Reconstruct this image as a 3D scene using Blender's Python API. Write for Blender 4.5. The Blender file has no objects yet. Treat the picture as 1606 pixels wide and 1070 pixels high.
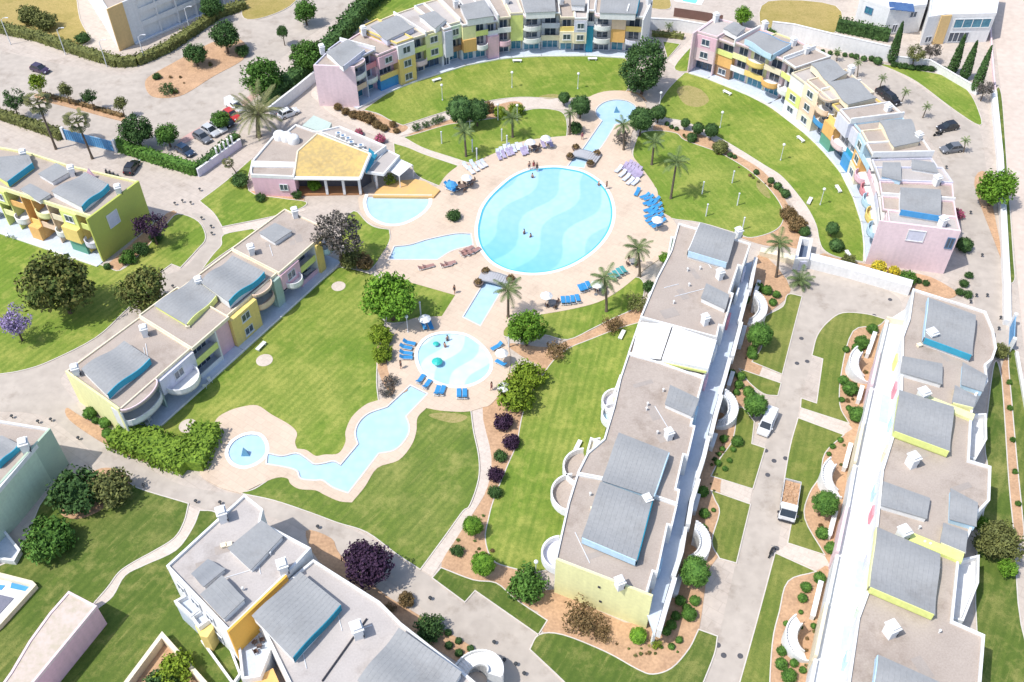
import bpy, math, random
import numpy as np
from mathutils import Vector, Matrix
from mathutils.geometry import tessellate_polygon
random.seed(7)
RNG = np.random.default_rng(11)
SC = bpy.context.scene
COL = SC.collection
PI = math.pi
# ---------------------------------------------------------------- camera
W0, H0 = 1606.0, 1070.0
FPX, PITCH, CAMH = 1569.0, math.radians(46.0), 108.0
CP, SP = math.cos(PITCH), math.sin(PITCH)
cam_d = bpy.data.cameras.new('camera')
cam = bpy.data.objects.new('camera', cam_d); COL.objects.link(cam)
cam.location = (0, 0, CAMH)
cam.rotation_euler = (PI/2 - PITCH, 0, 0)
cam_d.sensor_fit = 'HORIZONTAL'; cam_d.sensor_width = 36.0
cam_d.lens = 36.0*FPX/W0
cam_d.clip_start = 1; cam_d.clip_end = 3000
SC.camera = cam

def U(px, py, z=0.0):
    """point of the place at height z that the photograph shows at (px, py)"""
    x = (px - W0/2)/FPX; y = (H0/2 - py)/FPX
    dx, dy, dz = x, CP + y*SP, -SP + y*CP
    t = (CAMH - z)/(-dz)
    return Vector((dx*t, dy*t, z))
def UL(pts, z=0.0): return [U(p[0], p[1], z) for p in pts]

# ---------------------------------------------------------------- materials
MATS = {}
def s2l(c):
    return tuple((v/12.92 if v <= .04045 else ((v+.055)/1.055)**2.4) for v in c)
def mat(name, col, col2=None, rough=.75, scale=.6, fine=6.0, amt=.5, bump=0.0, spec=.3, coat=0.0, metal=0.0, rnd=0.0, zs=1.0, joint=0.0, stain=0.0):
    """col, col2 linear albedo; large and fine noise mix between them; rnd = value change per object"""
    if name in MATS: return MATS[name]
    m = bpy.data.materials.new(name); m.use_nodes = True
    nt = m.node_tree; N = nt.nodes; L = nt.links
    b = N['Principled BSDF']
    b.inputs['Roughness'].default_value = rough
    b.inputs['Specular IOR Level'].default_value = spec
    b.inputs['Metallic'].default_value = metal
    b.inputs['Coat Weight'].default_value = coat
    if col2 is None: col2 = tuple(v*.82 for v in col)
    geo = N.new('ShaderNodeNewGeometry')
    n1 = N.new('ShaderNodeTexNoise'); n1.inputs['Scale'].default_value = scale; n1.inputs['Detail'].default_value = 4; n1.inputs['Roughness'].default_value = .6
    n2 = N.new('ShaderNodeTexNoise'); n2.inputs['Scale'].default_value = fine; n2.inputs['Detail'].default_value = 3
    if zs != 1.0:
        mpz = N.new('ShaderNodeMapping'); mpz.inputs['Scale'].default_value = (1.6, 1.6, zs); L.new(geo.outputs['Position'], mpz.inputs['Vector']); L.new(mpz.outputs['Vector'], n1.inputs['Vector'])
    else: L.new(geo.outputs['Position'], n1.inputs['Vector'])
    L.new(geo.outputs['Position'], n2.inputs['Vector'])
    ad = N.new('ShaderNodeMath'); ad.operation = 'ADD'
    L.new(n1.outputs['Fac'], ad.inputs[0]); L.new(n2.outputs['Fac'], ad.inputs[1])
    mr = N.new('ShaderNodeMapRange'); mr.inputs['From Min'].default_value = .72; mr.inputs['From Max'].default_value = 1.28
    mr.inputs['To Min'].default_value = .5 - amt; mr.inputs['To Max'].default_value = .5 + amt
    L.new(ad.outputs[0], mr.inputs['Value'])
    mx = N.new('ShaderNodeMix'); mx.data_type = 'RGBA'
    mx.inputs['A'].default_value = (*col, 1); mx.inputs['B'].default_value = (*col2, 1)
    L.new(mr.outputs['Result'], mx.inputs['Factor'])
    out = mx.outputs['Result']
    def mul(fac, c):
        x = N.new('ShaderNodeMix'); x.data_type = 'RGBA'; x.blend_type = 'MULTIPLY'; L.new(fac, x.inputs['Factor']); L.new(out, x.inputs['A']); x.inputs['B'].default_value = (*c, 1); return x.outputs['Result']
    if joint:       # laid slabs with darker joints
        bk = N.new('ShaderNodeTexBrick'); bk.inputs['Scale'].default_value = 1.0; bk.inputs['Brick Width'].default_value = joint*1.6; bk.inputs['Row Height'].default_value = joint; bk.inputs['Mortar Size'].default_value = .035*joint
        bk.inputs['Color1'].default_value = (0,0,0,1); bk.inputs['Color2'].default_value = (.35,.35,.35,1); bk.inputs['Mortar'].default_value = (1,1,1,1)
        rt_ = N.new('ShaderNodeMapping'); rt_.inputs['Rotation'].default_value = (0,0,.6); L.new(geo.outputs['Position'], rt_.inputs['Vector']); L.new(rt_.outputs['Vector'], bk.inputs['Vector'])
        out = mul(bk.outputs['Color'], (.88,.87,.86))
    if stain:       # blotches of dirt with their own outline
        n3 = N.new('ShaderNodeTexNoise'); n3.inputs['Scale'].default_value = .22; n3.inputs['Detail'].default_value = 6; n3.inputs['Roughness'].default_value = .7; L.new(geo.outputs['Position'], n3.inputs['Vector'])
        r3 = N.new('ShaderNodeMapRange'); r3.inputs['From Min'].default_value = .54; r3.inputs['From Max'].default_value = .70; L.new(n3.outputs['Fac'], r3.inputs['Value'])
        s3 = N.new('ShaderNodeMath'); s3.operation = 'MULTIPLY'; L.new(r3.outputs['Result'], s3.inputs[0]); s3.inputs[1].default_value = stain
        out = mul(s3.outputs[0], (.55,.50,.46))
    if rnd:
        oi = N.new('ShaderNodeObjectInfo'); hs = N.new('ShaderNodeHueSaturation')
        m2 = N.new('ShaderNodeMapRange'); m2.inputs['To Min'].default_value = 1-rnd; m2.inputs['To Max'].default_value = 1+rnd
        L.new(oi.outputs['Random'], m2.inputs['Value']); L.new(m2.outputs['Result'], hs.inputs['Value'])
        L.new(out, hs.inputs['Color']); out = hs.outputs['Color']
    L.new(out, b.inputs['Base Color'])
    if bump:
        bp = N.new('ShaderNodeBump'); bp.inputs['Strength'].default_value = bump; bp.inputs['Distance'].default_value = .05
        L.new(n2.outputs['Fac'], bp.inputs['Height']); L.new(bp.outputs['Normal'], b.inputs['Normal'])
    MATS[name] = m
    return m

# ---------------------------------------------------------------- mesh collecting
class MB:
    def __init__(s): s.v = []; s.f = []
    def add(s, vs, fs):
        o = len(s.v); s.v += [tuple(v) for v in vs]; s.f += [tuple(i+o for i in f) for f in fs]; return s
    def quad(s, a, b, c, d): return s.add([a, b, c, d], [(0, 1, 2, 3)])
    def box(s, c, size, rz=0.0):
        hx, hy, hz = size[0]/2, size[1]/2, size[2]/2
        ca, sa = math.cos(rz), math.sin(rz)
        vs = []
        for z in (-hz, hz):
            for x, y in ((-hx, -hy), (hx, -hy), (hx, hy), (-hx, hy)):
                vs.append((c[0]+x*ca-y*sa, c[1]+x*sa+y*ca, c[2]+z))
        return s.add(vs, [(3, 2, 1, 0), (4, 5, 6, 7), (0, 1, 5, 4), (1, 2, 6, 5), (2, 3, 7, 6), (3, 0, 4, 7)])
    def wallbox(s, a, b, th, z0, z1):
        """box standing on the ground line a-b, centred on it"""
        d = Vector((b[0]-a[0], b[1]-a[1], 0)); l = d.length
        return s.box(((a[0]+b[0])/2, (a[1]+b[1])/2, (z0+z1)/2), (l, th, z1-z0), math.atan2(d.y, d.x))
    def prism(s, pts, z0, z1, bottom=True, holes=()):
        """pts: 2D/3D outline, any winding; z1 may be a function of (x, y)"""
        P = [Vector((p[0], p[1], 0)) for p in pts]
        if area(P) < 0: P.reverse()
        n = len(P); top = z1 if callable(z1) else (lambda x, y: z1)
        loops = [P]
        for h in holes:
            Hh = [Vector((p[0], p[1], 0)) for p in h]
            if area(Hh) > 0: Hh.reverse()
            loops.append(Hh)
        tris = tessellate_polygon(loops)
        flat = [p for l in loops for p in l]
        tv = [(p.x, p.y, top(p.x, p.y)) for p in flat]
        bv = [(p.x, p.y, z0) for p in flat]
        N = len(flat); fs = []
        for t in tris:
            a, b, c = (flat[i] for i in t)
            if (b-a).cross(c-a).z < 0: t = (t[0], t[2], t[1])
            fs.append(tuple(t))
            if bottom: fs.append((t[2]+N, t[1]+N, t[0]+N))
        o = 0
        for l in loops:
            k = len(l)
            for i in range(k):
                j = (i+1) % k
                fs.append((o+i+N, o+j+N, o+j, o+i))
            o += k
        return s.add(tv+bv, fs)
    def tube(s, pts, rad, n=8, cap=True):
        """tapered tube along points; rad a number or a list"""
        P = [Vector(p) for p in pts]; k = len(P)
        R = [rad]*k if not isinstance(rad, (list, tuple)) else list(rad)
        vs = []; fs = []
        up = Vector((0, 0, 1))
        for i, p in enumerate(P):
            d = (P[min(i+1, k-1)] - P[max(i-1, 0)]).normalized()
            ref = up if abs(d.z) < .9 else Vector((1, 0, 0))
            a = d.cross(ref).normalized(); b = d.cross(a).normalized()
            for j in range(n):
                t = 2*PI*j/n
                q = p + (a*math.cos(t) + b*math.sin(t))*R[i]
                vs.append(q)
        for i in range(k-1):
            for j in range(n):
                j2 = (j+1) % n
                fs.append((i*n+j, i*n+j2, (i+1)*n+j2, (i+1)*n+j))
        if cap:
            fs.append(tuple(range(n-1, -1, -1))); fs.append(tuple((k-1)*n+j for j in range(n)))
        return s.add(vs, fs)
    def lathe(s, prof, c=(0, 0, 0), n=12, a0=0, a1=2*PI):
        full = abs(a1-a0-2*PI) < 1e-6
        m = n if full else n+1
        vs = []; fs = []
        for r, z in prof:
            for j in range(m):
                t = a0+(a1-a0)*j/n
                vs.append((c[0]+r*math.cos(t), c[1]+r*math.sin(t), c[2]+z))
        for i in range(len(prof)-1):
            for j in range(n):
                j2 = (j+1) % m
                fs.append((i*m+j, i*m+j2, (i+1)*m+j2, (i+1)*m+j))
        return s.add(vs, fs)
    def ball(s, c, r, n=10, m=6, sz=1.0):
        vs = [(c[0], c[1], c[2]-r*sz)]
        for i in range(1, m):
            t = PI*i/m
            for j in range(n):
                a = 2*PI*j/n
                vs.append((c[0]+r*math.sin(t)*math.cos(a), c[1]+r*math.sin(t)*math.sin(a), c[2]-r*sz*math.cos(t)))
        vs.append((c[0], c[1], c[2]+r*sz)); fs = []
        for j in range(n): fs.append((0, 1+(j+1) % n, 1+j))
        for i in range(m-2):
            for j in range(n):
                a = 1+i*n+j; b = 1+i*n+(j+1) % n
                fs.append((a, b, b+n, a+n))
        l = len(vs)-1
        for j in range(n): fs.append((l, l-n+j, l-n+(j+1) % n))
        return s.add(vs, fs)
    def mesh(s, name, m, origin=(0, 0, 0), smooth=False):
        me = bpy.data.meshes.new(name)
        o = origin
        me.from_pydata([(v[0]-o[0], v[1]-o[1], v[2]-o[2]) for v in s.v], [], s.f)
        if m is not None: me.materials.append(m)
        if smooth: me.polygons.foreach_set('use_smooth', [True]*len(me.polygons))
        me.update()
        return me
def area(P): return .5*sum(P[i].x*P[(i+1) % len(P)].y - P[(i+1) % len(P)].x*P[i].y for i in range(len(P)))

def wloc(o):
    v = Vector((0, 0, 0))
    while o is not None: v = v + o.location; o = o.parent
    return v
def obj(name, mb, m, parent=None, label=None, cat=None, group=None, kind=None, loc=None, smooth=False):
    """links ONE mesh object; world coordinates in mb. A part keeps its thing's origin."""
    org = Vector((0, 0, 0))
    if parent is not None: org = wloc(parent)
    elif loc is not None: org = Vector(loc)
    me = mb.mesh(name, m, org, smooth) if isinstance(mb, MB) else mb
    o = bpy.data.objects.new(name, me); COL.objects.link(o)
    if parent is not None: o.parent = parent
    elif loc is not None: o.location = loc
    tag(o, label, cat, group, kind)
    return o
def tag(o, label=None, cat=None, group=None, kind=None):
    if label: o['label'] = label
    if cat: o['category'] = cat
    if group: o['group'] = group
    if kind: o['kind'] = kind
    return o
def thing(name, label, cat, loc, group=None):
    o = bpy.data.objects.new(name, None); COL.objects.link(o)
    o.location = loc; o.empty_display_size = .5
    return tag(o, label, cat, group)
def dup(root, loc, rz=0.0, label=None, group=None, scale=None):
    """a copy of a thing with copies of its parts and their sub-parts"""
    r = root.copy(); COL.objects.link(r); r.location = loc
    r.rotation_euler = (0, 0, rz)
    if scale is not None: r.scale = scale if isinstance(scale, (tuple, list)) else (scale,)*3
    if label: r['label'] = label
    if group: r['group'] = group
    for ch in list(root.children):
        c = ch.copy(); COL.objects.link(c); c.parent = r
        for g in list(ch.children):
            d = g.copy(); COL.objects.link(d); d.parent = c
    return r

def smooth_line(pts, closed=True, n=5):
    """Catmull-Rom through points; a point with a third item stays a corner"""
    P = [Vector((p[0], p[1])) for p in pts]; C = [len(p) > 2 for p in pts]; k = len(P); out = []
    for i in range(k if closed else k-1):
        i1 = i; i2 = (i+1) % k
        p1, p2 = P[i1], P[i2]
        p0 = P[(i-1) % k] if (closed or i > 0) else p1
        p3 = P[(i+2) % k] if (closed or i < k-2) else p2
        if C[i1]: p0 = p1 - (p2-p1)
        if C[i2]: p3 = p2 + (p2-p1)
        for j in range(n):
            t = j/n
            q = .5*((2*p1) + (p2-p0)*t + (2*p0-5*p1+4*p2-p3)*t*t + (3*p1-p0-3*p2+p3)*t**3)
            out.append((q.x, q.y))
    if not closed: out.append((P[-1].x, P[-1].y))
    return out
def offset_poly(P, d):
    """outline moved outwards by d (metres), P world 2D"""
    P = [Vector((p[0], p[1], 0)) for p in P]
    if area(P) < 0: P.reverse()
    n = len(P); out = []
    for i in range(n):
        a = (P[i]-P[i-1]); b = (P[(i+1) % n]-P[i])
        if a.length < 1e-6 or b.length < 1e-6: out.append(P[i]); continue
        na = Vector((a.y, -a.x, 0)).normalized(); nb = Vector((b.y, -b.x, 0)).normalized()
        m = na+nb
        m = m.normalized() if m.length > 1e-4 else na
        c = max(.5, m.dot(na))
        out.append(P[i] + m*(d/c))
    return out
SHEETN = [0]
def sheet(name, pts, z0, z1, m, sm=True, label=None, kind='structure', holes=(), world=False, n=4):
    SHEETN[0] += 1
    z1 += (SHEETN[0] % 7)*.0006
    if world: w = pts
    else: w = UL(smooth_line(pts, n=n) if sm else pts)
    mb = MB(); mb.prism(w, z0, z1, bottom=False, holes=holes)
    o = obj(name, mb, m, kind=kind)
    if label: o['label'] = label
    return o
# ================================================================ world, sun
w = bpy.data.worlds.new('World'); SC.world = w; w.use_nodes = True
wn = w.node_tree.nodes; wl = w.node_tree.links
SUN_EL, SUN_AZ = math.radians(59), math.radians(25)      # shadows fall towards +X and a little +Y
sky = wn.new('ShaderNodeTexSky'); sky.sky_type = 'NISHITA'; sky.sun_disc = False
sky.sun_elevation = SUN_EL
sundir = Vector((-math.cos(SUN_AZ)*math.cos(SUN_EL), -math.sin(SUN_AZ)*math.cos(SUN_EL), math.sin(SUN_EL)))
sky.sun_rotation = math.atan2(sundir.x, sundir.y)
sky.air_density = 1.0; sky.dust_density = 1.5; sky.ozone_density = 1.0
wl.new(sky.outputs[0], wn['Background'].inputs[0]); wn['Background'].inputs[1].default_value = .15
sd = bpy.data.lights.new('sun', 'SUN'); sd.energy = 2.9; sd.angle = math.radians(.6); sd.color = (1, .96, .90)
so = bpy.data.objects.new('sun', sd); COL.objects.link(so)
so.rotation_euler = sundir.to_track_quat('Z', 'Y').to_euler()
so.location = (0, 0, 200)
SC.view_settings.view_transform = 'Standard'; SC.view_settings.look = 'None'
SC.view_settings.exposure = .52; SC.view_settings.gamma = 1.0
SC.render.engine = 'CYCLES'; SC.cycles.max_bounces = 6; SC.cycles.diffuse_bounces = 3; SC.cycles.glossy_bounces = 2
SC.cycles.transparent_max_bounces = 8

# ================================================================ ground materials
M_ground = mat('pale_pavement', (.57, .495, .425), (.47, .41, .355), scale=.08, fine=1.2, amt=.5, rough=.9, joint=1.4, stain=.5)
M_road = mat('worn_asphalt', (.50, .442, .38), (.41, .36, .31), scale=.12, fine=.7, amt=.55, rough=.85, stain=.55)
M_path = mat('cream_paving', (.66, .58, .50), (.55, .47, .40), scale=.3, fine=2.5, amt=.45, rough=.85, joint=.8, stain=.3)
M_deck = mat('peach_deck', (.66, .53, .405), (.59, .47, .365), scale=.15, fine=3, amt=.45, rough=.8, joint=1.0, stain=.3)
M_deckp = mat('pink_deck', (.70, .57, .50), (.62, .49, .42), scale=.2, fine=3, amt=.45, rough=.8)
M_soil = mat('orange_soil', (.58, .37, .22), (.40, .25, .15), scale=.5, fine=3, amt=.55, rough=.95, bump=.4)
M_kerb = mat('pale_kerb', (.66, .61, .55), (.55, .50, .45), scale=.4, fine=4, amt=.4)
M_coping = mat('white_coping', (.82, .82, .80), (.74, .74, .72), scale=.4, fine=4, amt=.4, rough=.5)

def lawn_mat(name, ang, dry=.35, stripe=.5, base=((.168, .242, .036), (.34, .34, .085), (.088, .152, .022)), per=1.1):
    base = tuple(tuple(v*1.13 for v in c) for c in base)
    m = bpy.data.materials.new(name); m.use_nodes = True
    nt = m.node_tree; N = nt.nodes; L = nt.links; b = N['Principled BSDF']
    b.inputs['Roughness'].default_value = .9; b.inputs['Specular IOR Level'].default_value = .1
    g = N.new('ShaderNodeNewGeometry')
    mp = N.new('ShaderNodeMapping'); mp.inputs['Rotation'].default_value = (0, 0, -ang)
    L.new(g.outputs['Position'], mp.inputs['Vector'])
    def noise(scale, det=3, vec=None, rough=.6):
        n = N.new('ShaderNodeTexNoise'); n.inputs['Scale'].default_value = scale; n.inputs['Detail'].default_value = det
        n.inputs['Roughness'].default_value = rough
        L.new((vec or g.outputs['Position']), n.inputs['Vector']); return n.outputs['Fac']
    def mixc(f, a, bcol, lo, hi):
        r = N.new('ShaderNodeMapRange'); r.inputs['From Min'].default_value = lo; r.inputs['From Max'].default_value = hi
        L.new(f, r.inputs['Value'])
        x = N.new('ShaderNodeMix'); x.data_type = 'RGBA'; L.new(r.outputs['Result'], x.inputs['Factor'])
        for k, c in (('A', a), ('B', bcol)):
            if isinstance(c, tuple): x.inputs[k].default_value = (*c, 1)
            else: L.new(c, x.inputs[k])
        return x.outputs['Result']
    big = noise(.07, 4)
    c1 = mixc(big, base[0], base[1], .52-.3*dry, .78-.3*dry)
    # mown stripes, streaked along the mowing direction
    st = N.new('ShaderNodeMapping'); st.inputs['Scale'].default_value = (.10, 1.0/per, 1); L.new(mp.outputs['Vector'], st.inputs['Vector'])
    str_n = noise(1.0, 3, st.outputs['Vector'], .5)
    wv = N.new('ShaderNodeTexWave'); wv.wave_type = 'BANDS'; wv.bands_direction = 'Y'
    wv.inputs['Scale'].default_value = .31/per; wv.inputs['Distortion'].default_value = 1.0; wv.inputs['Detail'].default_value = 2; wv.inputs['Detail Scale'].default_value = .4
    L.new(mp.outputs['Vector'], wv.inputs['Vector'])
    c2 = mixc(str_n, c1, base[2], .44, .44+.34/max(stripe, .1))
    s2 = N.new('ShaderNodeMapping'); s2.inputs['Scale'].default_value = (.22, 1.7, 1); s2.inputs['Location'].default_value = (31, 17, 0); L.new(mp.outputs['Vector'], s2.inputs['Vector'])
    c2 = mixc(noise(1.0, 4, s2.outputs['Vector'], .65), c2, base[1], .56, .78)
    mm = N.new('ShaderNodeMath'); mm.operation = 'MULTIPLY'; L.new(wv.outputs['Fac'], mm.inputs[0]); mm.inputs[1].default_value = stripe
    c3 = mixc(mm.outputs[0], c2, base[2], .15, 1.3)
    fn = noise(2.6, 5, None, .8)
    c4 = mixc(fn, c3, base[2], .44, .80)
    sp = noise(.30, 5, None, .72)
    c5 = mixc(sp, c4, base[1], .50, .74)
    c5 = mixc(noise(.11, 6, None, .75), c5, base[2], .53, .80)
    c5 = mixc(noise(9.0, 2, None, .6), c5, base[2], .50, .78)
    L.new(c5, b.inputs['Base Color'])
    return m
def gang(a, bq):
    p, q = U(*a), U(*bq); return math.atan2(q.y-p.y, q.x-p.x)
LA = lawn_mat('lawn_grass_diagonal', gang((350, 560), (520, 420)), .42, .55)
LB = lawn_mat('lawn_grass_upright', gang((800, 850), (880, 560)), .38, .6)
LC = lawn_mat('lawn_grass_lower', gang((600, 800), (700, 700)), .22, .6, base=((.145, .20, .036), (.29, .285, .085), (.075, .122, .024)))
LD = lawn_mat('lawn_grass_far', gang((1200, 300), (1300, 400)), .30, .35)
LE = lawn_mat('lawn_grass_shade', gang((150, 900), (250, 800)), .15, .6, base=((.108, .152, .03), (.26, .25, .08), (.054, .094, .018)))  # turf of a darker green than the other lawns
LF = lawn_mat('lawn_grass_garden', gang((1240, 480), (1180, 740)), .4, .55, base=((.14, .185, .036), (.25, .245, .07), (.08, .122, .024)))
LDRY = lawn_mat('dry_grass', 0, .8, .2, base=((.27, .23, .06), (.40, .30, .12), (.17, .16, .04)))

# ================================================================ base ground
g = MB(); g.quad((-900, -300, 0), (900, -300, 0), (900, 1500, 0), (-900, 1500, 0))
obj('ground', g, M_ground, kind='structure')

def rim(pts, wd, z, m, name='pool_edge', th=.24):
    P = [Vector((p[0], p[1], 0)) for p in pts]
    if area(P) < 0: P.reverse()
    mb = MB(); mb.prism(offset_poly(P, wd), -.02, z, bottom=False, holes=[P])
    return obj(name, mb, m, kind='structure')
def lawn(pts, m, sm=True, z=.10):
    o = sheet('lawn', pts, 0, z, m, sm); rim(UL(smooth_line(pts, n=4) if sm else pts), .14, z+.03, M_kerb, 'kerb'); return o
def road(pts, sm=True): return sheet('road', pts, 0, .012, M_road, sm)
def path(pts, m=None, sm=True, z=.05): return sheet('path', pts, 0, z, m or M_path, sm)
def bed(pts, sm=True, z=.07): return sheet('soil', pts, 0, z, M_soil, sm)

road([(-60,70),(0,80),(168,116),(213,113),(250,88),(336,30),(420,0),(560,-40),(600,-20),(480,60),(385,140),(280,225),(265,230),(190,240),(100,215),(0,185),(-60,170)])
road([(1260,80),(1340,92),(1400,112),(1494,172),(1534,198),(1548,270),(1560,330),(1575,400),(1578,500),(1570,560),(1540,520),(1520,430),(1500,330),(1480,260),(1440,200),(1350,130)])
road([(1258,460),(1275,432),(1290,415),(1400,460),(1412,490),(1388,503),(1360,494),(1322,492),(1299,506),(1282,528),(1274,558),(1250,655),(1236,740),(1217,868),(1160,1066),(1150,1100),(1098,1100),(1120,1030),(1150,900),(1190,740)])
road([(-40,592),(0,590),(80,568),(150,530),(190,495),(240,440),(290,420),(322,376),(318,350),(300,335),(330,340),(350,360),(345,385),(318,425),(230,490),(105,580),(110,620),(180,700),(270,755),(330,770),(378,775),(430,786),(530,821),(621,869),(679,907),(745,927),(840,995),(832,1020),(900,1100),(800,1100),(720,1010),(620,920),(500,845),(420,810),(340,804),(295,790),(214,765),(110,680),(60,650),(-40,640)])
# wide sandy road behind the east wall
sheet('road', [(1560,-20),(1560,60),(1572,160),(1580,260),(1592,400),(1600,480),(1610,600),(1640,800),(1800,800),(1800,-20)], 0, .014, mat('sandy_road', (.64,.54,.46), (.54,.45,.38), scale=.1, fine=.8, amt=.5, rough=.95), False)

# ---------------- paths
path([(1025,176),(1033,181),(1069,190),(1100,202),(1143,225),(1198,259),(1229,280),(1264,323),(1280,353),(1286,376),(1286,405,1),(1268,403,1),(1265,378),(1258,350),(1245,325),(1222,295),(1190,267),(1140,234),(1100,211),(1069,198),(1033,190)])
path([(490,128,1),(530,165),(580,196),(632,216),(665,232),(710,247),(740,257,1),(722,268,1),(700,255),(665,243),(640,233),(600,218),(560,200),(520,180),(488,150,1)])
path([(612,208,1),(660,193),(697,178),(760,162),(815,153),(877,155),(905,160,1),(900,172,1),(870,172),(836,170),(790,180),(720,190),(660,205),(628,214,1)])
path([(741,645,1),(745,678),(753,717),(752,753),(739,793),(727,802),(702,838),(660,893,1),(678,905,1),(719,840),(760,776),(770,740),(771,719),(757,640,1)])
path([(290,790,1),(288,819),(273,844),(240,865),(209,882),(186,898),(169,921),(146,947,1),(160,957,1),(178,937),(197,905),(229,888),(277,865),(303,830),(314,803,1)])
path([(348,358,1),(423,342),(470,322,1),(480,330,1),(440,345),(400,360),(352,370,1)])
path([(1047,96,1),(1088,58,1),(1096,66,1),(1058,104,1)], sm=False)
for q in ([(1152,560),(1226,589),(1223,603),(1148,574)], [(1100,740),(1180,768),(1176,791),(1098,760)], [(1256,641),(1345,670),(1340,690),(1252,657)], [(1236,853),(1310,878),(1304,902),(1216,868)]):
    path(q, sm=False)

# ---------------- lawns
L1 = [(215,683,1),(370,553),(531,420,1),(560,425),(600,440),(612,470),(600,520),(592,560),(590,600),(593,630,1),(574,637),(554,655),(544,678),(544,694),(532,714),(509,715.5),(495,718),(481,708.5),(464.5,706,1),(461.7,694.5),(464.5,680.5),(453,668),(425,652.5),(403,638.5),(380,640),(358,647),(341,658),(333,680),(325,712),(270,725),(225,700)]
lawn(L1, LA)
lawn([(378,774,1),(400,768),(428,751),(450,750),(456,759),(470,767),(495,769),(509,776),(532,786),(551,788,1),(571,764.5),(590.6,734),(624,722.5),(644,700),(652,678),(653.6,655),(669,640,1),(691.5,644),(722,646),(737.7,645,1),(742,678),(750,717),(749.5,753),(736,793),(725,802.5),(699.5,838),(659,893,1),(621,868),(576,835),(530,820),(487,804),(430,785)], LC)
lawn([(1010,505,1),(985,600,1),(960,700,1),(905,780,1),(870,890,1),(840,897),(800,890),(773,878),(762,846),(767,814),(776,782),(798,728),(811,697),(822,645),(845,600),(880,555),(930,532),(975,515)], LB)
lawn([(600,430),(647,444),(716,463,1),(694,498,1),(640,505),(600,500)], LA)
lawn([(785,520),(800,505),(851,494),(896,486),(938,475),(969,458),(997,436),(1010,450),(1000,480),(960,500),(930,515),(890,533),(850,525),(800,530)], LB)
lawn([(571,173,1),(614,144),(650,130),(732,104),(790,93),(844,90),(919,89),(980,92),(985,130),(981,144),(962,145),(933,152),(877,155),(815,153),(760,160),(697,176),(632,197,1),(612,189),(594,179)], LD)
lawn([(634,216,1),(650,212),(697,198),(720,194),(790,184),(836,172),(871,173.6),(885,181.5),(889,198.5),(888,214,1),(848,218),(815,224),(781,239),(739,257,1),(709.5,247.6),(665,233)], LD)
lawn([(618,226,1),(641,233),(665,243),(718,261,1),(699,277.5),(688.6,292,1),(656,277),(644,260),(622,246)], LA)
lawn([(686,313.5,1),(734,312,1),(726,330),(722,352),(700,360),(660,375),(631,377,1),(628,362,1),(653,354),(672,343),(681,332)], LA)
lawn([(555,332),(575,350),(590,358),(610,361,1),(610,380),(588,416),(570,425),(545,400),(535,360)], LA)
lawn([(395,250,1),(355,285),(314,316,1),(336,335),(349,356,1),(423,341),(465,330),(480,318),(440,312),(390,300)], LA)
lawn([(352,369),(396,360,1),(400,366),(370,385),(345,402),(318,423,1),(335,400),(348,385)], LA)
lawn([(262,352),(280,337),(311,348.6),(322,374),(308,393),(283,420,1),(269,414.5,1),(244,432.7,1),(225,460),(194,490),(150,530),(80,566),(40,580),(0,587),(-60,592,1),(-60,365,1),(0,365,1),(168,420,1),(190,425),(225,395)], LA)
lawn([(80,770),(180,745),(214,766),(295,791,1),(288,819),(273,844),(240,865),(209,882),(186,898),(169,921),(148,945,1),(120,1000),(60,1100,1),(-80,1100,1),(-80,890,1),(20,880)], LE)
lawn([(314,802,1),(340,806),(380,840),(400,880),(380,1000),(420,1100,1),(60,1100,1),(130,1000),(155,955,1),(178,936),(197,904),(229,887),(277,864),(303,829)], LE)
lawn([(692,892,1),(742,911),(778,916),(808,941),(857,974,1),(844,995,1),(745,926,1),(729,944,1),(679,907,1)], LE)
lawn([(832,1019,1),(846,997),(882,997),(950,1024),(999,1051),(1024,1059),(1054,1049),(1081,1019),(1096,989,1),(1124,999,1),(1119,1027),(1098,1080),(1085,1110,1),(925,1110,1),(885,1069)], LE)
lawn([(1236,463),(1257,466,1),(1245,512),(1226,587,1),(1180,568,1),(1195,545),(1200,515),(1200,498),(1228,482)], LF)
lawn([(1160,580,1),(1224,602,1),(1219,621,1),(1198,618),(1175,600)], LF)
lawn([(1160,640),(1182,662,1),(1178,697,1),(1199,704,1),(1180,767,1),(1116,747,1),(1130,720),(1150,690)], LF)
lawn([(1116,771,1),(1176,792,1),(1154,883,1),(1129,876,1),(1117,850),(1129,805),(1122,785)], LF)
lawn([(1388,502,1),(1360,494),(1322,492),(1299,506),(1282,528),(1274,558,1),(1291,563.5,1),(1281,634,1),(1257,626,1),(1256,640,1),(1330,664,1),(1316,635),(1319,582),(1337,520),(1375,512)], LF)
lawn([(1252,657,1),(1322,683,1),(1293,711),(1285,747),(1268,775),(1261,814),(1292,870,1),(1236,852,1),(1243,815,1),(1256,766,1),(1230,757,1),(1240,700)], LF)
lawn([(1216,869,1),(1278,897,1),(1235,912),(1221,960),(1210,1010),(1204,1110,1),(1150,1110,1),(1185,985)], LF)
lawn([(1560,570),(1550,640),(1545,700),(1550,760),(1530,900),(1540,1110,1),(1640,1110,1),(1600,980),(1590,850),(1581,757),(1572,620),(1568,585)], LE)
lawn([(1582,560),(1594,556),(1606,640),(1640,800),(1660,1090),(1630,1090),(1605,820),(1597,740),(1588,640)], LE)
lawn([(1033,168),(1045,145),(1069,120),(1083,116),(1140,136),(1200,165),(1235,190),(1270,218),(1304,252),(1335,296),(1350,335),(1354,372),(1353,411,1),(1312,403),(1292,392),(1285,376),(1280,353),(1264,323),(1229,280),(1198,259),(1143,225),(1100,202),(1069,190),(1040,184)], LD)
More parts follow.
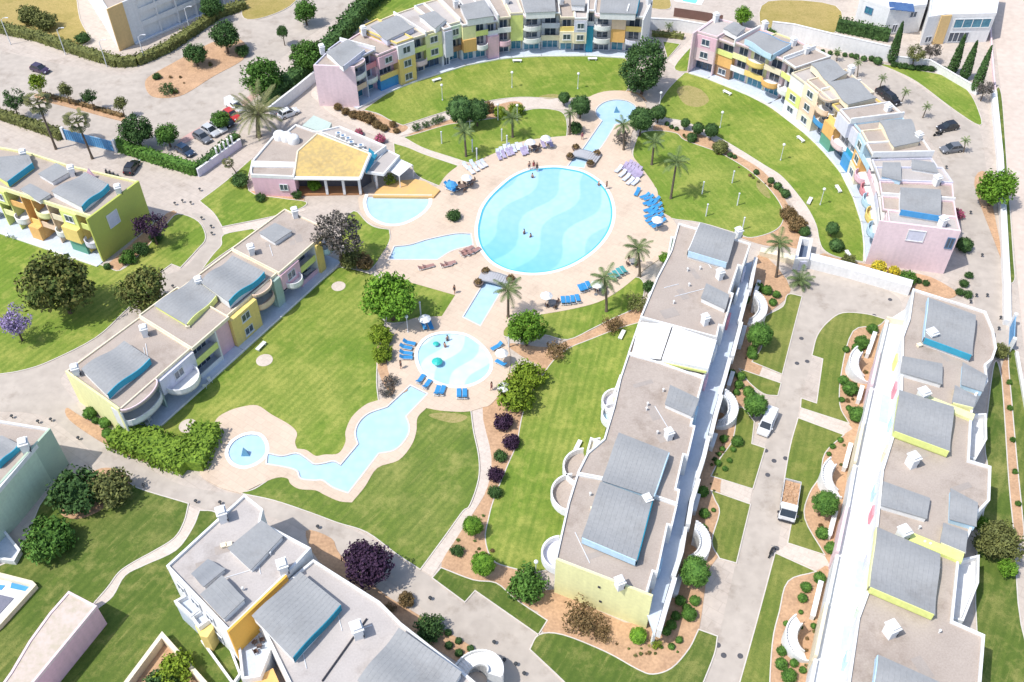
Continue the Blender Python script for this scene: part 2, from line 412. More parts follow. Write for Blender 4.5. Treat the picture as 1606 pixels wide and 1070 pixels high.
lawn([(1005,210),(1028,206),(1060,210),(1074,221),(1119,237),(1133,243),(1174,268),(1205,296),(1225,325),(1227,347),(1213,363),(1178,373),(1154,366),(1100,350),(1053,343),(1037,332),(1031,301),(1024,290),(1004,262),(993,244),(998,222)], LD)
lawn([(1380,101),(1444,112),(1483,121),(1517,143),(1534,175),(1536,197),(1494,171),(1438,129),(1400,110)], LD)
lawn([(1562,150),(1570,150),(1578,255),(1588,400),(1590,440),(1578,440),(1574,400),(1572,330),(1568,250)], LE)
lawn([(-80,-20),(118,-20,1),(125,30),(140,62),(120,72),(80,68),(10,52),(-80,40)], LDRY)
lawn([(575,30),(600,32),(640,22),(700,8),(760,-10),(690,-30),(590,-5)], LA)
lawn([(1205,3),(1310,10),(1308,52),(1215,45),(1193,40)], LDRY)
lawn([(1020,-6),(1046,-6),(1050,14),(1018,12)], LDRY)
lawn([(1040,66),(1066,70,1),(1047,92,1)], LA, False)
lawn([(1058,106),(1092,68),(1090,92),(1078,112)], LA)
lawn([(395,-20),(470,-20),(455,10),(405,30),(380,24)], LDRY)

# ---------------- planted soil
bed([(1028,196),(1060,202),(1100,212),(1140,235),(1190,264),(1215,290),(1235,320),(1245,345),(1262,375),(1270,395),(1240,388),(1200,385),(1160,372),(1178,373),(1213,365),(1228,347),(1225,325),(1205,296),(1174,268),(1133,243),(1075,221),(1060,210),(1028,206)])
bed([(1190,400),(1240,455),(1200,500),(1200,560),(1170,640),(1150,700),(1130,760),(1130,860),(1110,900),(1096,989),(1080,1020),(1050,1050),(1020,1058),(975,1037),(905,1005),(855,995),(845,955),(870,925),(1010,980),(1060,860),(1110,700),(1150,560),(1165,480)])
bed([(757,640),(790,590),(850,575),(870,545),(880,555),(845,600),(822,645),(811,697),(798,728),(776,782),(767,814),(762,846),(773,878),(800,890),(838,900),(855,960),(808,941),(778,916),(742,911),(692,892),(719,840),(760,776),(771,719)])
bed([(795,540),(860,545),(900,530),(935,515),(960,500),(1005,480),(1010,520),(960,525),(920,535),(870,560),(850,575)])
bed([(540,178),(575,175),(612,189),(640,200),(620,210),(580,196)])
bed([(640,212),(700,190),(740,178),(800,160),(820,165),(800,180),(720,194),(660,212)])
bed([(1388,505),(1337,520),(1319,582),(1316,635),(1330,664),(1352,672),(1380,560)])
bed([(1322,683),(1293,711),(1285,747),(1268,775),(1261,814),(1292,870),(1314,880),(1345,690)])
bed([(1278,897),(1235,912),(1221,960),(1210,1010),(1204,1100),(1265,1100),(1300,905)])
bed([(480,833),(520,845),(535,872),(600,930),(640,955),(690,985),(745,1020),(735,1045),(720,1040),(640,990),(570,940),(500,880)])
bed([(228,128),(238,118),(270,100),(330,68),(350,66),(375,62),(388,76),(380,95),(335,120),(290,148),(262,154),(240,152),(230,142)])
bed([(262,335),(276,345),(255,375),(200,412),(165,445),(130,470),(130,430),(165,418)])
bed([(105,640),(130,655),(200,690),(220,700),(250,715),(230,725),(170,700),(110,660)])
bed([(1290,398),(1312,405),(1360,415),(1440,430),(1470,440),(1500,460),(1480,468),(1400,450),(1290,415)])
bed([(1570,585),(1580,562),(1588,640),(1597,740),(1605,820),(1600,850),(1590,850),(1582,757),(1574,650)])
bed([(1528,290),(1545,270),(1556,320),(1572,400),(1576,420),(1560,380)])
bed([(390,300),(400,318),(430,330),(470,325),(475,310),(440,308)])
bed([(64,148),(130,166),(193,183),(190,190),(125,173),(60,156)], z=.12)
bed([(930,152),(962,143),(1000,146),(1014,160),(1000,152),(962,149),(936,158)], z=.11)
bed([(610,618),(600,600),(590,570),(592,545),(604,540),(608,580),(622,606),(640,612),(622,622),(600,634)], z=.12)
sheet('soil', [(140,745),(175,735),(205,752),(195,770),(160,800),(120,815),(95,800)], 0, .13, M_soil)

# ---------------- pool decks, with real openings for the water
def zp(pts, ox, oy, s): return [(ox+p[0]/s, oy+p[1]/s) + tuple(p[2:]) for p in pts]
POOL = zp([(158,640),(172,560),(200,470),(260,380),(350,290),(450,210),(560,158),(660,137),(800,127),(900,137),(1040,168),(1160,240),(1240,330),(1280,440),(1285,540),(1260,640),(1200,740),(1100,840),(960,930),(800,990),(640,1012),(500,1002),(380,970),(270,905),(195,810),(165,730)], 720, 240, 5.35)
KIDS = zp([(225,440),(250,330),(330,220),(450,155),(600,130),(760,135),(900,165),(1040,250),(1160,370),(1225,500),(1225,620),(1160,720),(1040,800),(900,845),(760,855),(600,830),(450,770),(330,690),(260,580)], 630, 510, 8.92)
NORTH = zp([(580,320),(640,260),(720,225),(830,210),(950,230),(1040,290),(1060,380),(1000,450),(900,490),(800,500,1),(630,770),(470,940),(425,1024,1),(238,1004,1),(300,920),(400,820),(650,460,1),(600,420),(575,370)], 860, 130, 7.644)
SOUTH = [(727,498,1),(753,511,1),(781,464,1),(796,434.5,1),(780,429.5,1),(758,447,1)]
LOWER = zp([(1120,165,1),(1210,210,1),(1090,335,1),(1110,400),(1090,460),(1030,520),(940,540,1),(770,760,1),(690,730),(630,690),(580,690),(510,680),(490,640),(440,620),(318,598,1),(322,545,1),(400,560),(480,545),(530,570),(580,605),(640,600),(690,590),(730,610,1),(830,490,1),(815,430),(835,370),(890,320),(990,285,1)], 330, 560, 3.569)
ROUND = zp([(102,540),(130,480),(200,442),(270,445),(305,490),(305,545),(260,590),(190,613),(130,592)], 330, 560, 3.569)
SEMI = zp([(350,300),(372,190,1),(1325,190,1),(1325,300),(1250,410),(1120,510),(960,590),(800,625),(640,610),(500,550),(400,460)], 540, 290, 10.04)
WEST = [(610.7,407.5,1),(619,388,1),(644,385),(672,376.6),(714,368),(738,368,1),(741,385,1),(709,393.5),(686,407.5,1)]
DECK = [(893,205),(902,172),(930,150),(965,143),(1000,150),(1014,170),(1003,195),(990,210),(990,240),(1005,262),(1025,290),(1033,310),(1037,332),(1055,345),(1070,380),(1045,400),(1015,420),(997,436),(969,458),(938,475),(896,486),(851,494),(815,502),(790,520),(798,545),(800,575),(790,610),(770,635),(757,640,1),(738,646,1),(722,647),(691,645),(669,641,1),(655,656),(653,678),(645,700),(625,723),(592,735),(572,765),(552,789,1),(532,787),(509,777),(495,770),(470,768),(456,760),(450,751),(428,752),(378,775,1),(345,765),(315,745),(318,715),(332,680),(340,658),(358,646),(380,639),(404,637),(426,651),(454,667),(466,680),(463,694),(466,704.5,1),(481,707),(495,716),(509,714),(531,712),(542,694),(542,678),(552,655),(573,636),(592,629,1),(620,615),(608,580),(610,545),(625,515),(650,500),(693,497,1),(714,464,1),(647,445),(604,434),(590,416),(612,379),(612,361,1),(585,352),(568,336),(563,320),(566,308),(600,300),(650,296),(688,293,1),(699,277),(718,262),(739,257,1),(781,239),(815,224),(848,218),(888,214)]
W2 = {k: UL(smooth_line(v, n=5)) for k, v in dict(pool=POOL, kids=KIDS, north=NORTH, south=SOUTH, lower=LOWER, round=ROUND, semi=SEMI, west=WEST).items()}
DZ = .34
sheet('pool_deck', UL(smooth_line(DECK, n=4)), 0, DZ-.2, M_deck, world=True, holes=[W2[k] for k in ('pool', 'kids', 'north', 'south', 'lower', 'round', 'semi', 'west')])
for k, wd in (('pool', .55), ('kids', .5), ('round', .5), ('semi', .6)): rim(W2[k], wd, DZ-.17, M_coping)
EDGEM = mat('canal_edge', (.70, .66, .62), (.58, .54, .50), rough=.7)
for k in ('north', 'south', 'lower', 'west'): rim(W2[k], .22, DZ-.172, EDGEM)
# pool walls: turquoise tiles
TILE = mat('turquoise_tiles', (.10, .52, .60), (.06, .42, .55), rough=.3)

def water_mat(name, c1, c2, bands=None, deep=None):
    m = bpy.data.materials.new(name); m.use_nodes = True
    nt = m.node_tree; N = nt.nodes; L = nt.links; b = N['Principled BSDF']
    b.inputs['Roughness'].default_value = .12; b.inputs['Specular IOR Level'].default_value = .4
    g = N.new('ShaderNodeNewGeometry'); out = None
    n = N.new('ShaderNodeTexNoise'); n.inputs['Scale'].default_value = .12; n.inputs['Detail'].default_value = 3
    L.new(g.outputs['Position'], n.inputs['Vector'])
    mx = N.new('ShaderNodeMix'); mx.data_type = 'RGBA'
    mx.inputs['A'].default_value = (*c1, 1); mx.inputs['B'].default_value = (*c2, 1)
    if bands:
        ax, ay, per, amp, wl_, ph, ph2 = bands      # tiles laid in waving stripes: across = x along (ax, ay)
        sx = N.new('ShaderNodeSeparateXYZ'); L.new(g.outputs['Position'], sx.inputs[0])
        def lin(a, bq, c):
            p = N.new('ShaderNodeMath'); p.operation = 'MULTIPLY'; L.new(sx.outputs['X'], p.inputs[0]); p.inputs[1].default_value = a
            q = N.new('ShaderNodeMath'); q.operation = 'MULTIPLY_ADD'; L.new(sx.outputs['Y'], q.inputs[0]); q.inputs[1].default_value = bq
            L.new(p.outputs[0], q.inputs[2])
            r = N.new('ShaderNodeMath'); r.operation = 'ADD'; L.new(q.outputs[0], r.inputs[0]); r.inputs[1].default_value = c
            return r.outputs[0]
        along = lin(-ay*2*PI/wl_, ax*2*PI/wl_, ph2)
        sn = N.new('ShaderNodeMath'); sn.operation = 'SINE'; L.new(along, sn.inputs[0])
        ac = lin(ax, ay, ph)
        ma = N.new('ShaderNodeMath'); ma.operation = 'MULTIPLY_ADD'; L.new(sn.outputs[0], ma.inputs[0]); ma.inputs[1].default_value = amp
        L.new(ac, ma.inputs[2])
        fr = N.new('ShaderNodeMath'); fr.operation = 'PINGPONG'; L.new(ma.outputs[0], fr.inputs[0]); fr.inputs[1].default_value = per
        mr = N.new('ShaderNodeMapRange'); mr.inputs['From Min'].default_value = per*.45; mr.inputs['From Max'].default_value = per*.55
        L.new(fr.outputs[0], mr.inputs['Value']); L.new(mr.outputs['Result'], mx.inputs['Factor'])
    else:
        L.new(n.outputs['Fac'], mx.inputs['Factor'])
    out = mx.outputs['Result']
    if deep:
        (dx, dy, d0, d1, dc) = deep      # the floor falls away towards one side
        sx2 = N.new('ShaderNodeSeparateXYZ'); L.new(g.outputs['Position'], sx2.inputs[0])
        p = N.new('ShaderNodeMath'); p.operation = 'MULTIPLY'; L.new(sx2.outputs['X'], p.inputs[0]); p.inputs[1].default_value = dx
        q = N.new('ShaderNodeMath'); q.operation = 'MULTIPLY_ADD'; L.new(sx2.outputs['Y'], q.inputs[0]); q.inputs[1].default_value = dy; L.new(p.outputs[0], q.inputs[2])
        r = N.new('ShaderNodeMapRange'); r.inputs['From Min'].default_value = d0; r.inputs['From Max'].default_value = d1; r.inputs['To Max'].default_value = 1; L.new(q.outputs[0], r.inputs['Value'])
        m3 = N.new('ShaderNodeMix'); m3.data_type = 'RGBA'; m3.blend_type = 'MULTIPLY'; L.new(r.outputs['Result'], m3.inputs['Factor'])
        L.new(out, m3.inputs['A']); m3.inputs['B'].default_value = (*dc, 1); out = m3.outputs['Result']
    rp = N.new('ShaderNodeTexVoronoi'); rp.feature = 'SMOOTH_F1'; rp.inputs['Scale'].default_value = .9; rp.inputs['Smoothness'].default_value = .6; L.new(g.outputs['Position'], rp.inputs['Vector'])
    rr = N.new('ShaderNodeMapRange'); rr.inputs['From Min'].default_value = .25; rr.inputs['From Max'].default_value = .75; L.new(rp.outputs['Distance'], rr.inputs['Value'])
    rm = N.new('ShaderNodeMix'); rm.data_type = 'RGBA'; rm.blend_type = 'MULTIPLY'; L.new(rr.outputs['Result'], rm.inputs['Factor']); L.new(out, rm.inputs['A']); rm.inputs['B'].default_value = (.90,.955,.98,1); out = rm.outputs['Result']
    L.new(out, b.inputs['Base Color'])
    n2 = N.new('ShaderNodeTexNoise'); n2.inputs['Scale'].default_value = 2.5; n2.inputs['Detail'].default_value = 2
    L.new(g.outputs['Position'], n2.inputs['Vector'])
    bp = N.new('ShaderNodeBump'); bp.inputs['Strength'].default_value = .3; bp.inputs['Distance'].default_value = .05
    L.new(n2.outputs['Fac'], bp.inputs['Height']); L.new(bp.outputs['Normal'], b.inputs['Normal'])
    return m
pa, pb = U(790, 425), U(920, 262); axv = (pb-pa).normalized(); acr = Vector((axv.y, -axv.x, 0))
pc = U(850, 345)
WM_pool = water_mat('pool_water', (.41, .63, .79), (.31, .55, .77), bands=(acr.x, acr.y, 4.1, 1.25, 15.5, 49.2-pc.dot(acr), 1.9-pc.dot(axv)*2*PI/15.5), deep=(axv.x, axv.y, pc.dot(axv)-2, pc.dot(axv)-19, (.40, .90, .98)))
WM_kids = water_mat('shallow_water', (.60, .72, .76), (.42, .62, .75), bands=(acr.x, acr.y, 2.5, .7, 9.0, 61.5, .5))
WM_canal = water_mat('canal_water', (.47, .63, .77), (.40, .58, .74))
def water(k, m, z): 
    mb = MB(); mb.prism(W2[k], -.3, z, bottom=False); return obj('water', mb, m, kind='structure')
water('pool', WM_pool, .03)
rim(offset_poly(W2['pool'], -.26), .26, .10, TILE, 'pool_tiles')
water('kids', WM_kids, .06)
for k in ('north', 'south', 'lower', 'round', 'semi', 'west'): water(k, WM_canal, .035)

# worn and sandy patches in the turf, pink cycle track, a neighbour's small pool
M_worn = lawn_mat('worn_turf', 0, .9, .2, base=((.20,.225,.05), (.36,.29,.13), (.13,.16,.03)))
for q in ([(1062,140),(1078,135),(1100,142),(1112,158),(1098,168),(1078,166),(1066,155)], [(690,648),(722,650),(733,656),(715,664),(690,660),(672,652)], [(845,152),(868,148),(880,153),(862,156)], [(1190,282),(1204,298),(1208,312),(1196,306),(1186,292)]):
    sheet('worn_turf', q, 0, .104, M_worn)
sheet('path', [(282,219),(330,190),(372,165),(402,142),(408,147),(380,170),(338,196),(290,225)], 0, .03, mat('pink_track', (.60,.38,.34), (.52,.34,.30), scale=.3, fine=2, stain=.4))
sheet('path', [(1058,2),(1100,8),(1112,-14),(1066,-20)], 0, .05, M_coping, False); sheet('water', [(1070,2),(1091,6),(1098,-6),(1077,-9)], 0, .07, water_mat('small_pool_water', (.20,.62,.68), (.26,.68,.74)), False)
# ================================================================ building kit
PAL = dict(lime=(.74,.79,.27), paleyellow=(.82,.80,.42), yellow=(.84,.64,.22), ochre=(.74,.52,.24), orange=(.80,.47,.17), peach=(.84,.62,.46), cream=(.84,.74,.55),
           pink=(.80,.52,.60), palepink=(.82,.64,.66), rose=(.72,.30,.34), lavender=(.66,.66,.76), white=(.80,.80,.79), mint=(.60,.72,.56), sage=(.42,.54,.48),
           sky=(.50,.68,.80), blue=(.08,.32,.62), teal=(.05,.35,.50), deepteal=(.02,.22,.32), green=(.14,.36,.26), brown=(.36,.22,.14))
def P_(c): return mat('plaster_'+c, PAL[c], tuple(v*.86 for v in PAL[c]), rough=.85, scale=.9, fine=2.2, amt=.5, zs=.12)
M_gravel = mat('roof_gravel', (.45,.385,.33), (.37,.31,.265), scale=.25, fine=5, amt=.6, rough=.95, stain=.5)
M_gravelg = mat('roof_gravel_pale', (.50,.46,.43), (.42,.385,.36), scale=.25, fine=5, amt=.55, rough=.95, stain=.45)
M_seam = mat('grey_roof_sheet', (.33,.335,.335), (.28,.285,.285), scale=.3, fine=3, amt=.5, rough=.7, spec=.2, stain=.3)
M_seamd = mat('grey_roof_sheet_dark', (.30,.31,.32), (.25,.26,.27), scale=.3, fine=3, amt=.4, rough=.5)
M_glass = mat('window_glass', (.035,.055,.085), (.09,.12,.16), rough=.12, spec=.7, scale=.8, fine=2)
M_glassb = mat('teal_glass', (.03,.16,.24), (.08,.26,.34), rough=.15, spec=.6, scale=.8, fine=2)
M_frame = mat('white_frame', (.74,.76,.78), rough=.5)
M_frameb = mat('blue_frame', (.12,.22,.36), rough=.5)
M_tile = mat('blue_white_terrace', (.58,.64,.72), (.48,.54,.62), rough=.7, fine=3)
M_gallery = mat('gallery_floor', (.56,.62,.70), (.48,.54,.62), rough=.7, fine=3)
M_dark = mat('dark_vent', (.05,.05,.06), rough=.7)

def inset_edges(P, dmap):
    n = len(P); lines = []
    P = [Vector((p[0], p[1])) for p in P]
    sg = 1 if sum(P[i].x*P[(i+1)%n].y-P[(i+1)%n].x*P[i].y for i in range(n)) > 0 else -1
    for i in range(n):
        a, b = P[i], P[(i+1)%n]; d = (b-a).normalized(); nn = Vector((-d.y, d.x))*sg
        o = dmap.get(i, 0); lines.append((a+nn*o, d))
    out = []
    for i in range(n):
        (p, d), (q, e) = lines[i-1], lines[i]
        cr = d.x*e.y-d.y*e.x
        if abs(cr) < .05: out.append(q)
        else:
            t = ((q-p).x*e.y-(q-p).y*e.x)/cr; out.append(p+d*t)
    return out

class Bld:
    def __init__(s, name, label, cat, px, group=None):
        b = U(*px); s.root = thing(name, label, cat, b, group)
    def part(s, name, mb, m, parent=None, label=None, smooth=False):
        return obj(name, mb, m, parent or s.root, label=label, smooth=smooth)
    def block(s, W, h, wall='white', z0=0.0, par=.35, roofm=None, front=None, rec=0.0, parc='white', wallname='wall', parw=.25):
        """W world outline; front: edges set back by rec below the roof"""
        W = [Vector((p[0], p[1])) for p in W]
        body = inset_edges(W, {i: rec for i in front}) if front else W
        mb = MB(); mb.prism(body, z0, h-.30, bottom=False); wl_ = s.part(wallname, mb, P_(wall))
        mb = MB(); mb.prism(W, h-.30, h, bottom=True); rf = s.part('flat_roof', mb, roofm or M_gravel)
        if par:
            inner = offset_poly(W, -parw)
            outer = offset_poly(W, .03)
            mb = MB(); mb.prism(outer, h-.34, h+par, bottom=True, holes=[inner]); s.part('parapet', mb, P_(parc), parent=rf)
        return wl_, rf
    def wave(s, px4, z, h, side='white', fascia={}, amp=.35, roofm=None, ribs=True, over=.12, rot=0):
        """curved sheet-metal roof on a low box; px4 traced at height z, h height of the roof below it; wave runs a->d"""
        c = [U(p[0], p[1], z) for p in px4]
        if rot: c = c[rot:]+c[:rot]
        n = 12
        def pt(u, v):
            p = (c[0]*(1-u)+c[1]*u)*(1-v) + (c[3]*(1-u)+c[2]*u)*v
            return Vector((p.x, p.y, z + .6*amp*math.sin(2*PI*v)))
        # box walls follow the wave
        mb = MB(); lo = h-.1
        def side_strip(f):
            for j in range(n):
                a, b = f(j/n), f((j+1)/n)
                mb.quad((a.x, a.y, lo), (b.x, b.y, lo), b-Vector((0,0,.05)), a-Vector((0,0,.05)))
        side_strip(lambda t: pt(t, 0)); side_strip(lambda t: pt(1, t)); side_strip(lambda t: pt(1-t, 1)); side_strip(lambda t: pt(0, 1-t))
        w_ = s.part('penthouse_wall', mb, P_(side))
        ctr = sum(c, Vector((0,0,0)))/4
        mb = MB(); e = over
        L = max((c[1]-c[0]).length, .1); Ld = max((c[3]-c[0]).length, .1); eu, ev = e/L, e/Ld
        us = [-eu, 1+eu]; rows = [-ev+(1+2*ev)*j/n for j in range(n+1)]
        vs = []
        for v in rows:
            for u in us:
                p = pt(u, min(max(v, 0), 1)); q = (c[0]*(1-u)+c[1]*u)*(1-v) + (c[3]*(1-u)+c[2]*u)*v
                vs.append(Vector((q.x, q.y, p.z+.06)))
        fs = []
        for j in range(n): fs.append((2*j, 2*j+1, 2*j+3, 2*j+2))
        k = len(vs); vs2 = vs+[v-Vector((0,0,.12)) for v in vs]
        for j in range(n):
            fs.append((2*j+2+k, 2*j+3+k, 2*j+1+k, 2*j+k)); fs.append((2*j+2, 2*j, 2*j+k, 2*j+2+k)[::-1]); fs.append((2*j+1, 2*j+3, 2*j+3+k, 2*j+1+k)[::-1])
        fs.append((0, 1, 1+k, k)[::-1]); fs.append((2*n+1, 2*n, 2*n+k, 2*n+1+k)[::-1])
        mb.add(vs2, fs)
        if ribs:
            nr = int(L/.55)
            for i in range(1, nr):
                u = i/nr
                for j in range(n):
                    a = pt(u, j/n)+Vector((0,0,.06)); b = pt(u, (j+1)/n)+Vector((0,0,.06)); t = (c[1]-c[0]).normalized()*.04; up = Vector((0,0,.022))
                    mb.quad(a-t, a+up, b+up, b-t); mb.quad(a+up, a+t, b+t, b+up)
        r_ = s.part('curved_roof', mb, roofm or M_seam)
        for ed, colr in fascia.items():
            f = {0: lambda t: pt(t, 0), 1: lambda t: pt(1, t), 2: lambda t: pt(1-t, 1), 3: lambda t: pt(0, 1-t)}[ed]
            mb = MB(); mid = (c[ed]+c[(ed+1)%4])/2; o = (mid-ctr); o.z = 0
            d_ = (c[(ed+1)%4]-c[ed]).normalized(); o = (o-d_*o.dot(d_)).normalized()*(over+.06)
            hh = min(.95, z-h)
            for j in range(n):
                a, b = f(j/n)+o, f((j+1)/n)+o
                top = Vector((0,0,.10)); bot = Vector((0,0,-hh))
                i_ = -o.normalized()*.12
                mb.quad(a+bot, b+bot, b+top, a+top); mb.quad(a+top, b+top, b+top+i_, a+top+i_); mb.quad(b+bot+i_, a+bot+i_, a+top+i_, b+top+i_); mb.quad(a+bot+i_, b+bot+i_, b+bot, a+bot)
            s.part('fascia', mb, P_(colr), parent=r_)
    def chimney(s, px, h, big=1.0):
        b = U(px[0], px[1], h); mb = MB()
        mb.box((b.x, b.y, h+.65*big), (.75*big, .9*big, 1.3*big), .4)
        c = s.part('chimney', mb, P_('white'))
        mb = MB(); mb.box((b.x, b.y, h+1.36*big), (.95*big, 1.1*big, .14), .4); mb.box((b.x, b.y, h+1.55*big), (.7*big, .8*big, .24), .4)
        s.part('chimney_cap', mb, P_('white'), parent=c)
        mb = MB(); mb.box((b.x+.42*big, b.y-.1, h+.45), (.14, .5*big, .5), .4); s.part('vent', mb, M_dark, parent=c)
    # ---------- facade bays
    def facade(s, A, B, h, rec, bays, nf=2, fin='white', tdepth=1.5, lastfin=True, z0=0.0, terr=True):
        """A, B world points of the roof front line, left and right seen from outside. bays: (t1, [cells from the ground up], fin colour)"""
        A = Vector((A[0], A[1], 0)); B = Vector((B[0], B[1], 0)); d = (B-A).normalized(); n = Vector((d.y, -d.x, 0)); L = (B-A).length
        ang = math.atan2(d.y, d.x); fh = (h-.3-z0)/nf
        def Q(u, v, z): p = A+d*u+n*v; return (p.x, p.y, z)
        def bx(mb, u0, u1, v0, v1, za, zb): mb.box(Q((u0+u1)/2, (v0+v1)/2, (za+zb)/2), (u1-u0, v1-v0, zb-za), ang)
        def glazing(name, u0, u1, v, za, zb, panes=2, gm=None, fm=None):
            fr = MB(); w_ = .09
            bx(fr, u0, u1, v, v+.08, zb-w_, zb); bx(fr, u0, u1, v, v+.08, za, za+w_)
            for i in range(panes+1):
                u = u0+(u1-u0)*i/panes; uu = min(max(u, u0+w_/2), u1-w_/2); bx(fr, uu-w_/2, uu+w_/2, v, v+.075, za+w_, zb-w_)
            f = s.part(name, fr, fm or M_frame)
            g_ = MB(); bx(g_, u0+.02, u1-.02, v-.05, v+.03, za+.03, zb-.03); s.part('pane', g_, gm or M_glass, parent=f)
        t0 = 0.0
        if terr:
            mb = MB(); bx(mb, 0, L, -rec, tdepth, 0, .16); s.part('terrace', mb, M_tile)
            mb = MB(); bx(mb, 0, L, tdepth-.14, tdepth+.06, .0, .32); s.part('terrace_kerb', mb, P_('white'))
        for bay in bays:
            t1, cells = bay[0], bay[1]; fc = bay[2] if len(bay) > 2 else fin
            u0, u1 = t0*L+.1, t1*L-.1; t0 = t1
            for k, c in enumerate(cells):
                za = z0+k*fh; zb = za+fh
                q = c.split(':'); kind = q[0]; colr = q[1] if len(q) > 1 else 'white'; val = float(q[2]) if len(q) > 2 else None
                wd = u1-u0
                if kind in ('box', 'wall'):
                    pv = val if val is not None else 0.0
                    mb = MB(); bx(mb, u0-.1, u1+.1, -rec+.004, pv, za+(.17 if k == 0 else 0), zb); s.part('bay_wall', mb, P_(colr))
                    if kind == 'box':
                        ww = min(1.7, wd*.6); uc = (u0+u1)/2
                        glazing('window', uc-ww/2, uc+ww/2, pv+.012, za+fh*.30, za+fh*.80, 2)
                        mb = MB(); bx(mb, uc-ww/2-.1, uc+ww/2+.1, pv+.004, pv+.14, za+fh*.26, za+fh*.295); s.part('sill', mb, P_('white'))
                elif kind == 'rec':
                    mb = MB(); bx(mb, u0-.1, u1+.1, -rec+.004, -rec+.2, za+(.17 if k == 0 else 0), zb); s.part('bay_wall', mb, P_(colr))
                else:
                    gm = M_glassb if kind == 'glt' else M_glass
                    if kind in ('gls', 'glt'):
                        glazing('glass_door', u0+.15, u1-.15, -rec+.012, za+.2, za+fh*.84, max(2, int(wd/1.1)), gm, M_frameb if colr == 'blue' else M_frame)
                        if colr not in ('white', 'blue'):
                            mb = MB(); bx(mb, u0-.1, u1+.1, -rec+.004, -rec+.25, za+fh*.86, zb); s.part('bay_wall', mb, P_(colr))
                    else:
                        gw = wd*.34; uc = (u0+u1)/2; glazing('glass_door', uc-gw, uc+gw, -rec+.012, za+.2, za+fh*.82, max(2, int(wd/1.3)), gm)
                        if k > 0:
                            mb = MB(); bx(mb, u0-.1, u1+.1, -rec+.004, 0, za-.12, za+.06); s.part('balcony_floor', mb, P_('white'))
                        if kind == 'log':
                            mb = MB(); bx(mb, u0-.1, u1+.1, -.14, .004, za-.13, za+1.0); s.part('balcony', mb, P_(colr))
                        elif kind in ('rnd', 'rndc'):
                            r = val if val is not None else 1.1
                            out = []; inn = []
                            for i in range(13):
                                t = PI*i/12; uu = (u0+u1)/2 - math.cos(t)*(wd/2); vv = math.sin(t)*r
                                out.append(Q(uu, vv-.02, 0)); uu2 = (u0+u1)/2 - math.cos(t)*(wd/2-.14); inn.append(Q(uu2, math.sin(t)*max(r-.14, .02)-.02, 0))
                            mb = MB(); mb.prism(out, za-.125, za+.07)
                            ring = out+inn[::-1]
                            mb.prism(ring, za-.13, za+.98)
                            s.part('balcony', mb, P_(colr), smooth=False)
                            if kind == 'rndc':
                                mb = MB(); o2 = [Q((u0+u1)/2-math.cos(PI*i/12)*(wd/2+.1), math.sin(PI*i/12)*(r+.1)-.01, 0) for i in range(13)]
                                mb.prism(o2, zb-.02, zb+.30); s.part('canopy', mb, M_gravel)
                                mb = MB(); i2 = [Q((u0+u1)/2-math.cos(PI*i/12)*(wd/2-.05), math.sin(PI*i/12)*(r-.05)-.01, 0) for i in range(13)]
                                mb.prism(o2+i2[::-1], zb+.28, zb+.52); s.part('canopy_rim', mb, P_('palepink' if colr == 'white' else colr))
            if fc != 'none' and (t1 < .999 or lastfin):
                mb = MB(); bx(mb, t1*L-.11, t1*L+.11, -rec, .12, z0+.17, h-.31); s.part('fin_wall', mb, P_(fc))
        mb = MB()
        if lastfin: bx(mb, -.11, .11, -rec, .12, z0+.17, h-.31); s.part('fin_wall', mb, P_(fin))

def clutter(b, W, h, n, seed, avoid=()):
    """repair patches, pipes and small vents on a flat roof"""
    rg = random.Random(seed); P = [Vector((p[0], p[1])) for p in W]; xs = [p.x for p in P]; ys = [p.y for p in P]
    def inside(x, y):
        c = False; k = len(P)
        for i in range(k):
            a, q = P[i], P[(i+1) % k]
            if (a.y > y) != (q.y > y) and x < (q.x-a.x)*(y-a.y)/(q.y-a.y)+a.x: c = not c
        return c
    mp_ = mat('roof_patch', (.40,.35,.31), (.33,.29,.26), scale=.4, fine=6, rough=.9); k = 0; tries = 0
    while k < n and tries < 400:
        tries += 1; x, y = rg.uniform(min(xs), max(xs)), rg.uniform(min(ys), max(ys))
        if not all(inside(x+dx, y+dy) for dx in (-1.8, 1.8) for dy in (-1.8, 1.8)): continue
        a = rg.choice([.35, 1.92]); t = rg.random(); mb = MB(); k += 1
        if t < .35: mb.box((x, y, h+.004+.003*(k % 5)), (rg.uniform(1, 3), rg.uniform(.6, 1.8), .008), a); b.part('roof_patch', mb, mp_)
        elif t < .6: mb.tube([(x, y, h), (x, y, h+.55)], .09, 8); mb.lathe([(.17,.0),(.14,.12),(0,.16)], (x, y, h+.52), 8); b.part('vent_pipe', mb, P_('white'))
        elif t < .8: mb.box((x, y, h+.18), (.6, .5, .36), a); mb.box((x, y, h+.38), (.7, .6, .05), a); b.part('roof_vent', mb, P_('cream'))
        else: L = rg.uniform(2, 5); mb.box((x, y, h+.05), (L, .08, .08), a); b.part('roof_pipe', mb, M_frame)
def line_pts(pl, ts):
    """points at running lengths ts (0..1) along a world polyline"""
    P = [Vector((p[0], p[1], 0)) for p in pl]; l = [0]
    for i in range(len(P)-1): l.append(l[-1]+(P[i+1]-P[i]).length)
    out = []
    for t in ts:
        x = t*l[-1]; i = max(j for j in range(len(P)-1) if l[j] <= x+1e-9)
        out.append(P[i]+(P[i+1]-P[i])*((x-l[i])/max(l[i+1]-l[i], 1e-6)))
    return out
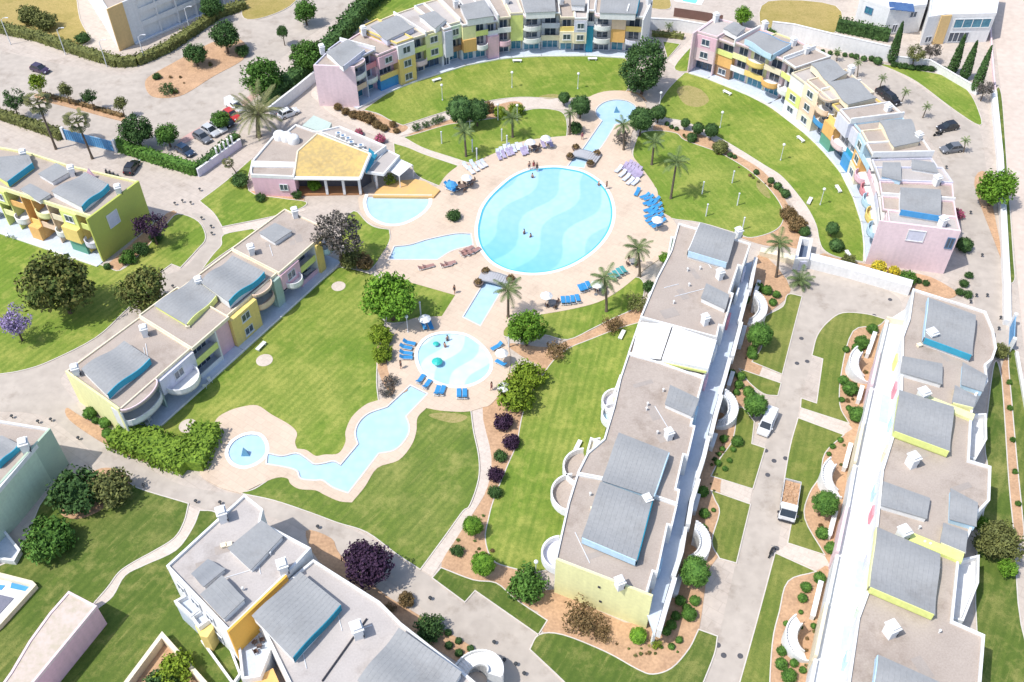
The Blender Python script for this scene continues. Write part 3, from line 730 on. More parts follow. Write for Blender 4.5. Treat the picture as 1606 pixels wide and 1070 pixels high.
def shift_line(pl, dist):
    """polyline moved towards its left side (dist > 0), seen walking along it"""
    P = [Vector((p[0], p[1], 0)) for p in pl]; out = []
    for i in range(len(P)):
        a = (P[i]-P[i-1]).normalized() if i > 0 else None; b = (P[i+1]-P[i]).normalized() if i < len(P)-1 else None
        t = ((a or b)+(b or a)).normalized(); nn = Vector((-t.y, t.x, 0)); c = max(.6, nn.dot(Vector((-(a or b).y, (a or b).x, 0))))
        out.append(P[i]+nn*dist/c)
    return out

# ================================================================ crescents
def crescent(name, label, front_px, back_px, bays, waves, chims, h=8.5, end0=None, end1=None):
    G = UL(front_px)
    pl = shift_line(G, 1.5)                                   # roof front line
    b = Bld(name, label, 'apartment block', front_px[len(front_px)//2])
    ts = [0]; tot = sum(x[0] for x in bays)
    for x in bays: ts.append(ts[-1]+x[0]/tot)
    F = line_pts(pl, [min(t, 1) for t in ts])
    back = UL(back_px, h)[::-1]
    rg = random.Random(len(label)); BK = line_pts(back[::-1], [min(t, 1) for t in ts]); W = [Vector((p.x, p.y)) for p in F]+[Vector((p.x, p.y)) for p in back]
    hs = []; o_ = 0
    for i, x in enumerate(bays):
        d = (F[i+1]-F[i]).normalized(); n = Vector((d.y, -d.x, 0)); last = i in (0, len(bays)-1)
        off = 0 if last else rg.choice([0, .7, -.5, .3]); hi = h if last else h+rg.choice([-.55, 0, .0, .55, .3]); hs.append(hi)
        A, B = F[i]+n*off, F[i+1]+n*off; fc = x[2] if len(x) > 2 else rg.choice(['white', 'white', 'cream', 'palepink', 'lavender'])
        e = d*.004
        mb = MB(); mb.prism([A-n*1.5+e, B-n*1.5-e, BK[i+1]-e, BK[i]+e], 0, hi-.3, bottom=False); b.part('wall', mb, P_(fc))
        q = [Vector((v.x, v.y)) for v in (A+e, B-e, BK[i+1]-e, BK[i]+e)]
        mb = MB(); mb.prism(q, hi-.3, hi); rf = b.part('flat_roof', mb, rg.choice([M_gravel, M_gravel, M_gravelg]))
        mb = MB(); mb.prism(q, hi-.001, hi+.28, bottom=False, holes=[offset_poly(q, -.2)]); b.part('parapet', mb, P_(fc if fc != 'pink' else 'palepink'), parent=rf)
        b.facade(A, B, hi, 1.5, [(1.0, x[1], fc)], nf=3, tdepth=1.5-off, fin=fc, lastfin=(i == 0))
        if i % 3 == 1 and i < len(bays)-1:      # party wall rising above the roofs
            mb = MB(); mb.wallbox(B+n*.1, BK[i+1], .26, hi-.2, max(hi, h)+.85); b.part('party_wall', mb, P_('white'))
    for e, (p, q, colr) in (('a', (F[0], back[-1], end0)), ('b', (F[-1], back[0], end1))):
        if colr:
            pd = (Vector((q.x, q.y, 0))-Vector((p.x, p.y, 0))).normalized()
            mb = MB(); p0 = Vector((p.x, p.y, 0))-pd*1.4
            nrm = Vector((pd.y, -pd.x, 0)); cen = sum((Vector((v.x, v.y, 0)) for v in W), Vector((0,0,0)))/len(W)
            if (p0-cen).dot(nrm) < 0: nrm = -nrm
            mb.wallbox(p0+nrm*.12, Vector((q.x, q.y, 0))+nrm*.12, .24, 0, h+.34); b.part('end_wall', mb, P_(colr))
    for wv in waves: b.wave(*wv[:3], **(wv[3] if len(wv) > 3 else {}))
    for c in chims: b.chimney(c, h, 1.15)
    return b, F, back

Dfront = [(561,172),(614,144),(650,130),(690,117),(732,104),(790,93),(844,89.5),(919,89),(960,91),(1003,94)]
Dback = [(492,104),(520,76),(575,42),(630,19),(700,-2),(780,-22),(860,-30),(950,-22),(1022,2)]
Dbays = [(29,['glt','log:peach','rndc:white:1.0']),(22,['glt:white','rnd:white:.8','log:rose']),(30,['wall:blue:-.2','log:yellow','box:pink:.2'],'pink'),(26,['box:yellow:.3','box:yellow:.3','box:white:.3'],'yellow'),
  (22,['gls','rnd:palepink:.9','log:lime']),(26,['gls:blue','box:lime:.2','box:paleyellow:.2']),(12,['gls','wall:lavender:.2','wall:lavender:.2']),
  (18,['glt','log:brown','box:mint:.3'],'cream'),(19,['glt','wall:orange:.2','wall:paleyellow']),(18,['glt','rnd:white:.9','log:lime']),(16,['wall:pink:.5','wall:pink:.5','log:white']),(19,['gls','rnd:pink:.9','log:white']),
  (18,['glt:green','wall:lime','wall:lime']),(26,['glt','rnd:white:.9','rndc:white:.9']),(26,['glt','log:cream','log:lavender']),(20,['glt','box:cream:.2','log:yellow'],'cream'),
  (18,['gls:blue','box:cream:.1','box:lavender:.1']),(10,['wall:teal:.4','wall:teal:.4','log:white']),(25,['gls','rnd:white:.9','rndc:white:.9']),(20,['glt:green','wall:orange:.3','wall:peach:.3']),(24,['gls','rnd:lavender:.9','log:yellow'])]
crescent('apartment_crescent', 'long curved three-storey apartment row with pale pink end wall, north of the pool', Dfront, Dback, Dbays,
  [([(512,82),(545,63),(571,78),(538,104)],9.6,8.5,dict(side='white',fascia={2:'lavender'},amp=.3)),
   ([(582,42),(621,25),(649,43),(607,63)],9.6,8.5,dict(side='lavender',amp=.3)), ([(658,25),(680,18),(699,31),(683,44)],9.6,8.5,dict(amp=.2)),
   ([(722,9),(759,1),(774,25),(733,31)],9.8,8.5,dict(side='white',amp=.3)), ([(816,-12),(868,-12),(871,18),(825,20)],9.8,8.5,dict(amp=.35)),
   ([(896,-4),(917,-4),(917,9),(897,8)],9.6,8.5,dict(amp=.1)), ([(945,-12),(1003,-4),(997,22),(941,20)],9.8,8.5,dict(amp=.35,fascia={1:'deepteal'}))],
  [(506,84),(571,55),(715,12),(794,8),(880,6),(1017,8)], end0='palepink', end1='white')

Efront = [(1080,116),(1107,124),(1167,148),(1208,166),(1248,198),(1285,232),(1317,270),(1338,312),(1352,356),(1356,412)]
Eback = [(1122,30),(1188,45),(1262,72),(1315,98),(1358,140),(1400,170),(1440,213),(1471,258),(1494,291),(1497,330),(1506,364)]
Ebays = [(26,['gls:blue','box:palepink:.2','box:pink:.2'],'palepink'),(22,['box:brown:-.3','wall:orange:-.2','log:lime']),(19,['glt:green','log:white','log:paleyellow']),(24,['glt','log:yellow','rnd:yellow:1.1'],'paleyellow'),
  (22,['glt','rnd:orange:1.2','log:cream']),(20,['gls','rnd:white:1.0','log:lime']),(24,['box:white:.2','box:lime:.2','wall:white'],'cream'),(26,['box:cream:.4','box:peach:.4','box:cream:.4'],'cream'),
  (22,['gls','rnd:blue:.5','rndc:peach:1.0']),(20,['wall:green:.7','wall:orange:.8','log:yellow'],'yellow'),(24,['gls:blue','rnd:palepink:.9','wall:lavender:.3']),(16,['wall:blue:.5','log:teal','wall:lavender:.3'],'sky'),
  (22,['box:cream:.4','box:orange:.2','box:sky:.4'],'cream'),(22,['gls','rnd:pink:1.1','log:sky']),(20,['gls','rnd:rose:1.0','log:pink']),(22,['glt','rnd:sky:1.0','log:palepink']),(24,['glt','rnd:yellow:1.0','log:lavender'],'palepink'),(22,['gls:blue','rnd:sky:1.0','log:white'],'palepink'),(18,['glt','log:sky','wall:palepink:.1'],'palepink')]
eb, eF, eBk = crescent('apartment_crescent', 'curved three-storey apartment row with big pink end wall beside the eastern car road', Efront, Eback, Ebays,
  [([(1135.5,45),(1150.6,35),(1169,43.5),(1155.7,55)],9.5,8.5,dict(amp=.15)), ([(1169,62),(1189,50),(1240,69),(1211,86)],9.8,8.5,dict(side='sky',fascia={1:'blue',2:'sky',3:'sky'},amp=.3)),
   ([(1272.6,101),(1301,93),(1329.5,114),(1301,129)],9.7,8.5,dict(side='cream',amp=.35)), ([(1299,130),(1338,122.6),(1374,153),(1331,163.5)],9.7,8.5,dict(side='cream',amp=.4)),
   ([(1380,190),(1428,187.6),(1442,222),(1403,230)],9.7,8.5,dict(side='cream',amp=.4)), ([(1385.5,255.7),(1411,256),(1413,283),(1384,276)],9.4,8.5,dict(side='sky',amp=.2)),
   ([(1431,250.6),(1464,256),(1471,271),(1431,264.5)],9.3,8.5,dict(amp=.12)), ([(1413,295),(1474,298.5),(1475,339),(1413,329)],9.8,8.5,dict(side='white',fascia={2:'blue'},amp=.25))],
  [(1122,34),(1198,47),(1243,73),(1263,86),(1333,117),(1390,178),(1438,222),(1467,290),(1476,355)], end0='palepink', end1='palepink')
# openings in the pink end wall
def wall_panel(b, name, P, Qp, t0, t1, z0, z1, out, fm, gm, panes=2):
    """framed opening on the straight wall P-Qp; out: outward offset"""
    P = Vector((P[0], P[1], 0)); Qv = Vector((Qp[0], Qp[1], 0)); d = (Qv-P); L = d.length; d.normalize(); n = Vector((d.y, -d.x, 0))*(1 if out > 0 else -1); o = abs(out)
    ang = math.atan2(d.y, d.x); u0, u1 = t0*L, t1*L
    def bx(mb, ua, ub, va, vb, za, zb):
        c = P+d*(ua+ub)/2+n*(va+vb)/2; mb.box((c.x, c.y, (za+zb)/2), (ub-ua, vb-va, zb-za), ang)
    fr = MB(); w_ = .12
    bx(fr, u0, u1, o, o+.12, z1-w_, z1); bx(fr, u0, u1, o, o+.12, z0, z0+w_)
    for i in range(panes+1):
        u = min(max(u0+(u1-u0)*i/panes, u0+w_/2), u1-w_/2); bx(fr, u-w_/2, u+w_/2, o, o+.11, z0+w_, z1-w_)
    f = b.part(name, fr, fm); g_ = MB(); bx(g_, u0+.03, u1-.03, o-.1, o+.04, z0+.04, z1-.04); b.part('pane', g_, gm, parent=f)
wall_panel(eb, 'vent_panel', eF[-1], eBk[0], .30, .55, 5.8, 8.0, .26, P_('white'), P_('lavender'), 1)
wall_panel(eb, 'window', eF[-1], eBk[0], .86, .97, 5.2, 7.4, .26, M_frameb, M_glass, 2)

# ================================================================ middle-left two-storey block
b = Bld('apartment_block', 'two-storey block with teal-edged curved roofs and a yellow bay facing the striped lawn', 'apartment block', (300,600))
h = 6.0
W = UL([(104,584),(447,330),(515,361),(188,644)], h)
tb = [(.15,['gls:sage','rndc:white:1.5'],'sage'),(.30,['gls','box:lavender:.5'],'lavender'),(.40,['log:white','log:lime'],'white'),(.47,['wall:pink:-.5','wall:pink:-.5'],'pink'),(.595,['box:yellow:.9','box:yellow:.9'],'yellow'),
  (.69,['glt:sky','rndc:peach:1.2'],'sage'),(.725,['wall:sage:.6','wall:sage:.6'],'sage'),(.82,['gls','box:pink:.3'],'pink'),(.91,['log:pink','log:lime'],'white'),(.94,['wall:yellow:.5','wall:yellow:.5'],'yellow'),(1.0,['glt','rnd:sky:1.0'],'white')]
V3 = [Vector((*p.xy, 0)) for p in W]
cuts = [0, .30, .47, .725, 1.0]; hh_ = [6.0, 6.35, 5.8, 6.1]; sh = [0, .5, -.3, .25]
for k in range(4):
    t0, t1 = cuts[k], cuts[k+1]; nn = (V3[3]-V3[0]).normalized()*sh[k]
    A_, B_ = V3[3].lerp(V3[2], t0)+nn, V3[3].lerp(V3[2], t1)+nn; e = (B_-A_).normalized()*.004
    q = [V3[0].lerp(V3[1], t0)+e, V3[0].lerp(V3[1], t1)-e, B_-e, A_+e]
    b.block(q, hh_[k], 'lavender', front=[2], rec=1.7, par=.22, parw=.16, parc='cream'); clutter(b, q, hh_[k], 6, k+11)
    b.facade(A_, B_, hh_[k], 1.7, [((bb[0]-t0)/(t1-t0), bb[1], bb[2]) for bb in tb if t0 < bb[0]-1e-6 and bb[0] <= t1+1e-6], nf=2, tdepth=1.9-sh[k], lastfin=(k == 0))
for t0, t1 in ((.165, .285), (.74, .81)):      # the round balconies hung under the boxed windows
    A = Vector((*W[3].xy, 0)); Bq = Vector((*W[2].xy, 0)); d = (Bq-A); L = d.length; d.normalize(); n = Vector((d.y, -d.x, 0)); c = A+d*(t0+t1)/2*L
    r = (t1-t0)*L/2; ang = math.atan2(n.y, n.x); mb = MB()
    arc = [(c.x+n.x*.52+math.cos(ang+t)*r, c.y+n.y*.52+math.sin(ang+t)*r) for t in [-PI/2+PI*i/12 for i in range(13)]]
    arc2 = [(c.x+n.x*.52+math.cos(ang+t)*(r-.15), c.y+n.y*.52+math.sin(ang+t)*(r-.15)) for t in [PI/2-PI*i/12 for i in range(13)]]
    mb.prism(arc, 2.7, 2.9); mb.prism(arc+arc2, 2.69, 3.75); b.part('balcony', mb, P_('white'))
mb = MB(); mb.wallbox(W[0]+(W[3]-W[0]).normalized()*.1, W[3], .3, 0, h+.4); b.part('end_wall', mb, P_('paleyellow'))
b.wave([(129,579),(194.5,536),(234,562.6),(168,618)], 7.2, h, side='white', fascia={3:'teal'}, amp=.4, rot=3)
b.wave([(243.5,479),(302,438),(338,464.5),(292.6,508.6)], 7.0, h, side='lime', fascia={3:'lime'}, amp=.35, rot=3)
b.wave([(315.5,441.6),(364.5,402),(413.6,427),(358,472.6)], 7.4, h, side='white', fascia={3:'teal'}, amp=.5, rot=3)
b.wave([(407.5,365.4),(431,351),(456.5,362.6),(431,379.4)], 6.9, h, side='white', amp=.1)
for c in [(314,450),(229,526),(396,399),(122,588),(464,341)]: b.chimney(c, h, 1.15)

# ================================================================ far-left three-storey block
b = Bld('apartment_block', 'three-storey block with olive-lime end wall and orange balconies, left of the loop road', 'apartment block', (60,370))
h = 8.4
W = UL([(-60,214),(0,233),(45,241),(110,262),(218,287),(144,342),(-60,276)], h)
b.block(W, h, 'lavender', front=[5], rec=1.8, parc='paleyellow')
b.facade(W[6], W[5], h, 1.8, [(.12,['gls','rnd:white','log:lime'],'white'),(.24,['gls','log:lavender','log:lime'],'lime'),(.34,['gls','log:paleyellow','box:lime:.4'],'lime'),(.46,['gls:blue','rnd:white:1.2','log:orange'],'orange'),(.54,['wall:orange:1.0','log:yellow','rec:white'],'orange'),
   (.66,['gls','log:peach','rnd:paleyellow:.8'],'peach'),(.76,['glt','rnd:white','log:cream'],'lime'),(.88,['wall:green:.6','wall:yellow:1.1','box:lime:.3'],'yellow'),(1.0,['gls','rnd:lavender:1.3','log:lime'],'paleyellow')], nf=3, tdepth=2.4)
mb = MB(); P5 = Vector((*W[5].xy, 0)); P4 = Vector((*W[4].xy, 0)); d = (P4-P5).normalized()
mb.wallbox(P5-d*1.0, P4, .34, 0, h+.45); b.part('end_wall', mb, mat('plaster_olive', (.50,.55,.12), (.44,.48,.12), rough=.85))
wall_panel(b, 'window', P5, P4, .22, .44, 4.6, 7.2, .2, P_('white'), P_('lavender'), 1)
b.wave([(-40,250),(44,243),(50,256),(11,285)], 9.6, h, side='lime', fascia={2:'teal'}, amp=.35, rot=0)
b.wave([(61,273),(88,257),(110,269),(82,285)], 9.2, h, side='white', amp=.1)
b.wave([(82,300),(133,271),(169,289),(127.5,324)], 9.7, h, side='white', fascia={3:'teal'}, amp=.35, rot=3)
b.wave([(33,297),(47,289),(78,305),(62,315)], 9.0, h, side='white', amp=.1)
p = [U(134,277,h), U(152,283,h)]; q = U(144,267,h+1.3); mb = MB(); off = Vector((.1,.22,0))
mb.add([p[0], p[1], Vector((*((p[0]+p[1])/2).xy, h+1.9)), p[0]+off, p[1]+off, Vector((*((p[0]+p[1])/2+off).xy, h+1.9))], [(0,1,2),(5,4,3),(0,2,5,3),(1,4,5,2)]); b.part('gable_fin', mb, P_('pink'))
for c in [(115,275),(40,250),(188,305)]: b.chimney(c, h, 1.15)

# ================================================================ central block beside the big pool
b = Bld('apartment_block', 'long stepped block with lime end wall and round white side balconies, below the pool', 'apartment block', (1010,700))
h = 7.0
Wp = [(871,878),(1023,936),(1059,772),(1070,723),(1096,622),(1124,531),(1142,492),(1165,424),(1177,384),(1064,352),(1052,395),(1030,437),(1004,500),(985,556),(972,595),(947,690),(921,712),(891,790)]
W = UL(Wp, h)
for pts, hz in [([(871,878),(1014,933),(1024,898),(1031,900),(1047,825),(1054,827),(1062,793),(943,752),(905,745),(891,790)],6.8),([(905,744),(943,751),(1062,792),(1066,770),(1060,768),(1072,715),(1079,717),(1090,670),(1084,668),(1096,622),(1104,594),(1036,570),(985,556),(972,595),(962,640),(947,690),(921,712)],7.1),
   ([(985,555),(1036,569),(1104,593),(1112,576),(1124,532),(1004,500)],6.3),([(1004,499),(1124,531),(1128,512),(1135,514),(1150,462),(1144,460),(1158,418),(1165,420),(1177,384),(1064,352),(1052,395),(1030,437)],7.0)]:
    b.block(UL(pts, hz), hz, 'white', par=.28, parw=.2)
    if hz != 6.3: clutter(b, UL(pts, hz), hz, 12, len(pts)*3)
mb = MB(); mb.wallbox(W[0]+Vector((.1,-.1,0)), W[1]+Vector((0,-.1,0)), .3, 0, h+.4); b.part('end_wall', mb, P_('paleyellow'))
def vents(b, P, Qp, pts, out=.2):
    P = Vector((*P.xy, 0)); Qv = Vector((*Qp.xy, 0)); d = Qv-P; L = d.length; d.normalize(); n = Vector((d.y, -d.x, 0)); mb = MB()
    for t, z in pts:
        c = P+d*t*L+n*out; mb.box((c.x, c.y, z), (.3, .12, .3), math.atan2(d.y, d.x))
    b.part('wall_vents', mb, M_dark)
vents(b, W[0]+Vector((.1,-.1,0)), W[1]+Vector((0,-.1,0)), [(.47,5.2),(.50,2.2)])
# gallery along the road side
OUT = UL([(1182,403),(1173,450),(1156,514),(1134,596),(1120,641),(1102,717),(1081,780),(1067,866),(1050,914),(1028,990)], 4.3)
inn = [W[i] for i in (8,7,6,5,4,3,2,1)]
mb = MB(); mb.prism([(p.x, p.y) for p in OUT]+[(p.x-.25, p.y) for p in inn[::-1]], 2.9, 3.2); b.part('gallery_floor', mb, M_gallery)
def par_wall(b, line, th, z0, z1, colr='white', name='gallery_parapet'):
    l2 = shift_line(line, th); mb = MB(); mb.prism([(p.x, p.y) for p in line]+[(p.x, p.y) for p in l2[::-1]], z0, z1); return b.part(name, mb, P_(colr))
for k in range(9):     # the outer wall steps in lengths
    q0, q1 = k/9, (k+1)/9-.004; seg = line_pts(OUT, [q0, (q0+q1)/2, q1]); z1 = 4.3 if k % 2 == 0 else 4.0
    par_wall(b, shift_line(seg, -.15 if k % 2 else .1), .55, 2.6, z1)
mb = MB()
for i, t in enumerate([.02,.12,.22,.32,.42,.52,.62,.72,.82,.92,.99]):
    c = line_pts(OUT, [t])[0]; mb.box((c.x-.15, c.y, 1.3), (.3, .3, 2.6), .3)
b.part('gallery_posts', mb, P_('white'))
# doors and coloured jambs along the gallery
gl = [Vector((*p.xy, 0)) for p in inn]
for i, (t, colr) in enumerate([(.05,'lavender'),(.13,'white'),(.22,'rose'),(.33,'white'),(.42,'pink'),(.52,'sky'),(.62,'lavender'),(.72,'white'),(.80,'lavender'),(.9,'sky')]):
    a_, c_ = line_pts(gl, [t, t+.025]); d = (c_-a_).normalized(); n = Vector((-d.y, d.x, 0)); m_ = (a_+c_)/2+n*.12
    mb = MB(); mb.box((m_.x, m_.y, 4.25), ((c_-a_).length, .3, 2.1), math.atan2(d.y, d.x)); dr = b.part('door', mb, P_(colr))
b.wave([(1099,350.5),(1153,367.5),(1140,412),(1080,394)], 8.4, h, side='white', fascia={2:'sky',3:'white'}, amp=.3)
b.wave([(1108.5,446),(1142.5,463),(1137,484),(1100.6,467)], 7.9, h, side='white', amp=.1)
b.wave([(1052,605.6),(1095,626),(1085,652),(1044,633.6)], 7.9, h, side='white', amp=.1)
b.wave([(971.4,680.4),(1048,710.3),(1024,779),(945,753)], 8.4, h, side='sky', fascia={1:'sky'}, amp=.4)
b.wave([(943,757),(1022,786),(997.6,878.5),(913.5,843)], 8.2, h, side='sky', fascia={2:'sky',1:'deepteal'}, amp=.45)
for c in [(1128,437),(1105,508),(1048,688),(1014,792),(971,921),(1157,372)]: b.chimney(c, h, 1.1)
# white roof pavilion and terrace
wt = UL([(1056,511),(1124,534),(1111,578),(1038,563)], 8.0)
mb = MB(); mb.prism([(p.x, p.y) for p in wt], h-.05, 8.0); b.part('roof_pavilion', mb, P_('white'))
mb = MB(); mb.prism([(p.x, p.y) for p in UL([(1002,505),(1054,510),(1036,564),(990,560)], h)], h+.002, h+.03); b.part('roof_terrace', mb, P_('white'))
mb = MB(); a_, c_ = UL([(1041,568),(1108,582)], 7.3); mb.wallbox(a_, c_, .5, h+.03, 7.4); b.part('lime_kerb', mb, P_('lime'))
def round_balcony(b, px, r, z, colr='white', floor='lavender', face=None, full=False):
    c = U(px[0], px[1], z+1.0); mb = MB(); n = 20; a0 = face if face is not None else 0
    rg = [a0-PI*.56+PI*1.12*i/n for i in range(n+1)] if not full else [2*PI*i/n for i in range(n)]
    o = [(c.x+math.cos(t)*r, c.y+math.sin(t)*r) for t in rg]; i_ = [(c.x+math.cos(t)*(r-.22), c.y+math.sin(t)*(r-.22)) for t in rg]
    mb.prism(o, z-.3, z)
    mb.prism(o+i_[::-1], z, z+1.0, bottom=False); q = b.part('balcony', mb, P_(colr))
    mb = MB(); mb.prism(i_, z+.002, z+.06); b.part('balcony_floor', mb, P_(floor) if floor != 'gravel' else M_gravel, parent=q)
LEFT = math.atan2(-.25, -1)
for px, r, z, f in [((1036,466),1.9,3.4,'lavender'),((970,628),2.3,3.4,'lavender'),((965,648),1.9,3.2,'sky'),((944,702),1.7,3.2,'white'),((919,731),3.0,3.2,'gravel'),((901,772),3.0,3.2,'gravel'),((880,866),2.4,3.2,'lavender')]:
    round_balcony(b, px, r, z, 'white', f, LEFT)
for pts, z, colr in [([(1031,438),(1053,442),(1047,464),(1027,460)],5.2,'yellow'),([(972,592),(998,602),(985,632),(962,620)],5.6,'cream'),([(893,790),(926,803),(912,838),(884,838)],6.0,'mint'),([(926,690),(950,700),(944,716),(920,712)],5.2,'cream'),([(1052,375),(1083,380),(1078,398),(1046,408)],5.6,'mint')]:
    w_ = UL(pts, z); mb = MB(); mb.prism([(p.x, p.y) for p in w_], 0, z, bottom=False); q = b.part('side_terrace', mb, P_(colr))
    mb = MB(); o = [(p.x, p.y) for p in w_]; mb.prism(offset_poly(o, .04), z-.3, z+.55, holes=[offset_poly(o, -.2)]); b.part('terrace_parapet', mb, P_('white'), parent=q)
mb = MB()
for i, t in enumerate(np.linspace(.03, .97, 9)):
    c = line_pts([Vector((*W[j].xy, 0)) for j in (0,17,16,15,14,13,12,11,10,9)], [t])[0]
    mb.box((c.x-.02, c.y, 1.6), (.5, 1.6, 2.0), .3)
b.part('side_windows', mb, M_glass)

# ================================================================ right-hand block
b = Bld('apartment_block', 'long stepped block with wide white gallery and lime-edged roofs, right of the garden road', 'apartment block', (1440,760))
Wp = [(1431,455),(1545,491),(1557,520),(1562,548),(1556,566),(1545,575),(1548,601),(1530,622),(1523,652),(1519,724),(1553,734),(1551,787),(1533,806),(1503,879),(1493,976),(1543,998),(1533,1120),(1322,1120),(1344,971),(1363,920),(1373,828),(1382,739),(1401,679),(1412,613),(1414,530),(1424,503)]
W = UL(Wp, h)
b.block(W, h, 'white')
clutter(b, W, h, 26, 5)
OUT = UL([(1322,1120),(1344,971),(1363,920),(1373,828),(1382,739),(1401,679),(1412,613),(1414,530),(1424,503),(1431,455)], h)
EDGE = UL([(1262,1120),(1271,1066),(1301,920),(1330,783),(1338,735),(1352,668),(1372,578),(1391,497)], 4.3)
mb = MB(); mb.prism([(p.x, p.y) for p in EDGE]+[(p.x+.2, p.y) for p in OUT[::-1]], 2.9, 3.2); b.part('gallery_floor', mb, P_('white'))
for k in range(9):
    q0, q1 = k/9, (k+1)/9-.004; seg = line_pts(EDGE, [q0, (q0+q1)/2, q1])
    par_wall(b, shift_line(seg, .12 if k % 2 else 0), -.4, 0, 4.3 if k % 2 else 3.95, ['white', 'cream', 'white', 'palepink'][k % 4])
mb = MB(); a_, c_ = UL([(1391,497),(1424,503)], 4.3); mb.wallbox(a_, c_, .25, 0, 4.3); b.part('gallery_end', mb, P_('cream'))
gl = [Vector((*p.xy, 0)) for p in OUT]
for t, colr in [(.1,'sky'),(.2,'mint'),(.3,'lavender'),(.4,'rose'),(.45,'sky'),(.55,'peach'),(.63,'sky'),(.72,'rose'),(.8,'lime'),(.9,'white')]:
    a_, c_ = line_pts(gl, [t, t+.022]); d = (c_-a_).normalized(); n = Vector((-d.y, d.x, 0)); m_ = (a_+c_)/2+n*.1
    mb = MB(); mb.box((m_.x, m_.y, 4.25), ((c_-a_).length, .3, 2.1), math.atan2(d.y, d.x)); b.part('door', mb, P_(colr))
for px, colr in [((1352,900),'sky'),((1330,1000),'sky'),((1390,640),'sky')]:
    w_ = UL([(px[0]-6,px[1]-22),(px[0]+6,px[1]-18),(px[0]+2,px[1]+24),(px[0]-12,px[1]+20)], 3.3); mb = MB(); mb.prism([(p.x, p.y) for p in w_], 3.19, 3.27); b.part('skylight', mb, P_(colr))
G10 = [([(1457,468),(1529,495),(1524,557),(1451,530)],8.4,dict(side='white',fascia={2:'teal',3:'sky'},amp=.35)),([(1416.7,560),(1476.5,571.6),(1476.5,601.5),(1413.7,583.6)],7.9,dict(amp=.12)),
 ([(1412,613.5),(1494.4,639),(1488.5,707.7),(1403,676)],8.3,dict(side='lime',fascia={2:'lime'},amp=.4)),([(1511,570),(1547,589.6),(1541,613.5),(1509,603)],7.9,dict(side='sky',amp=.15)),
 ([(1499,606),(1530,622.5),(1526,639),(1494.4,631.4)],7.7,dict(side='paleyellow',amp=.12,fascia={2:'paleyellow'})),([(1387,757),(1457,782),(1452.5,812.6),(1382.6,792)],7.9,dict(amp=.12)),
 ([(1492,768),(1532,789),(1530,825),(1490.7,814)],7.9,dict(side='sky',amp=.15)),([(1481,822),(1516,835),(1513,866.6),(1476,851)],7.7,dict(side='paleyellow',amp=.12,fascia={2:'paleyellow'})),
 ([(1376,828.5),(1473,870),(1465,963.6),(1365,920.7)],8.3,dict(side='lime',fascia={2:'lime',3:'paleyellow'},amp=.45)),([(1378,1029),(1475,1072),(1466,1140),(1366,1120)],8.3,dict(side='sky',fascia={3:'sky'},amp=.4))]
for px4, z, kw in G10: b.wave(px4, z, h, **kw)
for c in [(1457,535),(1444,628),(1428,730),(1413,845),(1394,995)]: b.chimney(c, h, 1.35)
mb = MB(); a_, c_ = UL([(1453,625),(1527,655)], 7.4); mb.wallbox(a_, c_, 1.2, h+.01, 7.5); b.part('lime_kerb', mb, P_('paleyellow'))
mb = MB(); a_, c_ = UL([(1423,840),(1510,876)], 7.4); mb.wallbox(a_, c_, 1.3, h+.01, 7.5); b.part('lime_kerb', mb, P_('lime'))
for pts in ([(1524,651),(1546,650),(1547,690),(1529,722),(1514,716)], [(1504,879),(1535,872),(1534,915),(1510,975),(1490,970)]):
    w_ = UL(pts, 4.2); o = [(p.x, p.y) for p in w_]; mb = MB(); mb.prism(o, 0, 3.4, bottom=False); q = b.part('side_terrace', mb, P_('white'))
    mb = MB(); mb.prism(offset_poly(o, .04), 3.1, 4.4, holes=[offset_poly(o, -.22)]); b.part('terrace_parapet', mb, P_('white'), parent=q)
w_ = UL([(1458,500),(1466,470),(1455,468),(1446,528)], 7.6)

# ================================================================ bottom block
b = Bld('apartment_block', 'block with orange inner wall and pale flat roofs, at the bottom edge', 'apartment block', (420,930))
h1, h2 = 7.6, 6.6
W1 = UL([(262,890),(384,778),(413,801),(409,820),(488,862),(449,904),(359,992)], h1)
b.block(W1, h1, 'white', roofm=M_gravelg); clutter(b, W1, h1, 9, 3)
W2_ = UL([(400,962),(449,916),(492,880),(596,946),(629,979),(722,1052),(790,1110),(700,1160),(560,1150),(455,1075)], h2)
b.block(W2_, h2, 'white', roofm=M_gravelg); clutter(b, W2_, h2, 12, 4)
mb = MB(); a_, c_ = UL([(358,993),(450,905)], h1); mb.wallbox(a_, c_, .3, 0, h1+.36); b.part('orange_wall', mb, mat('plaster_deep_orange', (.80,.45,.08), (.72,.40,.08), rough=.85))
b.wave([(359,860),(410,818),(442,841.5),(394,892)], 8.4, h1, side='white', amp=.12)
b.wave([(302,900),(326,879),(351,893),(320,918.5)], 8.3, h1, side='white', amp=.2, roofm=M_seamd)
b.wave([(316,932.5),(348,904.5),(382,939.5),(351,969)], 8.6, h1, side='white', amp=.2)
b.wave([(397,966),(471,899),(533,949),(459,1030.6)], 8.0, h2, side='white', fascia={3:'deepteal'}, amp=.25, rot=3)
b.wave([(563,1067),(626,987),(722,1055),(660,1145)], 7.9, h2, side='white', amp=.5, rot=3)
for c in [(351,815),(446,897)]: b.chimney(c, h1, 1.3)
b.chimney((562,996), h2, 1.4)
mb = MB(); a_, c_ = UL([(575,970),(505,1068)], h2+.2); mb.wallbox(a_, c_, .12, h2, h2+.25); b.part('roof_joint', mb, M_dark)
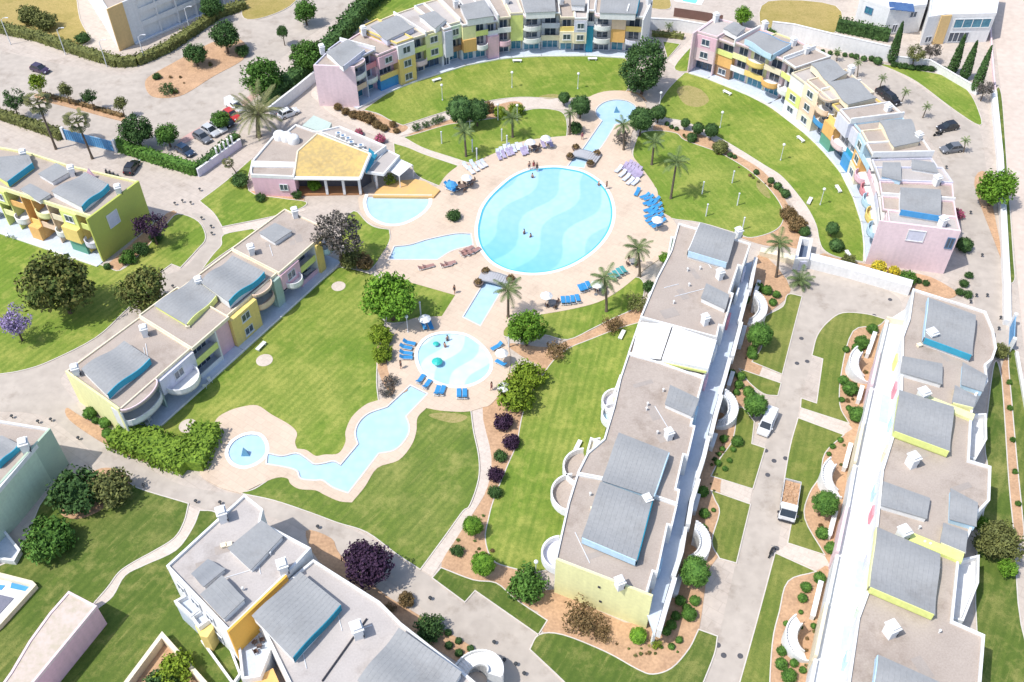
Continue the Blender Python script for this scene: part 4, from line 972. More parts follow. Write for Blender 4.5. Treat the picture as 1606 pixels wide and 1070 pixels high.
# terraces on the left face: blue pools of tiles, a yellow round box, the paved roof terrace
for pts, z, colr, pc_ in [([(274,944),(300,930),(322,950),(300,968)],4.2,'sky','white'),([(300,968),(326,952),(338,966),(312,985)],4.0,'sky','white'),([(372,992),(398,972),(428,1010),(408,1062),(380,1066)],3.4,'sky','white'),([(316,1006),(350,984),(378,1058),(366,1075)],.5,'lavender','white')]:
    w_ = UL(pts, z); o = [(p.x, p.y) for p in w_]; mb = MB(); mb.prism(o, 0, z-.5, bottom=False); q = b.part('side_terrace', mb, M_tile)
    mb = MB(); mb.prism(offset_poly(o, .05), max(0, z-.9), z+.2, holes=[offset_poly(o, -.22)]); b.part('terrace_parapet', mb, P_(pc_), parent=q)
w_ = UL([(306,982),(318,962),(330,966),(335,985),(325,1000),(314,998)], 3.4); mb = MB(); mb.prism([(p.x, p.y) for p in w_], 0, 3.4, bottom=True); b.part('yellow_bay', mb, P_('yellow'))
w_ = UL([(392,1068),(428,1048),(440,1075),(420,1100),(392,1095)], 2.6); mb = MB(); mb.prism([(p.x, p.y) for p in w_], 0, 2.6, bottom=True); b.part('orange_bay', mb, P_('orange'))
A1, B1 = [Vector((*W1[i].xy, 0)) for i in (0, 6)]; 
for t0_, t1_, z_, c_ in [(.12,.25,4.8,0),(.35,.5,4.8,0),(.6,.72,4.8,0),(.35,.5,1.0,0),(.6,.75,1.0,0)]:
    wall_panel(b, 'window', A1, B1, t0_, t1_, z_, z_+1.6, .05, M_frame, M_glass, 2)

# ================================================================ light-green block at the left edge
b = Bld('apartment_block', 'block with tall pale green end wall and white window panel, left edge', 'apartment block', (30,780))
h = 7.0
W = UL([(-80,642),(0,662),(79.5,675),(0,769),(-80,850)], h)
b.block(W, h, 'mint')
mb = MB(); a_, c_ = Vector((*W[2].xy, 0)), Vector((*W[4].xy, 0)); mb.wallbox(a_, c_, .3, 0, h+.42); b.part('end_wall', mb, mat('plaster_pale_green', (.47,.58,.44), (.41,.51,.40), rough=.85))
wall_panel(b, 'window', c_, a_, .38, .58, 3.8, 6.4, .17, P_('white'), P_('lavender'), 1)
vents(b, c_, a_, [(.63,4.2),(.67,2.6)], .2)
b.wave([(-60,690),(2,684),(28,698),(-5,728)], 7.9, h, side='sky', fascia={3:'teal'}, amp=.2, rot=3)
b.chimney((43,707), h, 1.3)
w_ = UL([(-40,850),(5,828),(32,862),(22,880),(-40,872)], 1.0); o = [(p.x, p.y) for p in w_]; mb = MB(); mb.prism(o, 0, 1.0, holes=[offset_poly(o, -.3)], bottom=False); b.part('terrace_parapet', mb, P_('white'))
mb = MB(); mb.prism(offset_poly(o, -.28), 0, .2, bottom=False); b.part('terrace', mb, M_tile)

# ================================================================ pink annexe, patios
b = Bld('annexe', 'low annexe with mauve pink side wall and pale tan roof, on the lower-left lawn', 'outbuilding', (100,1010))
o = [(p.x, p.y) for p in UL([(108,928),(152,951),(48,1077),(20,1120),(-30,1120),(17,1055),(46,1006),(78,962)], 4.2)]
b.block([Vector(p) for p in o], 4.2, 'pink', par=.12, roofm=mat('annexe_roof', (.60,.50,.44), (.48,.42,.32), scale=.4, fine=2, amt=.6, rough=.9), parc='palepink')
o = [(p.x, p.y) for p in UL([(-60,892),(0,898),(51,911),(57,917),(0,980),(-60,1030)], .9)]
b = Bld('patio_wall', 'low cream wall round a sunken white and blue patio, at the left edge', 'patio wall', (30,940))
mb = MB(); mb.prism(o, 0, .9, holes=[offset_poly(o, -.55)], bottom=False); b.part('wall', mb, P_('cream'))
mb = MB(); mb.prism(offset_poly(o, -.5), 0, .12, bottom=False); b.part('floor', mb, P_('white'))
for q_ in ([(18,914),(48,921),(40,927),(16,922)], [(-10,916),(8,918),(2,925),(-12,924)]):
    mb = MB(); mb.prism([(p.x, p.y) for p in UL(q_, .2)], .1, .2); b.part('blue_inlay', mb, P_('blue'))
mb = MB(); mb.prism([(p.x, p.y) for p in UL([(-20,928),(22,938),(0,962),(-20,975)], .2)], .1, .21); b.part('dark_paving', mb, mat('dark_paving', (.16,.17,.22), (.22,.22,.27)))
o = [(p.x, p.y) for p in UL([(254,990),(345,1092),(330,1130),(190,1130),(175,1095)], 1.6)]
b = Bld('planter_wall', 'cream wall enclosing a square of garden plants, bottom left', 'planter wall', (255,1050))
mb = MB(); mb.prism(o, 0, 1.6, holes=[offset_poly(o, -.5)], bottom=False); b.part('wall', mb, P_('cream'))
mb = MB(); mb.prism(offset_poly(o, -.45), 0, .2, bottom=False); b.part('soil', mb, M_soil)

# ================================================================ clubhouse
b = Bld('clubhouse', 'pink clubhouse with a big sloping yellow roof and a columned veranda above the half-round pool', 'clubhouse', (500,290))
h = 4.2
o = UL([(393,268),(396,254),(429,215),(448,210),(464,197),(492,207),(510,209),(470,238),(461,279),(394,276)], h)
b.block(o, h, 'pink', par=.3)
mb = MB(); w_ = UL([(396,254),(464,256),(462,264),(394,263)], h); mb.prism([(p.x, p.y) for p in w_], h, h+.25); b.part('roof_band', mb, P_('white'))
def slab(b, name, pts, th, m, parent=None):
    """pts: world points with their own heights"""
    mb = MB(); n = len(pts); vs = [tuple(p) for p in pts]+[(p[0], p[1], p[2]-th) for p in pts]
    mb.add(vs, [tuple(range(n)), tuple(range(2*n-1, n-1, -1))]+[((i+1)%n, i, i+n, (i+1)%n+n) for i in range(n)]); return b.part(name, mb, m, parent)
M_yroof = mat('yellow_roof_paint', (.60,.43,.155), (.45,.335,.15), scale=.2, fine=1.6, amt=.7, rough=.8, stain=.6)
y = [U(498,210,6.2), U(467,238,5.6), U(461,280,3.9), U(565,281,3.9), U(574,258,5.4), U(581,242,6.0)]
mid = (y[1]+y[4])/2
yr = slab(b, 'yellow_roof', [y[0], y[1], y[4], y[5]], .25, M_yroof); slab(b, 'yellow_roof', [y[1], y[2], y[3], y[4]], .25, M_yroof)
def rail(b, name, pts, r, m, parent=None):
    mb = MB(); mb.tube(pts, r, 6); return b.part(name, mb, m, parent)
up = Vector((0,0,.05))
rail(b, 'white_edge', [y[5]+up, y[4]+up, y[3]+up], .3, P_('white')); rail(b, 'white_edge', [y[2]+up, y[3]+up], .34, P_('white')); rail(b, 'white_edge', [y[0]+up, y[1]+up, y[2]+up], .18, P_('cream')); rail(b, 'white_edge', [y[0]+up, y[5]+up], .16, P_('cream'))
# hall under the yellow roof
mb = MB(); w_ = [U(498,212,5.5), U(468,240,5), U(462,268,3.6), U(566,268,3.6), U(578,246,5.4)]
mb.prism([(p.x, p.y) for p in w_], 0, 3.5, bottom=False); b.part('hall', mb, mat('dark_hall', (.12,.12,.14)))
mb = MB(); w_ = UL([(462,308),(572,306),(566,290),(462,290)]); mb.prism([(p.x, p.y) for p in w_], 0, .3); b.part('veranda_floor', mb, mat('terracotta_floor', (.46,.24,.12), (.38,.19,.09)))
for x in (514,541,566):
    mb = MB(); c = U(x, 306); mb.box((c.x, c.y, 1.9), (.42,.42,3.3)); b.part('column', mb, P_('white'))
mb = MB(); w_ = UL([(500,208),(533,200),(606,231),(588,244)], 4.6); mb.prism([(p.x, p.y) for p in w_], 0, 4.6, bottom=False); b.part('side_wing', mb, P_('white'))
oo = [(p.x, p.y) for p in w_]; mb = MB(); mb.prism(offset_poly(oo, -.2), 4.6, 4.64); b.part('flat_roof', mb, M_gravelg); mb = MB(); mb.prism(offset_poly(oo, .02), 4.4, 4.95, holes=[offset_poly(oo, -.22)]); b.part('parapet', mb, P_('white'))
for i, (x, y_) in enumerate([(531,211),(538,215),(546,219),(551,225),(566,230)]):
    c = U(x, y_, 5.1); mb = MB(); mb.box((c.x, c.y, 5.05), (1.0,.8,.8), .3); q = b.part('air_conditioner', mb, P_('white'))
    mb = MB(); mb.lathe([(.0,.02),(.3,.02),(.3,.0)], (c.x, c.y, 5.46), 10); b.part('fan', mb, M_frameb, parent=q)
mb = MB(); w_ = UL([(606,235),(627,245),(602,274),(573,270)], 3.8); mb.prism([(p.x, p.y) for p in w_], 3.5, 3.8); b.part('grey_canopy', mb, M_gravelg)
mb = MB(); mb.prism(offset_poly([(p.x, p.y) for p in w_], .02), 3.45, 3.95, holes=[offset_poly([(p.x, p.y) for p in w_], -.25)]); b.part('canopy_rim', mb, P_('white'))
w2_ = UL([(580,243),(592,245),(575,268),(573,268)], 4.3); slab(b, 'teal_gable', [Vector((*w2_[0].xy,5.8)), Vector((*w2_[1].xy,4.6)), Vector((*w2_[2].xy,3.9)), Vector((*w2_[3].xy,4.2))], .2, P_('teal'))
for x, y_ in ((592,296),(588,284),(612,284)):
    c = U(x, y_); mb = MB(); mb.box((c.x, c.y, 1.75), (.35,.35,3.5)); b.part('column', mb, P_('white'))
w_ = UL([(626,250),(647,257),(626,275),(608,268)], 3.1); slab(b, 'white_awning', [Vector((*w_[0].xy,3.3)), Vector((*w_[1].xy,2.9)), Vector((*w_[2].xy,2.9)), Vector((*w_[3].xy,3.3))], .1, P_('white'))
for p in (w_[1], w_[2]): 
    mb = MB(); mb.box((p.x, p.y, 1.4), (.15,.15,2.8)); b.part('awning_post', mb, P_('white'))
w_ = UL([(474,197),(492,181),(520,193),(512,210)], 3.6); mb = MB(); mb.prism([(p.x, p.y) for p in w_], 0, 3.6, bottom=False); b.part('glass_court', mb, mat('green_court_roof', (.52,.62,.54), (.44,.52,.48), rough=.4))
for x, y_ in ((439,217),(450,219),(461,223)):
    c = U(x, y_, h); mb = MB(); mb.lathe([(1.05,0),(1.05,1.0),(.85,1.25),(.4,1.4),(0,1.42)], (c.x, c.y, h), 16); b.part('water_tank', mb, P_('white'), smooth=True)
wall_panel(b, 'window', o[9], o[8], .62, .82, 1.4, 2.8, .04, M_frame, M_glass, 2)
# raised orange terrace over the half-round pool
tb_ = thing('terrace', 'raised orange terrace with a straight edge over the half-round pool', 'terrace', U(640,300))
w_ = UL([(585,308),(592,296),(618,284),(652,281),(668,285),(690,298),(680,309)], .5); mb = MB(); mb.prism([(p.x, p.y) for p in w_], 0, .5, bottom=False)
obj('terrace_slab', mb, mat('orange_terrace', (.72,.46,.16), (.66,.40,.18), scale=.3, fine=3), tb_)
mb = MB(); mb.wallbox(U(578,309), U(678,310), .35, 0, .56); obj('edge', mb, P_('peach'), tb_)


# ================================================================ neighbours along the top edge
b = Bld('apartment_block', 'white block with ochre end wall and balcony bands, behind the top-left hedge', 'apartment block', (240,40))
W = UL([(188,80),(211,69),(352,8),(330,-90),(120,-30)])
b.block(W, 9.0, 'white', front=[1], rec=1.3)
mb = MB(); mb.wallbox(W[0]-Vector((0,.1,0)), W[1]-Vector((0,.1,0)), .25, 0, 9.4); b.part('end_wall', mb, P_('ochre'))
b.facade(W[1], W[2], 9.0, 1.3, [(.12,['wall:white','wall:white','wall:white']),(.3,['gls','log:white','log:white']),(.5,['gls:cream','log:white','log:white']),(.7,['gls:cream','log:white','log:white']),(.9,['gls:cream','log:white','log:white']),(1,['gls','log:white','log:white'])], nf=3, tdepth=.6)
def villa(name, label, pts, h, zt=0, par=.3):
    b = Bld(name, label, 'villa', (sum(p[0] for p in pts)/len(pts), sum(p[1] for p in pts)/len(pts)))
    W = UL(pts); b.block(W, h, 'white', par=par, roofm=P_('white')); return b, W
b, W = villa('villa', 'white flat-roofed villa with solar panels, left of the cypress trees', [(1338,38),(1384,56),(1440,50),(1448,4),(1360,-10)], 6.0)
wall_panel(b, 'window', W[0], W[1], .25, .5, 3.4, 4.9, .04, M_frameb, M_glassb, 2); wall_panel(b, 'window', W[1], W[2], .2, .35, .5, 2.4, .04, M_frame, M_glass, 2); wall_panel(b, 'window', W[1], W[2], .6, .8, 3.6, 5, .04, M_frame, M_glass, 2)
for i in range(4):
    c = U(1402+i*9, 8+i*1, 6.6); mb = MB(); mb.add([(c.x-.9,c.y-.9,6.1),(c.x+.6,c.y-1.0,6.1),(c.x+.6,c.y+.8,6.9),(c.x-.9,c.y+.9,6.9)], [(0,1,2,3)]); mb.add([(c.x-.9,c.y-.9,6.0),(c.x+.6,c.y-1.0,6.0),(c.x+.6,c.y+.8,6.8),(c.x-.9,c.y+.9,6.8)], [(3,2,1,0)]); b.part('solar_panel', mb, mat('solar_blue', (.05,.10,.24), (.10,.18,.34), rough=.2))
b, W = villa('villa', 'white modern villa with an ochre panel and a wide glass front, by the sandy road', [(1442,72),(1468,68),(1546,66),(1556,10),(1452,0)], 6.2, par=.4)
wall_panel(b, 'window', W[1], W[2], .22, .95, 3.4, 5.5, .05, P_('white'), M_glassb, 4)
mb = MB(); a_ = W[0].lerp(W[1], .75); mb.wallbox(a_-Vector((0,.2,0)), W[1].lerp(W[2], .12)-Vector((0,.2,0)), .3, 0, 6.5); b.part('ochre_panel', mb, P_('ochre'))
wall_panel(b, 'glass_door', W[1], W[2], .2, .6, .2, 2.5, .05, M_frame, M_glass, 4); wall_panel(b, 'window', W[0], W[1], .2, .6, .6, 2.0, .05, M_frame, M_glass, 2)
# ================================================================ vegetation
def foliage(name, c1, c2, rnd=.12, scale=1.1):
    c1 = tuple(v*1.45 for v in c1); c2 = tuple(v*1.35 for v in c2)
    m = mat(name, c1, c2, rough=.75, scale=scale, fine=5, amt=.75, spec=.15, rnd=rnd)
    return m
F_bright = foliage('leaf_bright_green', (.13,.24,.025), (.05,.12,.012))
F_green = foliage('leaf_green', (.085,.17,.03), (.03,.075,.014))
F_dark = foliage('leaf_dark_green', (.06,.115,.032), (.022,.05,.016))
F_lime = foliage('leaf_yellow_green', (.17,.225,.022), (.075,.125,.012))
F_hedge = foliage('leaf_hedge_green', (.14,.21,.025), (.06,.11,.014))
F_olive = foliage('leaf_olive', (.15,.16,.05), (.06,.07,.025))
F_rust = foliage('leaf_green_with_rust', (.13,.12,.035), (.05,.09,.02), scale=.6)
F_purple = foliage('leaf_purple', (.055,.028,.055), (.018,.010,.022))
F_grey = foliage('leaf_grey_mauve', (.125,.105,.10), (.055,.055,.04))
F_brown = foliage('leaf_brown_olive', (.20,.13,.06), (.08,.06,.025))
F_pink = foliage('leaf_pink_flower', (.46,.08,.20), (.14,.10,.05), scale=2.5)
F_yellow = foliage('leaf_yellow_flower', (.55,.42,.03), (.18,.20,.03), scale=2.5)
F_lilac = foliage('leaf_lilac_flower', (.34,.26,.48), (.14,.12,.16), scale=2)
M_bark = mat('bark', (.16,.11,.075), (.09,.065,.045), rough=.95, fine=9)
M_palmbark = mat('palm_bark', (.19,.15,.11), (.11,.085,.065), rough=.95, fine=9)

def leaf_quads(C, Nn, size, rng, jitter=.9):
    """quads centred at C, roughly facing Nn"""
    k = len(C)
    n = Nn + rng.normal(0, jitter, (k, 3)); n /= np.linalg.norm(n, axis=1, keepdims=True)+1e-9
    r = rng.normal(0, 1, (k, 3)); a = np.cross(n, r); a /= np.linalg.norm(a, axis=1, keepdims=True)+1e-9
    b = np.cross(n, a); s = size*rng.uniform(.6, 1.3, (k, 1))
    V = np.stack([C-a*s*.8, C-b*s*.45, C+a*s*.8, C+b*s*.45], 1).reshape(-1, 3)
    return V
def quads_mesh(name, V, m):
    me = bpy.data.meshes.new(name); k = len(V)//4
    me.vertices.add(len(V)); me.vertices.foreach_set('co', V.astype(np.float32).ravel())
    me.loops.add(len(V)); me.loops.foreach_set('vertex_index', np.arange(len(V), dtype=np.int32))
    me.polygons.add(k); me.polygons.foreach_set('loop_start', np.arange(0, len(V), 4, dtype=np.int32)); me.polygons.foreach_set('loop_total', np.full(k, 4, dtype=np.int32))
    me.materials.append(m); me.update(calc_edges=True); return me
def crown_pts(seed, clumps, per, cr, rad=(1, 1, 1), hollow=.55, flat=0.0, lobes=0):
    rng = np.random.default_rng(seed)
    d = rng.normal(0, 1, (clumps, 3)); d /= np.linalg.norm(d, axis=1, keepdims=True)
    r = hollow+(1-hollow)*rng.uniform(0, 1, (clumps, 1))**.6
    if lobes:
        ld = rng.normal(0, 1, (lobes, 3)); ld /= np.linalg.norm(ld, axis=1, keepdims=True)
        w_ = np.clip((d@ld.T).max(1, keepdims=True), 0, 1); r = r*(.68+.38*w_**2)
    c = d*r*(1-cr*.5); c = c*np.array(rad)
    if flat: c[:, 2] = np.where(c[:, 2] < 0, c[:, 2]*(1-flat), c[:, 2])
    q = rng.normal(0, 1, (clumps, per, 3)); q /= np.linalg.norm(q, axis=2, keepdims=True); q *= (rng.uniform(.25, 1, (clumps, per, 1))**.5)*cr*rng.uniform(.7, 1.2, (clumps, 1, 1))
    C = (c[:, None, :]+q).reshape(-1, 3); Nn = q.reshape(-1, 3)/cr*.8 + C*.6 + np.array([0, 0, .3])
    return C, Nn, rng
def branch_trunk(h, r, spread, seed, n=5):
    rng = random.Random(seed); mb = MB(); lean = (rng.uniform(-.06, .06), rng.uniform(-.06, .06))
    fork = h*.62; top = (lean[0]*h, lean[1]*h, fork)
    mb.tube([(0, 0, -.02), (lean[0]*h*.5, lean[1]*h*.5, fork*.5), top], [r*1.25, r, r*.8], 7)
    for i in range(n):
        a = 2*PI*i/n+rng.uniform(-.4, .4); s = spread*rng.uniform(.6, 1)
        mb.tube([top, (top[0]+math.cos(a)*s*.5, top[1]+math.sin(a)*s*.5, fork+(h-fork)*.6), (top[0]+math.cos(a)*s, top[1]+math.sin(a)*s, h*1.05+rng.uniform(0, .3))], [r*.7, r*.45, r*.15], 5)
    return mb
KINDS = {}
def make_kind(kind, name, mats, zc, trunk=None, variants=1, **kw):
    """prototype of crown radius 1 whose crown centre stands zc above ground"""
    KINDS[kind] = dict(zc=zc, protos=[], name=name, mats=mats, kw=kw, trunk=trunk, variants=variants, used=0)
def proto(kind, m):
    K = KINDS[kind]; key = m.name
    L = [p for p in K['protos'] if p[0] == key]
    if len(L) < K['variants']:
        seed = sum(ord(ch) for ch in kind+key)+len(L)*37
        kw = dict(K['kw']); size = kw.pop('size', .09); core = kw.pop('core', 0); jit = kw.pop('jit', .9)
        C, Nn, rng = crown_pts(seed, **kw); C = C+np.array([0, 0, K['zc']])
        C[:, 2] = np.maximum(C[:, 2], .03)
        V = leaf_quads(C, Nn, size, rng, jit)
        if core:
            mb = MB(); mb.ball((0, 0, K['zc']), core, 10, 7, kw.get('rad', (1, 1, 1))[2]); cv = np.array(mb.v); q4 = []
            for f in mb.f: q4 += [cv[f[0]], cv[f[1]], cv[f[2]], cv[f[3] if len(f) > 3 else f[2]]]
            qq = np.array(q4).reshape(-1, 4, 3); qq[:, 3] += 1e-4; V = np.concatenate([V, qq.reshape(-1, 3)])
        cm = quads_mesh(name_ := 'crown', V, m)
        tm = None
        if K['trunk']: tm = branch_trunk(*K['trunk'], seed).mesh('trunk', M_bark)
        p = (key, cm, tm); K['protos'].append(p); return p
    K['used'] += 1
    return L[K['used'] % len(L)]
make_kind('broad', 'tree', None, 1.15, (1.1, .06, .6), 3, clumps=120, per=40, cr=.25, rad=(1, 1, .85), hollow=.45, flat=.1, lobes=8, size=.085)
make_kind('loose', 'tree', None, 1.5, (1.45, .05, .6), 2, clumps=60, per=34, cr=.22, rad=(1, 1, .8), hollow=.4, flat=.2, lobes=7, size=.075)
make_kind('street', 'street_tree', None, 2.1, (2.0, .06, .5), 2, clumps=60, per=36, cr=.28, rad=(1, 1, .85), hollow=.35, lobes=7, size=.10)
make_kind('big', 'tree', None, 1.15, (1.1, .05, .5), 1, clumps=190, per=46, cr=.20, rad=(1, .9, 1.15), hollow=.55, lobes=11, size=.06)
make_kind('ball', 'round_tree', None, 1.5, (1.1, .07, .4), 2, clumps=150, per=26, cr=.17, rad=(1, 1, .9), hollow=.86, size=.075, core=.84, jit=.5)
make_kind('bush', 'shrub', None, .62, None, 3, clumps=90, per=26, cr=.26, rad=(1, 1, .72), hollow=.55, flat=.3, lobes=8, size=.11, core=.5)
make_kind('clip', 'round_shrub', None, .72, None, 2, clumps=110, per=22, cr=.18, rad=(1, 1, .82), hollow=.85, flat=.15, size=.095, core=.82, jit=.5)
make_kind('wispy', 'shrub', None, .6, None, 2, clumps=46, per=22, cr=.24, rad=(1, 1, .65), hollow=.3, flat=.3, lobes=6, size=.085)
def ppm(px, py, z=0): p = U(px, py, z); return FPX/(p.y*CP+(CAMH-z)*SP)
def plant(kind, m, cx, cy, rpx, label, group=None, cat=None, name=None, squash=1.0):
    K = KINDS[kind]; r = rpx/ppm(cx, cy); zc = K['zc']*r*squash
    c = U(cx, cy, zc); r = rpx*((c-cam.location).length)/FPX*.98
    key, cm, tm = proto(kind, m)
    nm = name or K['name']
    rt = thing(nm, label, cat or ('tree' if tm else 'shrub'), (c.x, c.y, 0), group) if tm else None
    rz = random.uniform(0, 2*PI); s = (r, r, r*squash)
    if tm:
        rt.rotation_euler = (0, 0, rz); rt.scale = s
        for nme, me in (('crown', cm), ('trunk', tm)):
            o = bpy.data.objects.new(nme, me); COL.objects.link(o); o.parent = rt
        return rt
    o = bpy.data.objects.new(nm, cm); COL.objects.link(o); o.location = (c.x, c.y, 0); o.rotation_euler = (0, 0, rz); o.scale = s
    return tag(o, label, cat or 'shrub', group)

# --- single trees
for kind, m, x, y, r, lab in [
  ('broad', F_bright, 612, 463, 46, 'big bright green leafy tree between the striped lawn and the small round pool'),
  ('broad', F_bright, 826, 513, 35, 'bright green leafy tree right of the palm, above the small pool'),
  ('big', F_dark, 1011, 104, 41, 'huge dark green tree beside the fountain at the north end of the canal'),
  ('broad', F_rust, 90, 444, 54, 'large tree with rusty top on the lawn below the far-left block'),
  ('broad', F_rust, 224, 455, 40, 'tree with rusty top beside the pale parking bay'),
  ('loose', F_grey, 528, 362, 46, 'sparse grey-mauve tree between the clubhouse and the two-storey block'),
  ('broad', F_purple, 575, 881, 42, 'dark purple tree on the curved road at the bottom block'),
  ('loose', F_purple, 236, 352, 27, 'dark purple tree against the olive-lime end wall'),
  ('broad', F_green, 412, 121, 33, 'broad green tree beside the big date palm'),
  ('broad', F_green, 480, 86, 29, 'broad green tree behind the pale pink end wall'),
  ('broad', F_dark, 213, 206, 26, 'green tree above the blue wall by the two tall palms'),
  ('broad', F_green, 262, 211, 20, 'green tree beside the dark blue parked car'),
  ('broad', F_green, 344, 187, 16, 'small green tree among the parked cars'),
  ('broad', F_dark, 305, 84, 19, 'small dark tree standing alone on the orange traffic island'),
  ('broad', F_dark, 352, 57, 25, 'bigger dark tree at the upper end of the orange traffic island'),
  ('broad', F_dark, 331, 12, 20, 'dark tree at the end of the clipped hedge, top edge'),
  ('broad', F_green, 478, 18, 20, 'green tree on the road corner at the top edge'),
  ('street', F_dark, 443, 50, 11, 'thin young tree beside the road, left of the pink end wall'),
  ('broad', F_bright, 1563, 295, 30, 'bright green tree by the wall of the sandy road'),
  ('broad', F_bright, 1166, 24, 15, 'bright green tree behind the eastern crescent, top edge'),
  ('broad', F_olive, 1566, 850, 34, 'loose olive-green tree on the strip right of the right-hand block'),
  ('broad', F_bright, 1580, 893, 16, 'small bright green tree below the olive one at the right edge'),
  ('loose', F_olive, 1437, 85, 16, 'pale wispy tree between the first cypress and the others'),
  ('loose', F_grey, 1462, 80, 14, 'greyish bare tree in front of the modern villa'),
  ('loose', F_lilac, 20, 505, 28, 'lilac flowering tree at the left edge'),
  ('loose', F_dark, 20, 160, 20, 'dark ragged tree by the hedge at the left edge'),
  ('loose', F_grey, 1545, 140, 14, 'grey bare tree beside the last cypress')]:
    plant(kind, m, x, y, r, lab)
for (x, y, r, m, w_) in [(59,130,15,F_lime,'yellow-green'),(102,142,12,F_olive,'pale olive'),(140,152,12,F_dark,'dark'),(189,163,12,F_olive,'light green')]:
    plant('street', m, x, y, r, {'yellow-green':'yellow-green young tree at the left end of the road median','pale olive':'pale olive young tree, second on the road median','dark':'dark young tree, third on the road median','light green':'light green young tree at the right end of the road median'}[w_], 'young trees on the road median')
for (x, y, r, lab) in [(722,170,23,'large dark round tree, left of the pair north of the pool lawn'),(748,172,20,'dark round tree, right of the pair north of the pool lawn'),(885,153,10,'small round tree left of the canal fountain'),(911,164,17,'dark round tree left of the canal fountain'),
   (1006,186,21,'dark round tree right of the canal'),(1033,176,13,'smaller round tree behind the one right of the canal'),(1075,193,8,'first small round tree along the curved path'),(1095,201,10,'second small round tree along the curved path'),(1116,204,12,'third small round tree along the curved path')]:
    plant('ball', F_dark, x, y, r, lab)
for (x, y, r, m, lab) in [(742,824,17,F_bright,'clipped round bright green tree beside the cream path'),(758,884,20,F_bright,'clipped round bright green tree below its smaller twin'),(1090,896,25,F_green,'round green tree beside the lowest curved stair'),(1192,524,21,F_green,'round green tree below the highest curved stair'),(1185,634,20,F_green,'round green tree beside the white van'),(1295,789,21,F_green,'round green tree right of the white truck'),(1306,358,11,F_dark,'round dark tree on the lawn near the gatehouse')]:
    plant('ball', m, x, y, r, lab)
